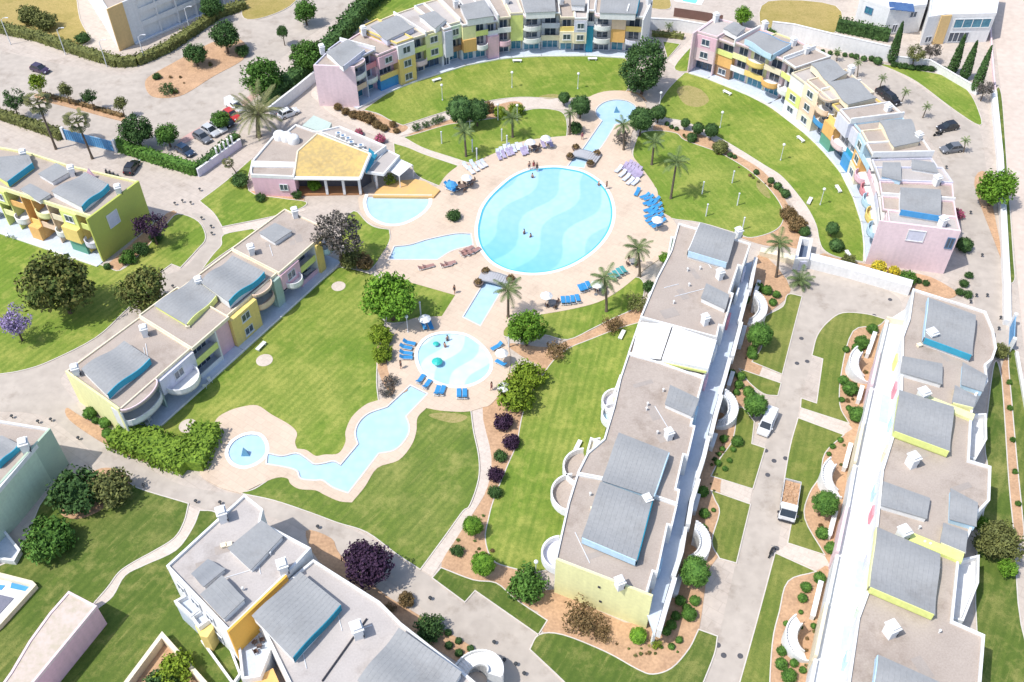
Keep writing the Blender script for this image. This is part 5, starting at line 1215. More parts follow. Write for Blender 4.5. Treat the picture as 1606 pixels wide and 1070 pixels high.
# --- big shrubs
for kind, m, x, y, r, lab in [
  ('bush', F_green, 826, 917, 34, 'big glossy green shrub at the corner of the lime end wall'), ('wispy', F_brown, 912, 970, 38, 'wide brown-olive shrub below the lime end wall'), ('wispy', F_brown, 944, 993, 20, 'small brown shrub right of the wide brown-olive one'),
  ('clip', F_bright, 1001, 997, 14, 'bright green round shrub below the lime end wall corner'), ('wispy', F_lime, 1027, 1010, 12, 'pale yellow-green shrub beside the bright round one'),
  ('bush', F_dark, 673, 986, 26, 'dark green shrub above the lower curved stair'), ('bush', F_brown, 637, 941, 15, 'brown shrub beside the bottom block wall'), ('wispy', F_brown, 611, 954, 13, 'small reddish shrub under the purple tree'), ('bush', F_dark, 717, 864, 12, 'small dark shrub between the two clipped round trees'),
  ('bush', F_dark, 118, 772, 40, 'large dark shrub beside the pale green end wall'), ('bush', F_olive, 172, 768, 36, 'large olive shrub beside the dark one near the road'), ('bush', F_green, 77, 846, 38, 'large bright shrub at the foot of the pale green end wall'),
  ('bush', F_lime, 828, 590, 31, 'yellow-green shrub, upper of the two beside the small pool'), ('bush', F_lime, 810, 620, 34, 'yellow-green shrub, lower of the two beside the small pool'),
  ('bush', F_lime, 597, 525, 21, 'yellow-green shrub above its twin at the lawn edge'), ('bush', F_lime, 600, 555, 19, 'yellow-green shrub, lower of two at the lawn edge'), ('bush', F_olive, 550, 405, 22, 'olive shrub at the end of the two-storey block'), ('bush', F_brown, 570, 410, 18, 'rusty shrub beside the path below the half-round pool'),
  ('bush', F_purple, 790, 661, 19, 'dark purple shrub, highest of three beside the cream path'), ('bush', F_purple, 802, 693, 16, 'dark purple shrub, middle of three beside the cream path'), ('bush', F_purple, 778, 745, 17, 'dark purple shrub, lowest of three beside the cream path'),
  ('bush', F_dark, 785, 715, 12, 'green shrub under the purple ones'), ('bush', F_dark, 776, 772, 13, 'dark green shrub below the lowest purple one'),
  ('bush', F_dark, 510, 156, 10, 'olive round shrub at the foot of the pale pink end wall'), ('bush', F_lime, 785, 176, 13, 'yellowish shrub right of the dark round pair'), ('bush', F_lime, 810, 172, 14, 'yellowish shrub left of the round lawn'), ('bush', F_brown, 766, 168, 12, 'reddish shrub beside the dark round pair'),
  ('bush', F_dark, 903, 200, 13, 'dark spreading shrub left of the canal'), ('wispy', F_grey, 976, 215, 17, 'brownish shrub around a palm right of the canal'),
  ('clip', F_olive, 1130, 231, 13, 'flat-topped olive shrub along the curved path'), ('clip', F_dark, 1085, 216, 9, 'low dark shrub under the small round trees'),
  ('bush', F_brown, 1238, 335, 15, 'brown shrub at the end of the curved bed'), ('bush', F_brown, 1250, 352, 17, 'brown-green shrub nearest the gatehouse'), ('clip', F_dark, 1312, 385, 12, 'flat dark shrub on the lawn near the gatehouse'),
  ('bush', F_yellow, 1380, 421, 14, 'yellow flowering shrub at the big pink end wall'), ('bush', F_yellow, 1402, 426, 10, 'small yellow flowering shrub right of the bigger one'), ('bush', F_green, 1425, 436, 15, 'green shrub at the big pink end wall'), ('bush', F_olive, 1330, 410, 14, 'low olive shrub along the white wall'),
  ('clip', F_dark, 1513, 385, 13, 'dark round shrub at the corner of the pink end wall'), ('bush', F_pink, 1503, 336, 10, 'pink flowering shrub behind the eastern crescent'), ('bush', F_olive, 1568, 552, 15, 'olive shrub beside the blue gate'),
  ('bush', F_bright, 1044, 404, 11, 'bright green shrub at the top of the central block'), ('bush', F_dark, 1020, 450, 13, 'dark shrub beside the yellow terrace'), ('wispy', F_olive, 1000, 474, 22, 'straggly olive shrub below the pool deck'), ('wispy', F_brown, 962, 508, 22, 'straggly brown shrub at the head of the striped lawn'),
  ('bush', F_dark, 712, 338, 13, 'dark shrub on the lawn right of the half-round pool'), ('bush', F_pink, 596, 218, 10, 'pink flowering shrub behind the clubhouse'), ('bush', F_pink, 563, 208, 8, 'small pink flowering shrub behind the clubhouse'),
  ('wispy', F_lime, 612, 280, 15, 'yellowish shrub beside the orange terrace'), ('bush', F_bright, 493, 290, 13, 'bright green shrub before the veranda'), ('bush', F_dark, 465, 304, 10, 'dark shrub at the veranda corner'), ('bush', F_dark, 408, 310, 9, 'dark shrub before the pink clubhouse wall'),
  ('bush', F_dark, 376, 283, 15, 'dark shrub at the left of the clubhouse'), ('bush', F_lime, 275, 1050, 30, 'green plant inside the cream planter wall'), ('bush', F_dark, 250, 1078, 26, 'darker plant inside the cream planter wall'),
  ('wispy', F_brown, 873, 548, 24, 'brown straggly shrub right of the bright leafy tree'), ('wispy', F_grey, 612, 598, 17, 'mauve-grey shrub beside the small pool, upper'), ('wispy', F_grey, 606, 615, 14, 'mauve-grey shrub beside the small pool, lower'),
  ('bush', F_green, 200, 405, 14, 'green shrub at the foot of the olive-lime wall'), ('bush', F_dark, 220, 390, 14, 'dark shrub under the purple tree'), ('bush', F_dark, 245, 372, 11, 'dark shrub at the bed tip'), ('clip', F_dark, 168, 418, 6, 'small clipped shrub at the terrace corner'),
  ('bush', F_olive, 45, 25, 18, 'grey-green shrub on the dry lawn, top left'), ('bush', F_olive, 70, 36, 18, 'olive shrub on the dry lawn, top left'), ('bush', F_dark, 130, 60, 11, 'dark shrub at the corner of the dry lawn'),
  ('bush', F_dark, 380, 80, 12, 'dark shrub below the tree on the traffic island'), ('wispy', F_dark, 262, 140, 14, 'low dark shrub at the tip of the traffic island'), ('bush', F_dark, 246, 120, 7, 'small dark shrub on the traffic island'), ('bush', F_green, 1208, 52, 10, 'green shrub behind the blue-edged roof'),
  ('bush', F_bright, 1538, 820, 13, 'bright low shrub beside the side terrace')]:
    plant(kind, m, x, y, r, lab)
# --- rows and beds of small shrubs
def rows(kind, m, lab, grp, pts, nm=None):
    for x, y, r in pts: plant(kind, m, x, y, r, lab, grp, name=nm)
rows('bush', F_brown, 'reddish brown shrub in the row below the pale pink end wall', 'shrubs below the pale pink end wall', [(530,168,8),(542,175,8),(555,180,9),(568,182,10),(580,186,11),(592,195,9),(602,201,8),(616,195,7),(622,205,6)])
rows('wispy', F_dark, 'dark spiky shrub in the row of four beside the path fork', 'four spiky shrubs', [(653,199,10),(668,195,9),(681,190,9),(691,186,9)])
rows('clip', F_dark, 'small dark round shrub in the row along the white boundary wall', 'small shrubs along the boundary wall', [(1290,81,4),(1302,83,4),(1313,84,4),(1325,86,4),(1335,87,4),(1343,89,5),(1355,92,5),(1367,92,5),(1377,96,7)])
rows('bush', F_dark, 'dark low shrub under the cypress trees', 'low shrubs under the cypresses', [(1402,101,6),(1411,103,6),(1420,104,6),(1430,106,6),(1440,107,6),(1450,107,6),(1460,108,6),(1470,108,6),(1480,110,7)])
rows('clip', F_dark, 'small dark shrub in the curved bed beside the inner lawn', 'small shrubs in the curved bed', [(1209,283,6),(1220,292,7),(1226,299,5),(1232,304,8),(1262,363,10),(1145,243,5),(1152,246,4),(1186,270,5),(1046,194,4),(1053,199,4),(1061,202,4)])
rows('clip', F_green, 'small round shrub in the garden bed along the central block', 'round shrubs along the central block', [(1218,462,7),(1212,474,7),(1203,455,9),(1190,450,8),(1180,556,9),(1162,590,8),(1159,603,8),(1155,615,6),(1174,614,10),(1156,692,10),(1135,688,7),(1126,726,6),(1133,704,5),(1144,722,5),(1137,735,5),(1150,705,5),(1128,712,4),
   (1102,771,10),(1105,805,9),(1102,829,8),(1119,800,4),(1067,942,9),(1090,942,9),(1081,963,12),(1077,953,7),(1060,966,8),(1053,980,9),(1045,990,8),(1053,1014,6),(1065,1004,6),(1148,585,7),(1180,548,8),(1168,470,9)])
rows('clip', F_green, 'small round shrub in the garden bed along the right-hand gallery', 'round shrubs along the right-hand gallery', [(1368,516,9),(1352,537,12),(1344,547,9),(1327,548,6),(1323,597,9),(1334,609,13),(1320,627,5),(1331,640,5),(1345,650,14),(1290,836,11),(1304,860,11),(1285,906,10),(1264,921,9),(1259,938,8),(1226,1021,8),(1225,1041,10),(1237,1060,12),(1245,1040,7),(1259,1051,6),(1233,978,5),(1276,982,5),(1256,960,4),(1318,690,5),(1306,700,5),(1300,712,4),(1296,730,5),(1290,745,5)])
rows('clip', F_dark, 'tiny clipped shrub in the bed above the lower curved stair', 'tiny shrubs above the lower stair', [(703,992,6),(704,1012,7),(719,1005,6),(720,1024,7),(738,1017,6),(730,1036,5)])
rows('clip', F_green, 'round shrub between the lime end wall and the road, left of the hedge', 'round shrubs beside the lime end wall', [(141,648,11),(165,663,10),(168,680,9),(150,660,6)])
rows('bush', F_dark, 'dark shrub in the bed at the eastern crescent corner', 'shrubs at the crescent corner', [(1512,445,8),(1520,432,7),(1505,458,7),(1518,462,8),(1440,440,6),(1452,444,6)])
rows('bush', F_green, 'small low plant in the stony strip at the right edge', 'plants in the stony strip', [(1583,600,5),(1584,640,5),(1588,690,5),(1592,740,5),(1597,790,5)])

rg_ = random.Random(5)
def scatter_bed(lab, grp, quad, n, mats, rmin=2.2, rmax=4.5):
    for i in range(n):
        u, v = rg_.random(), rg_.random(); a = [quad[0][k]*(1-u)+quad[1][k]*u for k in (0,1)]; c = [quad[3][k]*(1-u)+quad[2][k]*u for k in (0,1)]
        plant(rg_.choice(['wispy','bush']), rg_.choice(mats), a[0]*(1-v)+c[0]*v, a[1]*(1-v)+c[1]*v, rg_.uniform(rmin, rmax), lab, grp)
for lab, grp, quad, n, mats in [('tiny plant on the orange soil below the lime end wall', 'tiny plants below the lime end wall', [(870,960),(1000,1030),(1060,1040),(1080,985)], 16, [F_olive, F_green, F_brown]),
  ('tiny plant in the bed between cream path and clipped trees', 'tiny plants by the clipped trees', [(760,790),(775,870),(720,880),(700,862)], 10, [F_olive, F_brown, F_green]),
  ('tiny plant in the upper garden bed of the right-hand gallery', 'tiny plants, upper gallery bed', [(1345,530),(1375,515),(1345,660),(1322,640)], 14, [F_olive, F_brown, F_green]),
  ('tiny plant in the middle garden bed of the right-hand gallery', 'tiny plants, middle gallery bed', [(1320,690),(1335,700),(1300,860),(1270,800)], 14, [F_olive, F_brown, F_green]),
  ('tiny plant in the lower garden bed of the right-hand gallery', 'tiny plants, lower gallery bed', [(1245,920),(1290,915),(1265,1060),(1215,1060)], 14, [F_olive, F_brown, F_green]),
  ('tiny plant in the strip between the central block gallery and its lawns', 'tiny plants along the central block', [(1185,470),(1195,480),(1120,770),(1105,770)], 20, [F_olive, F_brown, F_dark]),
  ('tiny plant in the curved bed along the inner lawn', 'tiny plants in the curved bed', [(1040,197),(1100,212),(1225,315),(1215,290)], 12, [F_olive, F_brown]),
  ('tiny plant on the orange traffic island', 'tiny plants on the traffic island', [(245,125),(340,75),(370,90),(270,148)], 10, [F_olive, F_brown])]: scatter_bed(lab, grp, quad, n, mats)
# --- hedges
def hedge(lab, pts, w_, hh, m, name='hedge', lump=.25, size=.34, dens=7.0):
    line = [Vector((*p.xy, 0)) for p in UL(pts)]; rng = np.random.default_rng(len(lab)*7+len(pts))
    Cs = []; Ns = []; mb = MB()
    for a, b_ in zip(line[:-1], line[1:]):
        d = b_-a; L = d.length; d.normalize(); n = Vector((-d.y, d.x, 0)); k = int(L*(w_+2*hh)*dens)
        mb.wallbox(a, b_, w_*.82, 0, hh*.88)
        t = rng.uniform(0, L, k); s = rng.uniform(0, w_+2*hh, k)
        for ti, si in zip(t, s):
            if si < hh: v, z, nn = -w_/2, si, (-n.x, -n.y, .2)
            elif si < hh+w_: v, z, nn = si-hh-w_/2, hh, (0, 0, 1)
            else: v, z, nn = w_/2, si-hh-w_, (n.x, n.y, .2)
            p = a+d*ti+n*(v+rng.normal(0, lump*.4)); Cs.append((p.x, p.y, max(.05, z+rng.normal(0, lump*.5)+.25*lump*math.sin(ti*1.3)))); Ns.append(nn)
    V = leaf_quads(np.array(Cs), np.array(Ns), size, rng, .6); cv = np.array(mb.v); q4 = []
    for f in mb.f: q4 += [cv[i] for i in f]
    V = np.concatenate([V, np.array(q4)]); base = np.array(line[0]); V = V-base
    o = bpy.data.objects.new(name, quads_mesh(name, V, m)); COL.objects.link(o); o.location = line[0]
    return tag(o, lab, 'hedge')
hedge('long clipped hedge along the road below the ochre-ended block', [(-20,44),(60,62),(130,86),(186,103),(216,101),(264,80),(342,27),(385,12)], 2.2, 1.8, F_olive)
hedge('hedge left of the blue wall, behind the tall palms', [(-30,174),(50,200),(100,217)], 2.0, 1.6, F_olive)
hedge('green hedge below the parking place, right of the blue wall', [(184,232),(240,252),(311,273)], 2.0, 2.0, F_green)
hedge('hedge with white slatted posts beside the parking place', [(314,270),(345,246),(374,222)], 1.6, 2.0, F_dark)
hedge('tall dark hedge from the date palm up to the pink end wall', [(420,166),(470,128),(512,92),(545,52),(575,16),(600,-6)], 3.0, 3.2, F_dark, lump=.6, size=.45)
hedge('low brown hedge on the road median', [(66,150),(130,166),(193,184)], 1.0, .7, F_brown)
hedge('tall dark hedge above the white boundary wall', [(1311,47),(1350,55),(1393,64)], 2.0, 2.6, F_dark)
hedge('broad yellow-green hedge between the lime end wall and the pool deck', [(185,686),(230,702),(280,722),(300,730)], 4.6, 2.0, F_hedge, lump=.4, size=.36, dens=11)
hedge('broad yellow-green hedge block at the edge of the pink pool deck', [(328,676),(318,700),(300,738)], 4.2, 2.1, F_hedge, lump=.4, size=.36, dens=11)
hedge('low hedge on the small lawn between the two crescents', [(1022,56),(1050,58),(1072,61)], 1.2, 1.0, F_olive)

# --- cypress
def cypress(bp, tp, lab):
    B = U(*bp); d = Vector(((tp[0]-W0/2)/FPX, CP+(H0/2-tp[1])/FPX*SP, -SP+(H0/2-tp[1])/FPX*CP)); t = B.y/d.y; hh = CAMH+d.z*t
    rng = np.random.default_rng(int(bp[0])); k = 2600; z = rng.uniform(.04, 1, k)**1.0; rad = 1.15*np.minimum((1-z)**.62, .35+z*4)*rng.uniform(.75, 1.08, k); a = rng.uniform(0, 2*PI, k)
    C = np.stack([np.cos(a)*rad, np.sin(a)*rad, z*hh], 1); Nn = np.stack([np.cos(a), np.sin(a), np.full(k, .5)], 1)
    V = leaf_quads(C, Nn, .24, rng, .6)
    r = thing('cypress_tree', lab, 'tree', B, 'cypress trees by the boundary wall')
    o = bpy.data.objects.new('crown', quads_mesh('crown', V, F_dark)); COL.objects.link(o); o.parent = r
    mb = MB(); mb.tube([(0,0,0),(0,0,hh*.5),(0,0,hh*.9)], [.22,.5,.1], 8); o = bpy.data.objects.new('trunk', mb.mesh('trunk', M_bark)); COL.objects.link(o); o.parent = r
cypress((1397,98), (1416,34), 'cypress standing alone beside the white boundary wall'); cypress((1492,116), (1510,54), 'cypress in front of the modern villa window, left of three')
cypress((1511,124), (1533,64), 'middle cypress of the three before the modern villa'); cypress((1528,145), (1556,72), 'cypress nearest the sandy road, right of three')

# --- palms
def frond_mesh(Lf, droop, rise, nleaf, lw, ll, seed):
    """one arching feather frond along +X"""
    rng = random.Random(seed); mb = MB(); pts = []
    for i in range(9):
        t = i/8; pts.append(Vector((Lf*t*(1-.12*t), 0, Lf*(rise*t-droop*t*t))))
    mb.tube(pts, [.045*(1-.8*i/8)+.008 for i in range(9)], 4, False)
    for i in range(nleaf):
        t = .12+.88*i/(nleaf-1); j = min(int(t*8), 7); p = pts[j].lerp(pts[j+1], t*8-j); d = (pts[j+1]-pts[j]).normalized()
        l = ll*(math.sin(PI*min(t*.9+.1, 1))**.5)*rng.uniform(.85, 1.1)
        for s in (-1, 1):
            out = Vector((d.x*.55, s*.8, d.z*.4-.28)).normalized(); tip = p+out*l; wv = d*lw
            mb.add([p-wv*.5, p+wv*.5, tip+wv*.15, tip-wv*.15], [(0,1,2,3)])
    return mb
def palm_proto(kind):
    rng = random.Random(len(kind)); cr = MB()
    if kind == 'feather': nf, Lf, dr, ri, nl, lw, ll = 17, 2.7, .75, .62, 15, .13, .62
    elif kind == 'date': nf, Lf, dr, ri, nl, lw, ll = 46, 4.6, .62, .75, 22, .13, .6
    elif kind == 'fan': nf, Lf, dr, ri, nl, lw, ll = 0, 0, 0, 0, 0, 0, 0
    if kind == 'fan':
        for i in range(26):
            a = i*2.4; el = rng.uniform(-.9, 1.0); d = Vector((math.cos(a)*math.cos(el), math.sin(a)*math.cos(el), math.sin(el))); p0 = d*.1; p1 = d*1.0
            cr.tube([p0, p1], [.03,.02], 4, False); sd = d.cross(Vector((0,0,1))).normalized(); up_ = sd.cross(d)
            for k in range(9):
                t = (k-4)/4*1.25; q = (d*math.cos(t)+sd*math.sin(t)); tip = p1+q*.85-Vector((0,0,.18)); wv = (sd*math.cos(t)-d*math.sin(t))*.09
                cr.add([p1-wv*.3, p1+wv*.3, tip+wv, tip-wv], [(0,1,2,3)])
    else:
        for i in range(nf):
            a = i*2.39996; t = i/nf; m = frond_mesh(Lf*rng.uniform(.85, 1.05), dr*rng.uniform(.8, 1.1), ri+.75-1.5*t, nl, lw, ll, i)
            ca, sa = math.cos(a), math.sin(a); cr.add([(v[0]*ca-v[1]*sa, v[0]*sa+v[1]*ca, v[2]) for v in m.v], m.f)
    return cr
F_palm = foliage('palm_green', (.13,.17,.06), (.05,.08,.03)); F_date = foliage('date_palm_green', (.17,.17,.07), (.08,.09,.045)); F_fan = foliage('fan_palm_green', (.14,.14,.05), (.05,.06,.03))
PALM = {k: palm_proto(k).mesh('fronds', m) for k, m in (('feather', F_palm), ('date', F_date), ('fan', F_fan))}
def palm(kind, bp, tp, lab, name='palm_tree', grp=None, fs=1.0, tr=.2):
    B = U(*bp); d = Vector(((tp[0]-W0/2)/FPX, CP+(H0/2-tp[1])/FPX*SP, -SP+(H0/2-tp[1])/FPX*CP)); t = B.y/d.y; hh = max(.4, CAMH+d.z*t); xo = d.x*t-B.x
    r = thing(name, lab, 'palm tree', B, grp); mb = MB()
    n = 8; prof = [(xo*(i/n)**1.5, 0, hh*i/n) for i in range(n+1)]
    mb.tube(prof, [tr*1.5 if i == 0 else tr*(1.08-.25*i/n) for i in range(n+1)], 8)
    if kind == 'date': mb.lathe([(.3,-.6),(.7,-.2),(.6,.3),(.1,.5)], (xo, 0, hh), 10)
    o = bpy.data.objects.new('trunk', mb.mesh('trunk', M_palmbark)); COL.objects.link(o); o.parent = r
    o = bpy.data.objects.new('fronds', PALM[kind]); COL.objects.link(o); o.parent = r; o.location = (xo, 0, hh); o.scale = (fs,)*3; o.rotation_euler = (0, 0, random.uniform(0, 6))
for bp, tp, lab, fs in [((1003,434),(1000,390),'feather palm at the right end of the pool deck, beside the central block',1),((951,489),(948,438),'feather palm on the lawn edge, left of the one by the central block',1),((797,498),(797,456),'feather palm beside the lower canal bridge',1),
   ((1217,435),(1222,382),'tall feather palm by the gatehouse',.95),((1022,259),(1026,224),'feather palm on the inner lawn, nearer the canal',.9),((1052,312),(1061,255),'tall feather palm on the inner lawn, nearer the pool deck',1.05),((804,216),(803,186),'feather palm on the round lawn north of the pool',.9),
   ((731,246),(728,208),'feather palm on the lawn left of the round one',.95),((978,236),(978,196),'feather palm right of the canal above the brown shrub',.8),((893,212),(894,178),'thin feather palm beside the dark spreading shrub',.6)]:
    palm('feather', bp, tp, lab, fs=fs)
for i, (bp, tp) in enumerate([((1344,121),(1346,99)),((1379,140),(1384,123)),((1413,163),(1421,144)),((1447,185),(1454,168)),((1511,239),(1514,221)),((1312,96),(1313,82)),((1048,52),(1049,41))]):
    palm('feather', bp, tp, ['young palm beside the curved grey roof, eastern car road','young palm behind the two dark cars','young palm right of the two dark cars','young palm on the bare verge above the motorcycle','young palm right of the lower dark car','young palm nearest the boundary wall','young palm on the verge between the two crescents'][i], 'young_palm', 'young palms along the eastern car road', .42, .10)
palm('feather', (1255,447), (1255,440), 'low rosette palm beside the garden road head', fs=.95, tr=.3)
palm('fan', (88,234), (58,157), 'tall fan palm, left of the two by the blue wall', 'fan_palm', None, 1.35, .2); palm('fan', (145,249), (119,187), 'tall fan palm, right of the two by the blue wall', 'fan_palm', None, 1.3, .2)
palm('date', (406,214), (405,180), 'big date palm with long drooping fronds beside the parked cars', 'date_palm', None, 1.2, .42)
palm('fan', (373,277), (357,254), 'small palm on the lawn corner left of the clubhouse', 'fan_palm', None, .6, .1)
# ================================================================ things on the ground
def paint(name, c, rough=.3, metal=.0): return mat('paint_'+name, c, tuple(v*.9 for v in c), rough=rough, coat=.5, spec=.5, metal=metal)
M_rubber = mat('tyre_rubber', (.03,.03,.03), rough=.85); M_rim = mat('wheel_rim', (.5,.5,.52), rough=.35, metal=.8)
M_carglass = mat('car_glass', (.02,.025,.03), (.03,.04,.05), rough=.08, spec=.7)
M_lampw = mat('headlight_lens', (.75,.76,.78), rough=.1); M_lampr = mat('tail_light_lens', (.5,.03,.03), rough=.2)
M_metal = mat('grey_metal', (.35,.36,.37), rough=.4, metal=.6); M_white = P_('white'); M_plate = mat('number_plate', (.8,.8,.75))
def loft(mb, secs):
    """secs: list of cross-sections (lists of the same number of points)"""
    n = len(secs[0]); vs = [p for s in secs for p in s]; fs = []
    for i in range(len(secs)-1):
        for j in range(n):
            j2 = (j+1) % n; fs.append((i*n+j, i*n+j2, (i+1)*n+j2, (i+1)*n+j))
    fs.append(tuple(range(n-1, -1, -1))); fs.append(tuple((len(secs)-1)*n+j for j in range(n))); mb.add(vs, fs)
def wheels(root, xs, w_, r, wd):
    for x in xs:
        for s in (-1, 1):
            mb = MB(); y = s*(w_/2-wd*.45); mb.tube([(x, y-wd/2, r), (x, y+wd/2, r)], r, 14); t = obj_local('wheel', mb, M_rubber, root)
            mb = MB(); yy = y+s*(wd/2+.012); mb.tube([(x, yy-.02, r), (x, yy+.01, r)], r*.6, 10); obj_local('rim', mb, M_rim, t)
def obj_local(name, mb, m, parent, smooth=False):
    o = bpy.data.objects.new(name, mb.mesh(name, m, (0,0,0), smooth)); COL.objects.link(o); o.parent = parent; return o
def car(px, ang_to, label, colr, style='hatch', grp=None, name='parked_car'):
    a, b_ = U(*px), U(*ang_to); rz = math.atan2(b_.y-a.y, b_.x-a.x)
    L, Wd = (4.2, 1.78) if style != 'van' else (4.5, 1.85)
    r = thing(name, label, 'car' if style != 'van' else 'van', a, grp); r.rotation_euler = (0,0,rz); pm = paint(*colr)
    def sec(x, z0, z1, w_, tw): h = w_/2; t = h*tw; return [(x,-h*.96,z0),(x,-h,(z0+z1)*.5),(x,-t,z1-.04),(x,-t*.8,z1),(x,t*.8,z1),(x,t,z1-.04),(x,h,(z0+z1)*.5),(x,h*.96,z0)]
    mb = MB()
    if style == 'van': loft(mb, [sec(-2.25,.3,1.0,1.6,.9),sec(-2.15,.22,1.05,1.82,.94),sec(.9,.2,1.05,1.85,.95),sec(1.7,.22,.95,1.8,.9),sec(2.2,.3,.78,1.6,.85),sec(2.27,.35,.65,1.5,.9)])
    else: loft(mb, [sec(-2.1,.38,.75,1.5,.9),sec(-1.98,.25,.92,1.7,.9),sec(-1.2,.2,.96,1.78,.92),sec(.7,.2,.95,1.78,.92),sec(1.5,.22,.86,1.74,.88),sec(1.98,.28,.68,1.6,.84),sec(2.1,.36,.58,1.4,.9)])
    obj_local('body', mb, pm, r, False)
    cab = [(-1.85,.9),(-1.35,1.42),(.15,1.46),(1.0,.92)] if style != 'van' else [(-2.2,1.0),(-2.12,1.8),(.75,1.82),(1.45,.98)]
    w0, w1 = Wd*.44, Wd*.37
    mb = MB(); (x0,z0),(x1,z1),(x2,z2),(x3,z3) = cab
    V = [(x0,-w0,z0),(x1,-w1,z1),(x2,-w1,z2),(x3,-w0,z3),(x0,w0,z0),(x1,w1,z1),(x2,w1,z2),(x3,w0,z3)]
    mb.add(V, [(0,3,2,1),(4,5,6,7),(0,1,5,4),(2,3,7,6),(1,2,6,5)])
    if style == 'van': obj_local('cabin', mb, pm, r)
    else: obj_local('window_glass', mb, M_carglass, r)
    mb = MB(); mb.box(((x1+x2)/2,0,z1+.03),(abs(x2-x1)+.12,w1*2+.04,.07))
    for s in (-1, 1):
        mb.tube([(x3-.05,s*w0,z3-.02),(x2,s*w1,z2)],.045,4); mb.tube([(x0+.05,s*w0,z0-.02),(x1,s*w1,z1)],.05,4)
        if style != 'van': mb.tube([((x1+x2)/2-.1,s*(w0+.01),.92),((x1+x2)/2-.1,s*(w1+.01),z1)],.04,4)
    obj_local('roof', mb, pm, r)
    if style == 'van':
        mb = MB(); mb.add([(x3+.03,-w0*.9,z3+.08),(x2+.06,-w1*.92,z2-.08),(x2+.06,w1*.92,z2-.08),(x3+.03,w0*.9,z3+.08)],[(0,3,2,1)]); obj_local('windscreen', mb, M_carglass, r)
        for s in (-1,1):
            mb = MB(); mb.add([(-.2,s*(w0*.96+.01),1.1),(1.0,s*(w0*.97+.01),1.1),(.62,s*(w1+.03),1.68),(-.2,s*(w1+.03),1.68)],[(0,1,2,3) if s < 0 else (3,2,1,0)]); obj_local('side_window', mb, M_carglass, r)
    wheels(r, (-1.28, 1.3), Wd, .32, .2)
    for s in (-1, 1):
        hx = 2.04 if style != 'van' else 2.2
        mb = MB(); mb.box((hx-.03, s*.58, .63), (.16,.32,.15), -s*.35); obj_local('headlight', mb, M_lampw, r)
        mb = MB(); mb.box((-2.04 if style != 'van' else -2.22, s*.62, .78), (.1,.2,.18)); obj_local('tail_light', mb, M_lampr, r)
        mb = MB(); mb.box((x3-.35, s*(w0+.14), z3+.06), (.14,.2,.13)); obj_local('mirror', mb, pm, r)
    return r
DK = ('black', (.02,.02,.025)); NV = ('navy', (.025,.05,.10)); GY = ('grey', (.16,.17,.19)); SV = ('silver', (.55,.57,.60)); WH = ('white', (.78,.79,.80)); RD = ('red', (.55,.04,.03)); PL = ('plum', (.05,.03,.07))
car((64,112), (74,115), 'dark plum car driving on the wide road, top left', PL, name='car')
car((291,240), (300,245), 'dark navy car parked at the end of the row, beside the young tree', NV); car((208,266), (215,256), 'black car parked on its own beside the green hedge', DK)
car((318,219), (326,224), 'grey car parked in the row, second from the navy one', GY); car((331,209), (340,214), 'silver car parked in the middle of the row', SV); car((343,203), (351,208), 'white car parked between the silver and the dark car', WH)
car((355,194), (363,199), 'dark car parked beside the red one', DK); car((364,184), (372,189), 'red car parked in the row left of the date palm', RD); car((369,171), (377,176), 'white car half hidden behind the date palm', WH, 'van')
car((453,181), (466,176), 'white car parked in the shade of the garden wall, right of the date palm', WH)
car((1387,151), (1394,156), 'black car, upper of two parked nose to tail by the eastern crescent', DK); car((1397,159), (1404,164), 'black car, lower of two parked nose to tail by the eastern crescent', DK)
car((1485,203), (1470,206), 'dark car parked right of the motorcycle', DK); car((1491,237), (1476,239), 'dark car parked below the motorcycle', GY)
car((1202,668), (1194,686), 'white van parked on the garden road', WH, 'van', name='parked_van')
# truck
p = U(1236,792); q = U(1231,822); rz = math.atan2(q.y-p.y, q.x-p.x)
t = thing('tipper_truck', 'white flatbed truck loaded with earth, on the garden road', 'truck', p); t.rotation_euler = (0,0,rz)
mb = MB(); mb.box((-.1,0,.62),(6.0,.9,.25)); obj_local('chassis', mb, M_metal, t)
mb = MB(); mb.prism([(1.55,-1.05),(3.0,-1.05),(3.0,1.05),(1.55,1.05)], .5, lambda x, y: 2.25 if x < 2 else 1.35); cb = obj_local('cab', mb, paint(*WH), t)
mb = MB(); mb.box((1.9,0,2.2),(.95,2.0,.16)); obj_local('cab_roof', mb, paint(*WH), t)
mb = MB(); mb.add([(2.98,-.95,1.42),(2.3,-.9,2.14),(2.3,.9,2.14),(2.98,.95,1.42)],[(0,3,2,1)]); obj_local('windscreen', mb, M_carglass, t)
for s in (-1,1):
    mb = MB(); mb.box((2.15,s*1.06,1.75),(.75,.03,.6)); obj_local('side_window', mb, M_carglass, t); mb = MB(); mb.box((3.02,s*.75,.85),(.06,.35,.22)); obj_local('headlight', mb, M_lampw, t)
    mb = MB(); mb.box((2.75,s*1.22,1.75),(.12,.22,.35)); obj_local('mirror', mb, M_dark, t)
mb = MB(); mb.box((3.03,0,.6),(.12,2.0,.28)); obj_local('bumper', mb, M_dark, t)
mb = MB(); mb.box((-.85,0,.85),(4.5,2.15,.12)); mb.box((-.85,-1.04,1.15),(4.5,.07,.5)); mb.box((-.85,1.04,1.15),(4.5,.07,.5)); mb.box((-3.08,0,1.15),(.07,2.0,.5)); mb.box((1.38,0,1.3),(.07,2.1,.8)); obj_local('tipper_bed', mb, mat('tipper_paint', (.62,.62,.62)), t)
mb = MB(); mb.prism([(-3.0,-1),(1.3,-1),(1.3,1),(-3.0,1)], .92, 1.08)
for i in range(60): mb.ball((random.uniform(-2.8,1.1), random.uniform(-.85,.85), 1.1), random.uniform(.12,.32), 6, 4, .7)
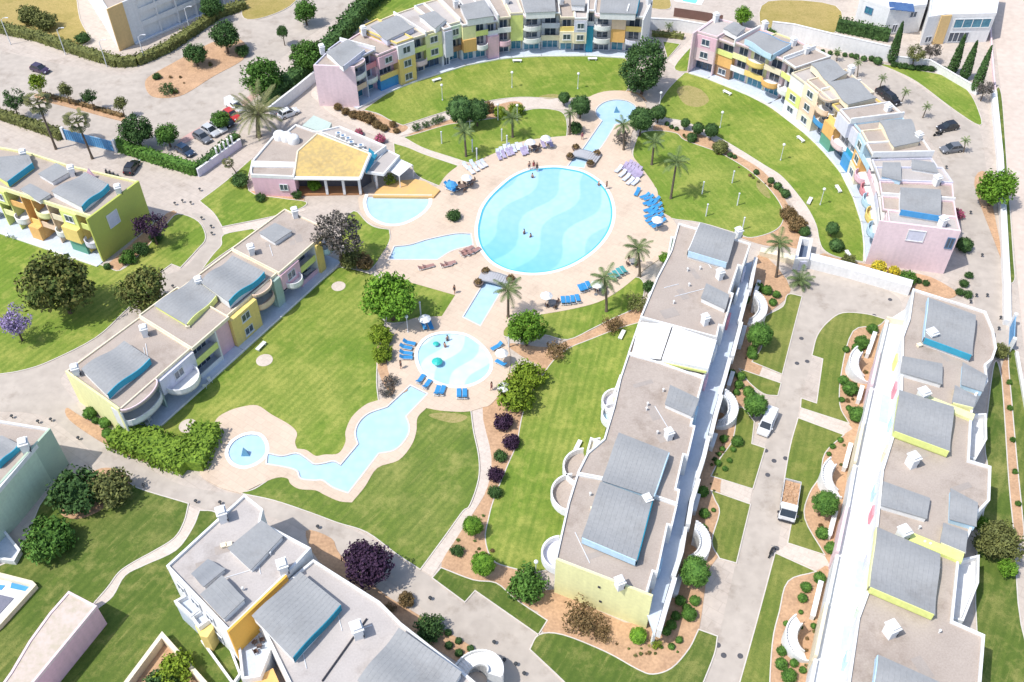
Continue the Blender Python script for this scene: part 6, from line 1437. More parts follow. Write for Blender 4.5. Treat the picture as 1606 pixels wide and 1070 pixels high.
obj_local('earth_load', mb, M_soil, t)
wheels(t, (-2.0,-1.15,2.2), 2.1, .42, .28)
# motorcycles
def moto_proto(px, rz, label, grp):
    r = thing('motorcycle', label, 'motorcycle', U(*px), grp); r.rotation_euler = (0,0,rz)
    for x in (-.65,.68):
        mb = MB(); mb.tube([(x,-.06,.31),(x,.06,.31)],.31,14); obj_local('wheel', mb, M_rubber, r)
    mb = MB(); mb.tube([(-.6,0,.5),(-.2,0,.75),(.25,0,.8),(.5,0,.75)],[.1,.17,.2,.1],8); mb.tube([(-.1,0,.35),(.25,0,.4)],[.2,.22],8); obj_local('body', mb, paint(*DK), r)
    mb = MB(); mb.box((-.3,0,.86),(.75,.26,.12)); obj_local('seat', mb, M_rubber, r)
    mb = MB(); mb.tube([(.68,0,.31),(.45,0,1.0)],.05,6); mb.tube([(.42,-.36,1.02),(.45,0,1.0),(.42,.36,1.02)],.025,6); obj_local('handlebar', mb, M_metal, r); return r
m0 = moto_proto((1470,213), .3, 'motorcycle parked between the two dark cars by the eastern crescent', None)
for x, y in ((168,274),(174,276),(180,279),(187,282)): dup(m0, U(x, y), 1.9, 'dark motorcycle in the row below the green hedge, behind the far-left block', 'motorcycles in a row')
dup(m0, U(1209,868), 1.0, 'motorcycle standing at the road edge by the cream path, below the truck')

# ---------------- loungers, parasols
def lounger_proto(colr, m):
    r = thing('sun_lounger', '', 'sun lounger', (0,0,0)); r.rotation_euler = (0,0,0)
    mb = MB()
    for s in (-1,1): mb.box((0,s*.33,.3),(1.95,.05,.06))
    for x in (-.9,.0,.9): mb.box((x,0,.3),(.05,.62,.05))
    obj_local('frame', mb, M_frame, r)
    for x in (-.75,.75):
        for s in (-1,1):
            mb = MB(); mb.box((x,s*.33,.14),(.05,.05,.28)); obj_local('leg', mb, M_frame, r)
    mb = MB(); mb.box((-.3,0,.36),(1.36,.64,.07)); obj_local('seat', mb, m, r)
    mb = MB(); a = .5; mb.add([(.38,-.32,.34),(.38,.32,.34),(.95,.32,.72),(.95,-.32,.72),(.36,-.32,.40),(.36,.32,.40),(.92,.32,.79),(.92,-.32,.79)],[(0,1,2,3),(7,6,5,4),(4,5,1,0),(5,6,2,1),(6,7,3,2),(7,4,0,3)]); obj_local('backrest', mb, m, r)
    return r
LM = {'blue': mat('blue_lounger_cloth', (.03,.22,.48), (.05,.28,.55), rough=.7), 'white': mat('white_lounger_cloth', (.66,.70,.78), (.5,.55,.68), rough=.7), 'mauve': mat('mauve_lounger_cloth', (.30,.24,.36), (.42,.38,.52), rough=.7), 'brown': mat('brown_lounger_cloth', (.30,.15,.13), (.4,.25,.22), rough=.7), 'green': mat('green_lounger_cloth', (.06,.27,.27), (.08,.34,.36), rough=.7)}
LP = {}
def lounger(colr, px, to, lab, grp):
    a, b_ = U(px[0], px[1], DZ-.2), U(to[0], to[1], DZ-.2); a.z = DZ-.2; rz = math.atan2(b_.y-a.y, b_.x-a.x)
    if colr not in LP:
        r = lounger_proto(colr, LM[colr]); LP[colr] = r; r.location = a; r.rotation_euler = (0,0,rz); tag(r, lab, None, grp)
    else: dup(LP[colr], a, rz, lab, grp)
KC = (711,565)
for px, to, lab in [((642,540),(632,538),'blue lounger on the left of the small pool, first from the top of four'),((637,547),(627,545),'blue lounger on the left of the small pool, second from the top of four'),((637,556),(627,555),'blue lounger on the left of the small pool, third from the top of four'),((637,563),(627,563),'blue lounger on the left of the small pool, lowest of four'),
   ((660,597),(655,604),'blue lounger at the head of the lower canal, left one of the pair'),((670,605),(665,612),'blue lounger at the head of the lower canal, right one of the pair'),((686,615),(683,624),'blue lounger below the small pool, left one of the middle pair'),((694,615),(691,624),'blue lounger below the small pool, right one of the middle pair'),
   ((720,620),(720,630),'blue lounger below the small pool, left one of the pair by the path'),((729,620),(729,630),'blue lounger below the small pool, right one of the pair by the path'),((779,546),(788,541),'blue lounger right of the small pool, above the white parasol'),((786,572),(795,577),'blue lounger right of the small pool, below the white parasol'),
   ((665,512),(662,505),'blue lounger under the parasol above the small pool, left one'),((675,512),(672,505),'blue lounger under the parasol above the small pool, right one'),
   ((999,304),(1003,297),'blue lounger standing apart right of the big pool, towards the mauve ones'),((906,471),(908,478),'blue lounger right of the row of three below the big pool')]:
    lounger('blue', px, to, lab, 'blue loungers by the pools')
for x, y in ((883,474),(890.5,473.5),(898,472.5)): lounger('blue', (x,y), (x+1,y+9), 'blue lounger in the row of three below the big pool', 'three blue loungers below the big pool')
for x, y in ((911,455),(917,453),(923,450)): lounger('blue', (x,y), (x+4,y+8), 'bright blue lounger in the tight group left of the parasol below the big pool', 'tight blue loungers below the big pool')
for x, y in ((960,437),(966,433),(972,429),(978,426)): lounger('green', (x,y), (x+5,y+7), 'sea-green lounger in the row between the two palms', 'sea-green loungers')
for x, y in ((1011,310),(1017,313),(1016,320),(1022,322),(1017,331),(1024,333),(1018,340),(1020,347),(1025,352),(1030,356),(1027,316),(1030,325),(1032,334),(1032,342),(1036,350),(1024,344)): lounger('blue', (x,y), (x+9,y-3), 'blue lounger in the curved cluster at the right rim of the big pool deck', 'blue loungers at the right rim')
for x, y in ((979,263),(984,266),(989,269),(994,272),(998,275),(1002,278),(986,260),(991,263),(996,266),(1001,270)): lounger('mauve', (x,y), (x+6,y-5), 'mauve lounger in the back row right of the upper canal bridge', 'mauve loungers, back row')
for x, y in ((970,268),(976,275),(982,281),(988,287),(996,288)): lounger('white', (x,y), (x+6,y-5), 'pale lounger in the front row right of the upper canal bridge', 'pale loungers, front row')
for x, y in ((782,243),(787,240),(793,236),(799,234),(806,236),(812,233),(818,234),(826,234)): lounger('white', (x,y), (x-3,y-6), 'pale lounger in the back row above the big pool', 'pale loungers, back row')
for x, y in ((783,248),(790,245),(797,242),(803,240),(820,241),(825,239)): lounger('mauve', (x,y), (x-3,y-6), 'mauve lounger in the front row above the big pool', 'mauve loungers above the pool')
for x, y in ((731,263),(739,270),(746,266),(753,262),(759,259),(742,260)): lounger('white', (x,y), (x-5,y-5), 'pale lounger where the long cream path meets the big pool deck', 'loungers at the path end')
for x, y in ((665,422),(672,420),(700,418),(706,415)): lounger('brown', (x,y), (x-8,y+2), 'brown lounger between the west canal and the lower bridge', 'brown loungers')
for x, y in ((728,396),(735,393),(731,400),(739,398),(746,395)): lounger('brown', (x,y), (x-6,y+4), 'brown lounger at the lower left rim of the big pool', 'brown loungers at the rim')
for x, y in ((704,293),(710,291),(707,299),(713,297)): lounger('blue', (x,y), (x-7,y-3), 'blue lounger on the deck corner above the half-round pool lawn', 'blue loungers on the deck corner')
for x, y in ((858,223),(864,228),(852,229)): lounger('mauve', (x,y), (x-3,y-6), 'mauve lounger around the right-hand white parasol above the big pool', 'loungers by the right parasol')
def parasol(px, lab, colr='white', r=1.0, z0=None):
    t = thing('parasol', lab, 'parasol', U(px[0], px[1], 2.2)*1.0, None); t.location = (t.location.x, t.location.y, DZ-.2); m = P_(colr)
    mb = MB(); mb.lathe([(.02,2.75),(.5,2.6),(r,2.2),(r-.02,2.12),(.5,2.5),(.02,2.64)],(0,0,0),8); obj_local('canopy', mb, m, t)
    mb = MB(); mb.tube([(0,0,.05),(0,0,2.7)],.03,6); obj_local('pole', mb, M_frame, t); mb = MB(); mb.lathe([(.3,0),(.3,.08),(.05,.12)],(0,0,0),12); obj_local('base', mb, M_metal, t)
for px, lab in [((666,501),'white parasol above the small pool'),((787,555),'white parasol right of the small pool'),((857,465),'white parasol left of the three blue loungers'),((936,447),'white parasol right of the tight blue loungers'),((1031,346),'white parasol at the right rim of the big pool deck'),
   ((832,224),'white parasol above the big pool, left one of two'),((856,218),'white parasol above the big pool, right one of two'),((732,280),'white parasol left of the big pool'),((790,608),'white parasol beside the lower yellow-green shrub')]: parasol(px, lab)
parasol((708,290), 'blue parasol on the deck corner above the half-round pool lawn', 'blue')
def tableset(px, lab, m, grp='tables by the pool'):
    t = thing('round_table', lab, 'table', U(px[0], px[1], DZ-.2)); t['group'] = grp
    mb = MB(); mb.lathe([(0,.74),(.6,.74),(.6,.70),(0,.70)],(0,0,0),14); obj_local('tabletop', mb, m, t); mb = MB(); mb.tube([(0,0,0),(0,0,.7)],.05,6); mb.lathe([(.35,0),(.3,.05),(0,.06)],(0,0,0),10); obj_local('pedestal', mb, M_metal, t); return t
def chair_proto(m):
    r = thing('chair', '', 'chair', (0,0,0)); mb = MB(); mb.box((0,0,.45),(.5,.5,.06)); obj_local('seat', mb, m, r)
    mb = MB(); mb.box((-.24,0,.72),(.06,.5,.5)); obj_local('backrest', mb, m, r)
    for x in (-.2,.2):
        for y_ in (-.2,.2):
            mb = MB(); mb.box((x,y_,.21),(.05,.05,.43)); obj_local('leg', mb, m, r)
    return r
CH = {}
def chair(k, m, loc, rz, lab, grp):
    if k not in CH: r = chair_proto(m); CH[k] = r; r.location = loc; r.rotation_euler = (0,0,rz); tag(r, lab, None, grp)
    else: dup(CH[k], loc, rz, lab, grp)
M_wick = mat('dark_wicker', (.10,.065,.055), (.16,.11,.09)); M_grey2 = mat('grey_table', (.32,.30,.29))
for px, lab in [((838,235),'dark round table beside the left white parasol above the big pool'),((736,288),'brown round table left of the big pool'),((866,479),'grey round table beside the left parasol below the big pool'),((942,455),'grey round table beside the right parasol below the big pool'),((725,297),'brown round table nearest the corner lawn'),((992,414),'grey round table at the palm by the central block')]:
    tableset(px, lab, M_wick if 'dark' in lab or 'brown' in lab else M_grey2); c = U(px[0], px[1], DZ-.2)
    for i in range(4): chair('w', M_wick, (c.x+math.cos(i*PI/2+.5)*.9, c.y+math.sin(i*PI/2+.5)*.9, DZ-.2), i*PI/2+.5+PI, 'wicker chair at the '+lab.replace(' round table', ' table'), 'chairs at the '+lab.split(' round')[0]+' table '+lab.split('table ')[1])
# white terrace furniture before the blocks
wt = M_white
for px, z, lab in [((236,661),.16,'white plastic chair on the terrace below the tan round balcony'),((232,667),.16,'white plastic chair on the terrace below the tan round balcony'),((330,600),.16,'white plastic chair on the terrace below the lime loggia'),((322,608),.16,'white plastic chair on the terrace below the lime loggia'),((98,408),.16,'white plastic chair on the far-left block terrace'),((90,403),.16,'white plastic chair on the far-left block terrace'),((112,412),.16,'white plastic chair on the far-left block terrace'),((12,372),.16,'white plastic chair at the left end of the far-left terrace'),((22,375),.16,'white plastic chair at the left end of the far-left terrace')]:
    chair('p', wt, U(px[0], px[1], z), random.uniform(0, 6), lab, 'white chairs on the terraces: '+lab.split(' on ')[-1].split(' at ')[-1])
for px, z, lab, grp in [((400,1010),3.45,'dark chair on the blue roof terrace beside the orange wall','r'),((408,1016),3.45,'dark chair on the blue roof terrace beside the orange wall','r'),((412,1006),3.45,'dark chair on the blue roof terrace beside the orange wall','r'),((402,1024),3.45,'dark chair on the blue roof terrace beside the orange wall','r')]:
    chair('d', M_wick, U(px[0], px[1], z-.55), random.uniform(0,6), lab, 'chairs on the blue roof terrace')

# ---------------- bridges, fountains, play things
def planter(px, lab):
    t = thing('planter', lab, 'planter', U(px[0], px[1], .6)); t.location = (t.location.x, t.location.y, DZ-.2)
    mb = MB(); mb.lathe([(.55,0),(.75,.55),(.8,.6),(.66,.6),(.6,.5),(0,.5)],(0,0,0),14); obj_local('pot', mb, mat('dark_pot', (.16,.12,.10), (.22,.17,.14)), t)
    rng = np.random.default_rng(int(px[0])); k = 160; C = rng.normal(0,1,(k,3)); C /= np.linalg.norm(C,axis=1,keepdims=True); Nn = C.copy(); C = C*np.array([.62,.62,.5])*rng.uniform(.6,1,(k,1))+np.array([0,0,.8])
    o = bpy.data.objects.new('plant', quads_mesh('plant', leaf_quads(C, Nn, .2, rng), F_brown)); COL.objects.link(o); o.parent = t
def bridge(a, b_, lab, w_):
    A, B = U(*a), U(*b_); t = thing('footbridge', lab, 'bridge', (A+B)/2); d = (B-A).normalized()
    mb = MB(); n = 12; L = (B-A).length; ang = math.atan2(d.y, d.x)
    for i in range(n):
        u = (i+.5)/n; p = A+(B-A)*u; z = DZ+.12+.35*math.sin(PI*u); mb.box((p.x, p.y, z), (L/n*.93, w_, .12), ang)
    obj('deck_planks', mb, mat('grey_planks', (.46,.46,.47), (.36,.36,.38), fine=8), t)
    n_ = Vector((-d.y, d.x, 0))
    for s in (-1, 1):
        mb = MB(); mb.tube([A+(B-A)*u+n_*s*w_/2+Vector((0,0,DZ+.15+.35*math.sin(PI*u))) for u in [i/8 for i in range(9)]], .1, 6); obj('edge_beam', mb, M_metal, t)
bridge((899,243),(938,254), 'grey plank footbridge over the canal above the big pool', 2.4); bridge((752,436),(797,447), 'grey plank footbridge over the canal below the big pool', 2.4)
for px, lab in [((903,232),'round planter left of the upper footbridge, farther from the pool'),((894,246),'round planter left of the upper footbridge, nearer the pool'),((936,241),'round planter right of the upper footbridge, farther from the pool'),((926,257),'round planter right of the upper footbridge, nearer the pool'),
   ((762,426),'round planter left of the lower footbridge, nearer the big pool'),((750,444),'round planter left of the lower footbridge, farther from the big pool'),((801,438),'round planter right of the lower footbridge, nearer the big pool')]: planter(px, lab)
def sail(px, lab, s=1.0):
    t = thing('fountain_sculpture', lab, 'fountain', U(*px)); mb = MB(); s *= .68; h_ = 2.2*s; mb.add([(-.9*s,-.5*s,.03),(.9*s,-.5*s,.03),(.1*s,.9*s,.03),(-.2*s,.1*s,h_)],[(0,1,3),(1,2,3),(2,0,3)]); obj_local('blue_pyramid', mb, mat('fountain_blue', (.10,.26,.38), (.14,.32,.46), rough=.4), t)
    mb = MB(); mb.lathe([(.2,.0),(.2,.5),(.0,.52)],(0,0,0),10); obj_local('nozzle', mb, M_metal, t)
sail((386,713), 'blue pyramid fountain in the round pool end, lower left'); sail((967,176), 'blue pyramid fountain in the round end of the upper canal', .9)
def float_(px, lab, s):
    t = thing('water_toy', lab, 'water toy', U(px[0], px[1], .06)); m = mat('teal_plastic', (.03,.42,.36), (.05,.50,.44), rough=.3); mb = MB(); mb.tube([(0,0,0),(0,0,.9*s)],.1*s,8); obj_local('stem', mb, m, t)
    mb = MB(); mb.lathe([(0,1.15*s),(.5*s,1.0*s),(.85*s,.75*s),(.5*s,.85*s),(0,.9*s)],(0,0,0),12); obj_local('cap', mb, m, t)
float_((684,542), 'small teal water toy in the small pool, upper', .55); float_((686,572), 'teal mushroom water toy in the small pool, lower', .95)

# ---------------- lamps, posts, benches
def lamp_proto():
    r = thing('globe_lamp', '', 'street lamp', (0,0,0)); mb = MB(); mb.tube([(0,0,0),(0,0,3.2)],[.07,.05],8); mb.lathe([(.14,0),(.12,.3),(.06,.35)],(0,0,0),10); obj_local('post', mb, M_frame, r)
    mb = MB(); mb.ball((0,0,3.45),.28,12,8); obj_local('globe', mb, mat('milk_glass', (.82,.84,.80), rough=.2), r, True); return r
lp = None
for bp, lab in [((1129,201),'white globe lamp on the lawn below the eastern crescent, upper'),((1224,252),'white globe lamp on the lawn below the eastern crescent, middle'),((1286,322),'white globe lamp on the lawn below the eastern crescent, lower'),((1034,170),'white globe lamp right of the fountain pool'),((906,140),'white globe lamp on the northern lawn, right'),((803,138),'white globe lamp on the northern lawn, middle'),((694,158),'white globe lamp on the northern lawn, left'),((781,189),'white globe lamp at the left end of the round lawn'),((640,522),'white globe lamp under the bright leafy tree'),((840,905),'white globe lamp above the glossy green shrub'),((811,190),'white globe lamp beside the yellowish shrubs')]:
    if lp is None: lp = lamp_proto(); lp.location = U(*bp); tag(lp, lab, None, 'white globe lamps')
    else: dup(lp, U(*bp), 0, lab, 'white globe lamps')
def post_proto():
    r = thing('white_post', '', 'post', (0,0,0)); mb = MB(); mb.tube([(0,0,0),(0,0,2.6)],.11,8); obj_local('pole', mb, M_frame, r); mb = MB(); mb.lathe([(.16,0),(.16,.12),(.0,.14)],(0,0,2.6),8); obj_local('cap', mb, M_frame, r); return r
pp = None
for bp, lab in [((1101,305),'white post on the inner lawn, upper one of the left pair'),((1107,340),'white post on the inner lawn, lower one of the left pair'),((1148,288),'white post on the inner lawn, nearest the curved bed'),((1156,323),'white post on the inner lawn, middle of the right line'),((1164,361),'white post on the inner lawn, nearest the central block'),((693,226),'white post on the lawn by the cream path, upper'),((741,239),'white post on the lawn left of the pool, beside the palm'),((748,252),'white post at the deck edge beside the palm'),((787,222),'white post on the lawn above the pale loungers'),((737,201),'white post below the dark round pair'),((660,494),'white post behind the parasol above the small pool'),((798,545),'white post beside the white parasol right of the small pool'),((795,232),'white post behind the pale loungers')]:
    if pp is None: pp = post_proto(); pp.location = U(*bp); tag(pp, lab, None, 'white posts on the lawns')
    else: dup(pp, U(*bp), 0, lab, 'white posts on the lawns')
def boll_proto():
    r = thing('bollard_lamp', '', 'bollard lamp', (0,0,0)); mb = MB(); mb.tube([(0,0,0),(0,0,.5)],.07,8); obj_local('post', mb, M_dark, r); mb = MB(); mb.lathe([(.0,.68),(.2,.63),(.24,.54),(.07,.5)],(0,0,0),12); obj_local('cap', mb, mat('dark_cap', (.06,.065,.07)), r); return r
bo = None
BL = {'dark bollard lamp along the curved road past the bottom block': [(499,829),(308,789),(346,791),(675,941),(791,1038),(809,1044),(822,1059),(775,1010),(61,664),(81,661),(124,690),(226,764),(184,738),(20,656)],
 'dark bollard lamp along the loop road beside the left lawns': [(314,300),(287,318),(275,322),(317,345),(332,358),(333,369),(272,452),(300,321)],
 'dark bollard lamp along the straight garden road': [(1396,470),(1371,495),(1257,531),(1250,570),(1266,567),(1222,602),(1201,707),(1214,723),(1204,745),(1232,719),(1278,658),(1218,860),(1126,1012),(1135,1028),(1161,1029)],
 'dark bollard lamp along the eastern car road': [(1530,466),(1547,466),(1568,501),(1565,518),(1557,528),(1521,476),(1543,533),(1521,336),(1539,403),(1483,265)]}
cv = None
for x, y in BL.pop('dark bollard lamp along the straight garden road'):
    if cv is None:
        mb = MB(); mb.lathe([(.0,.03),(.30,.03),(.34,.02),(.34,.0)],(0,0,0),14); cv = obj_local('drain_cover', mb, mat('cast_iron', (.10,.10,.11)), None); cv.location = U(x, y, .012); tag(cv, 'dark round drain cover in the straight garden road', 'drain cover', 'drain covers of the garden road')
    else: o = cv.copy(); COL.objects.link(o); o.location = U(x, y, .012)
for lab, pts in BL.items():
    for x, y in pts:
        if bo is None: bo = boll_proto(); bo.location = U(x, y); tag(bo, lab, None, lab.replace('dark bollard lamp', 'bollard lamps'))
        else: dup(bo, U(x, y), 0, lab, lab.replace('dark bollard lamp', 'bollard lamps'))
def tall_lamp(bp, lab):
    t = thing('street_lamp', lab, 'street lamp', U(*bp)); mb = MB(); mb.tube([(0,0,0),(0,0,5.6),(.5,0,6.0),(1.2,0,6.1)],[.1,.07,.05,.04],6); obj_local('pole', mb, M_frame, t); mb = MB(); mb.box((1.3,0,6.08),(.6,.22,.12)); obj_local('lamp_head', mb, M_frame, t)
for bp, lab in [((103,86),'tall street lamp beside the clipped hedge, left'),((168,105),'tall street lamp beside the clipped hedge, middle'),((228,97),'tall street lamp below the ochre end wall'),((299,52),'tall street lamp beside the clipped hedge, right'),((17,70),'tall street lamp at the left edge')]: tall_lamp(bp, lab)
be = None
for px, to, lab in [((410,546),(417,539),'white bench on the striped lawn above the pale disc'),((245,689),(251,684),'white bench beside the yellow-green hedge'),((906,702),(911,692),'white bench on the lawn left of the central block'),((811,98),(821,98),'white bench before the northern crescent, left'),((929,95),(939,95),'white bench before the northern crescent, right'),((1140,148),(1148,152),'white bench before the eastern crescent, upper'),((1255,221),(1262,227),'white bench before the eastern crescent, middle'),((1314,299),(1319,307),'white bench before the eastern crescent, lower'),((1269,318),(1273,310),'white bench at the edge of the curved cream path'),((1330,402),(1334,408),'white bench beside the low olive shrub'),((975,528),(980,518),'white bench near the white roof terrace'),((685,128),(692,126),'white bench before the northern crescent, far left'),((485,430),(492,425),'white bench beside the pink boxed balcony')]:
    a, b_ = U(*px), U(*to); rz = math.atan2(b_.y-a.y, b_.x-a.x)
    if be is None:
        be = thing('garden_bench', lab, 'bench', a, 'white benches on the lawns'); be.rotation_euler = (0,0,rz); mb = MB(); mb.box((0,0,.5),(1.9,.6,.12)); obj_local('seat', mb, P_('white'), be)
        for x in (-.7,.7):
            mb = MB(); mb.box((x,0,.22),(.16,.5,.44)); obj_local('leg', mb, P_('white'), be)
    else: dup(be, a, rz, lab, 'white benches on the lawns')
for px, rx, lab in [((415,566),13,0),((531,450),11,0),((295,669),14,0)]:
    c = U(*px); r = rx/ppm(*px); o = [(c.x+math.cos(t)*r, c.y+math.sin(t)*r) for t in [2*PI*i/24 for i in range(24)]]; sheet('paved_disc', o, 0, .15, M_path, world=True)

# ---------------- walls, gates, stairs
def wall_thing(name, lab, cat, pts, th, hh, colr, m=None, cap=None):
    L_ = [Vector((*p.xy, 0)) for p in UL(pts)]; t = thing(name, lab, cat, (L_[0]+L_[-1])/2); mb = MB(); s = shift_line(L_, th)
    mb.prism([(p.x,p.y) for p in L_]+[(p.x,p.y) for p in s[::-1]], 0, hh, bottom=False); obj('wall', mb, m or P_(colr), t)
    if cap:
        a = shift_line(L_, -.06); b_ = shift_line(L_, th+.06); mb = MB(); mb.prism([(p.x,p.y) for p in a]+[(p.x,p.y) for p in b_[::-1]], hh, hh+.1); obj('coping', mb, P_(cap), t)
    return t
wall_thing('boundary_wall', 'long white boundary wall behind the eastern car road', 'wall', [(1207,58),(1240,62),(1300,77),(1393,98)], .3, 3.4, 'white', cap='white')
wall_thing('boundary_wall', 'white wall running from the boundary wall between the cypresses', 'wall', [(1400,100),(1455,106),(1530,150)], .3, 1.6, 'white', cap='white')
wall_thing('boundary_wall', 'white wall between the two crescents under the brown fence', 'wall', [(1019,47),(1060,49),(1100,56),(1122,60)], .3, 2.6, 'white', cap='white')
wall_thing('brown_fence', 'brown timber fence at the top between the two crescents', 'fence', [(1056,26),(1098,32),(1132,38)], .15, 2.0, 'brown', m=mat('brown_timber', (.20,.11,.09), (.15,.09,.07)))
wall_thing('boundary_wall', 'low broad white wall between the car road and the sandy road', 'wall', [(1561,150),(1571,250),(1577,360),(1582,450),(1583,512)], -1.0, 1.0, 'white', cap='white')
wall_thing('boundary_wall', 'thin white kerb wall along the sandy road, lower right', 'wall', [(1595,556),(1610,640),(1630,740)], -.4, .6, 'white')
wall_thing('boundary_wall', 'white wall right of the last cypress, at the sandy road', 'wall', [(1553,40),(1556,90),(1561,150)], -.3, .7, 'palepink')
def gate(a, b_, hh, lab):
    A, B = U(*a), U(*b_); t = thing('sliding_gate', lab, 'gate', (A+B)/2); d = (B-A).normalized(); ang = math.atan2(d.y, d.x); L = (B-A).length; m = mat('gate_blue', (.07,.26,.52), (.10,.32,.58), rough=.5)
    mb = MB(); c = (A+B)/2; mb.box((c.x,c.y,hh/2),(L,.06,hh-.1),ang); obj('blue_panel', mb, m, t)
    mb = MB()
    for i in range(int(L/.5)+1): p = A+d*i*.5; mb.box((p.x-d.y*-.05,p.y-d.x*.05,hh/2),(.06,.1,hh),ang)
    mb.box((c.x,c.y,hh),(L,.14,.1),ang); mb.box((c.x,c.y,.08),(L,.14,.1),ang); obj('bars', mb, mat('gate_blue_pale', (.22,.42,.62)), t)
    for p in (A-d*.3, B+d*.3):
        mb = MB(); mb.box((p.x,p.y,(hh+.4)/2),(.5,.5,hh+.4),ang); obj('pillar', mb, P_('white'), t)
gate((105,219),(181,238), 2.2, 'long blue sliding gate behind the two tall fan palms'); gate((1582,548),(1584,514), 2.3, 'blue gate at the end of the broad white wall, right edge')
wall_thing('boundary_wall', 'white wall below the slatted hedge beside the parking place', 'wall', [(313,278),(346,254),(380,230)], .3, 1.6, 'lavender', cap='white')
wall_thing('garden_wall', 'grey-white garden wall at the foot of the tall dark hedge', 'wall', [(425,185),(470,150),(500,125)], .3, 2.2, 'white', cap='white')
for i in range(5):
    p = U(343+i*6, 253-i*4.6); t = thing('slat_post', 'white slatted post standing in the parking hedge, right of the dark car', 'post', p, 'white slatted posts in the hedge'); mb = MB(); mb.box((p.x,p.y,1.4),(.22,.5,2.8),.6); obj('slat', mb, P_('white'), t); mb = MB(); mb.box((p.x,p.y,2.86),(.3,.6,.1),.6); obj('cap', mb, P_('white'), t)
wall_thing('covered_walkway', 'long white walkway wall at the head of the garden road', 'walkway', [(1262,420),(1330,437),(1424,464)], 1.7, 1.9, 'white')
wall_thing('garden_wall', 'low cream wall from the central block to the gatehouse', 'wall', [(1190,402),(1216,408),(1244,416)], 1.2, 1.0, 'cream')
t = thing('gatehouse', 'little white gatehouse with a dark opening, at the head of the garden road', 'gatehouse', U(1254,412)); o = [(p.x,p.y) for p in UL([(1242,424),(1264,424),(1270,392),(1250,388)])]
mb = MB(); mb.prism(o, 0, 2.4, holes=[offset_poly(o, -.45)], bottom=False); obj('wall', mb, P_('white'), t); mb = MB(); mb.prism(offset_poly(o, -.4), .9, 1.0); obj('dark_roof', mb, mat('dark_slate', (.12,.16,.24)), t)
mb = MB(); c = U(1256,424); mb.box((c.x,c.y-.08,1.0),(1.1,.12,1.9)); obj('door', mb, P_('lavender'), t)
def stair(px, r, a0, a1, lab, z1=3.1):
    """curved stair climbing to the gallery between two white walls"""
    c = U(*px); t = thing('curved_staircase', lab, 'staircase', c); mb = MB(); n = 22
    for i in range(n):
        t0, t1 = a0+(a1-a0)*i/n, a0+(a1-a0)*(i+1)/n; z = z1*(i+1)/n
        mb.prism([(c.x+math.cos(q)*rr, c.y+math.sin(q)*rr) for q, rr in ((t0,r*.42),(t0,r-.02),(t1,r-.02),(t1,r*.42))], 0, z, bottom=False)
    obj('steps', mb, P_('white'), t)
    for rr, nm in ((r, 'outer_wall'), (r*.42, 'inner_wall')):
        mb = MB()
        for i in range(n):
            t0, t1 = a0+(a1-a0)*i/n, a0+(a1-a0)*(i+1)/n; z = z1*(i+1)/n+.45; k = .16
            mb.prism([(c.x+math.cos(q)*x, c.y+math.sin(q)*x) for q, x in ((t0,rr),(t0,rr+k),(t1,rr+k),(t1,rr))], 0 if rr == r else max(0, z-2.2), z, bottom=True)
        obj(nm, mb, P_('white'), t)
S1 = 'curved white stair up to the central block gallery, '
for px, lab in [((1176,497),S1+'highest'),((1128,655),S1+'second from the top'),((1082,865),S1+'lowest')]: stair(px, 2.15, -PI*.62, PI*.42, lab)
S2 = 'curved white stair up to the right-hand gallery, '
for px, lab in [((1350,585),S2+'highest'),((1309,762),S2+'middle'),((1256,1012),S2+'lowest')]: stair(px, 2.1, PI*1.55, PI*.62, lab)
stair((748,1070), 2.9, PI*.9, -PI*.1, 'curved white stair of the bottom block, bottom edge')
# white slatted rails along the galleries
def slat_rail(a, b_, lab, grp):
    A, B = U(*a), U(*b_); t = thing('slatted_rail', lab, 'railing', (A+B)/2, grp); d = (B-A).normalized(); L = (B-A).length; ang = math.atan2(d.y, d.x); mb = MB(); n = int(L/.45)
    for i in range(n+1): p = A+d*(L*i/n); mb.box((p.x,p.y,.5),(.12,.5,1.0),ang)
    obj('slats', mb, P_('white'), t); mb = MB(); c = (A+B)/2; mb.box((c.x,c.y,1.02),(L,.6,.08),ang); obj('rail', mb, P_('white'), t)
for a, b_, lab in [((1189,447),(1182,470),'white slatted rail above the highest stair of the central block'),((1167,518),(1159,548),'white slatted rail below the highest stair of the central block'),((1148,590),(1141,612),'white slatted rail above the second stair of the central block'),((1121,687),(1114,708),'white slatted rail below the second stair of the central block'),((1094,782),(1087,808),'white slatted rail above the lowest stair of the central block'),((1066,908),(1058,938),'white slatted rail below the lowest stair of the central block'),
   ((1370,528),(1358,562),'white slatted rail above the highest stair of the right-hand gallery'),((1350,612),(1344,634),'white slatted rail below the highest stair of the right-hand gallery'),((1332,702),(1322,740),'white slatted rail above the middle stair of the right-hand gallery'),((1308,808),(1298,846),'white slatted rail below the middle stair of the right-hand gallery'),((1285,918),(1272,972),'white slatted rail above the lowest stair of the right-hand gallery')]: slat_rail(a, b_, lab, 'white slatted rails')

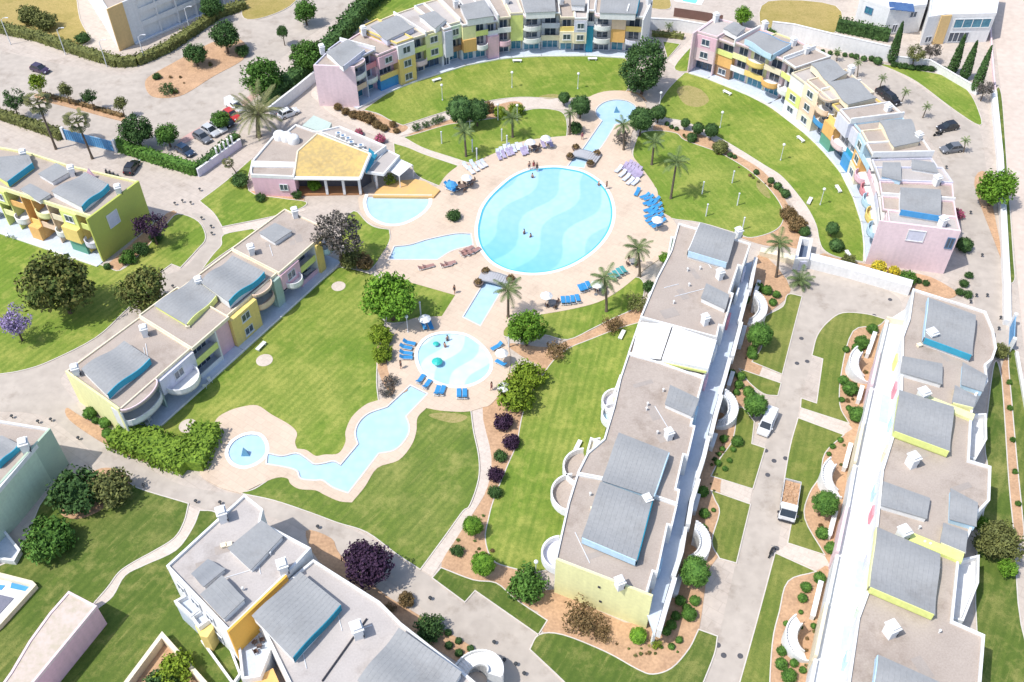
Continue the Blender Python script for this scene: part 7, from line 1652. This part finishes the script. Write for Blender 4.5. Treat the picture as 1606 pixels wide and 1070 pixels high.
# ---------------- people
def figure(name_pose):
    """joints of a standing or wading figure; grown with a skin modifier into one continuous body"""
    J = dict(pelvis=(0,0,.95), waist=(0,0,1.1), chest=(0,0,1.32), neck=(0,0,1.47), chin=(.02,0,1.55), head=(.01,0,1.66), crown=(0,0,1.74))
    R = dict(pelvis=.145, waist=.12, chest=.14, neck=.055, chin=.075, head=.098, crown=.06); E = [('pelvis','waist'),('waist','chest'),('chest','neck'),('neck','chin'),('chin','head'),('head','crown')]
    for s, k in ((1,'l'),(-1,'r')):
        J['sh'+k] = (0,s*.19,1.40); J['el'+k] = (-.03+.05*s,s*.27,1.12); J['wr'+k] = (.08,s*.27,.88); J['pa'+k] = (.10,s*.27,.80); R['sh'+k] = .06; R['el'+k] = .043; R['wr'+k] = .03; R['pa'+k] = .035
        E += [('chest','sh'+k),('sh'+k,'el'+k),('el'+k,'wr'+k),('wr'+k,'pa'+k)]
        for i in range(4): n = 'f%d%s' % (i,k); J[n] = (.06+.03*i,s*.27,.70+.008*abs(i-1.5)); R[n] = .009; E.append(('pa'+k,n))
        J['th'+k] = (.16,s*.25,.77); R['th'+k] = .010; E.append(('pa'+k,'th'+k))
        st = .12*s; J['hip'+k] = (0,s*.10,.90); J['kn'+k] = (st*.5+.03,s*.11,.50); J['an'+k] = (st,s*.11,.09); J['to'+k] = (st+.17,s*.13,.035); R['hip'+k] = .10; R['kn'+k] = .062; R['an'+k] = .042; R['to'+k] = .035
        E += [('pelvis','hip'+k),('hip'+k,'kn'+k),('kn'+k,'an'+k),('an'+k,'to'+k)]
    keys = list(J); me = bpy.data.meshes.new('body'); me.from_pydata([J[k] for k in keys], [(keys.index(a), keys.index(b_)) for a, b_ in E], [])
    o = bpy.data.objects.new('body_source', me); COL.objects.link(o); md = o.modifiers.new('skin', 'SKIN'); md.use_smooth_shade = True
    for i, k in enumerate(keys): v = me.skin_vertices[0].data[i]; v.radius = (R[k], R[k]); v.use_root = (k == 'pelvis')
    o.modifiers.new('sub', 'SUBSURF').levels = 1; bpy.context.view_layer.update()
    dg = bpy.context.evaluated_depsgraph_get(); out = bpy.data.meshes.new_from_object(o.evaluated_get(dg)); bpy.data.objects.remove(o); return out
BODY = figure('stand'); BODY.materials.clear(); BODY.materials.append(mat('skin', (.50,.28,.19), (.42,.23,.15)))
def cloth_mesh(z0, z1, rx, ry, m, name):
    mb = MB(); prof = []
    vs = []; fs = []; n = 12; K = 4
    for i in range(K+1):
        t = i/K; z = z0+(z1-z0)*t; f = 1-.12*math.sin(PI*t)
        for j in range(n): a = 2*PI*j/n; vs.append((rx*f*math.cos(a), ry*f*math.sin(a), z))
    for i in range(K):
        for j in range(n): fs.append((i*n+j, i*n+(j+1)%n, (i+1)*n+(j+1)%n, (i+1)*n+j))
    mb.add(vs, fs); return mb.mesh(name, m)
def hair_mesh(m):
    mb = MB(); mb.ball((-.02,0,1.70),.115,10,6,.95); return mb.mesh('hair', m)
def face_parts(r):
    for s in (-1,1):
        mb = MB(); mb.ball((.10,s*.035,1.66),.012,6,4); obj_local('eye', mb, M_dark, r)
        mb = MB(); mb.ball((0,s*.10,1.65),.022,6,4,1.4); obj_local('ear', mb, BODY.materials[0], r)
    mb = MB(); mb.tube([(.10,0,1.66),(.125,0,1.63),(.10,0,1.62)],[.008,.014,.01],5); obj_local('nose', mb, BODY.materials[0], r)
    mb = MB(); mb.box((.098,0,1.59),(.01,.045,.01)); obj_local('mouth', mb, mat('lips', (.4,.12,.1)), r)
def person(px, rz, lab, cl, water=None, top=True, hairc=(.04,.025,.015)):
    z = DZ-.2 if water is None else water; b_ = U(px[0], px[1], max(z, 0)); r = thing('person', lab, 'person', (b_.x, b_.y, z)); r.rotation_euler = (0,0,rz)
    o = bpy.data.objects.new('body', BODY); COL.objects.link(o); o.parent = r
    m = mat('cloth_%d_%d_%d' % tuple(int(v*99) for v in cl), cl)
    o = bpy.data.objects.new('shorts', cloth_mesh(.74,1.06,.17,.205,m,'shorts')); COL.objects.link(o); o.parent = r
    if top: o = bpy.data.objects.new('shirt', cloth_mesh(1.03,1.44,.165,.21,m,'shirt')); COL.objects.link(o); o.parent = r
    o = bpy.data.objects.new('hair', hair_mesh(mat('hair_dark', hairc))); COL.objects.link(o); o.parent = r
    face_parts(r)
for px, rz, lab, cl, wt_, top in [((830,266),-1.2,'person in dark swimwear at the upper rim of the big pool, left of three',(.06,.05,.08),None,False),((837,265),-1.6,'person in a red top at the upper rim of the big pool, middle of three',(.35,.05,.06),None,True),((842,268),-1.9,'person in dark clothes at the upper rim of the big pool, right of three',(.08,.06,.05),None,True),
   ((835,279),-2,'bather standing in the big pool near its upper rim',(.05,.05,.1),-.75,False),((822,367),-.5,'bather in the middle of the big pool, left one',(.05,.06,.1),-.7,False),((832,372),2.5,'bather in the middle of the big pool, right one',(.3,.1,.1),-.9,False),((939,291),-2.6,'bather in the big pool near the right rim',(.05,.05,.06),-.75,False),((951,297),2.8,'person in brown at the right rim of the big pool',(.3,.14,.1),None,True),
   ((713,460),-2.2,'person in dark clothes walking between the lawn and the lower canal',(.06,.06,.07),None,True),((629,578),0,'person in dark clothes left of the small pool, below the loungers',(.05,.05,.07),None,True),((771,612),3,'person in a plum top below the yellow-green shrubs',(.22,.05,.1),None,True),((702,535),-1,'child in the small pool, upper',(.1,.1,.14),-.5,False),((698,545),1,'child in the small pool, lower',(.35,.2,.2),-.6,False),((913,219),-1.3,'person walking beside the canal above the upper footbridge',(.35,.12,.16),None,True)]:
    person(px, rz, lab, cl, wt_, top)
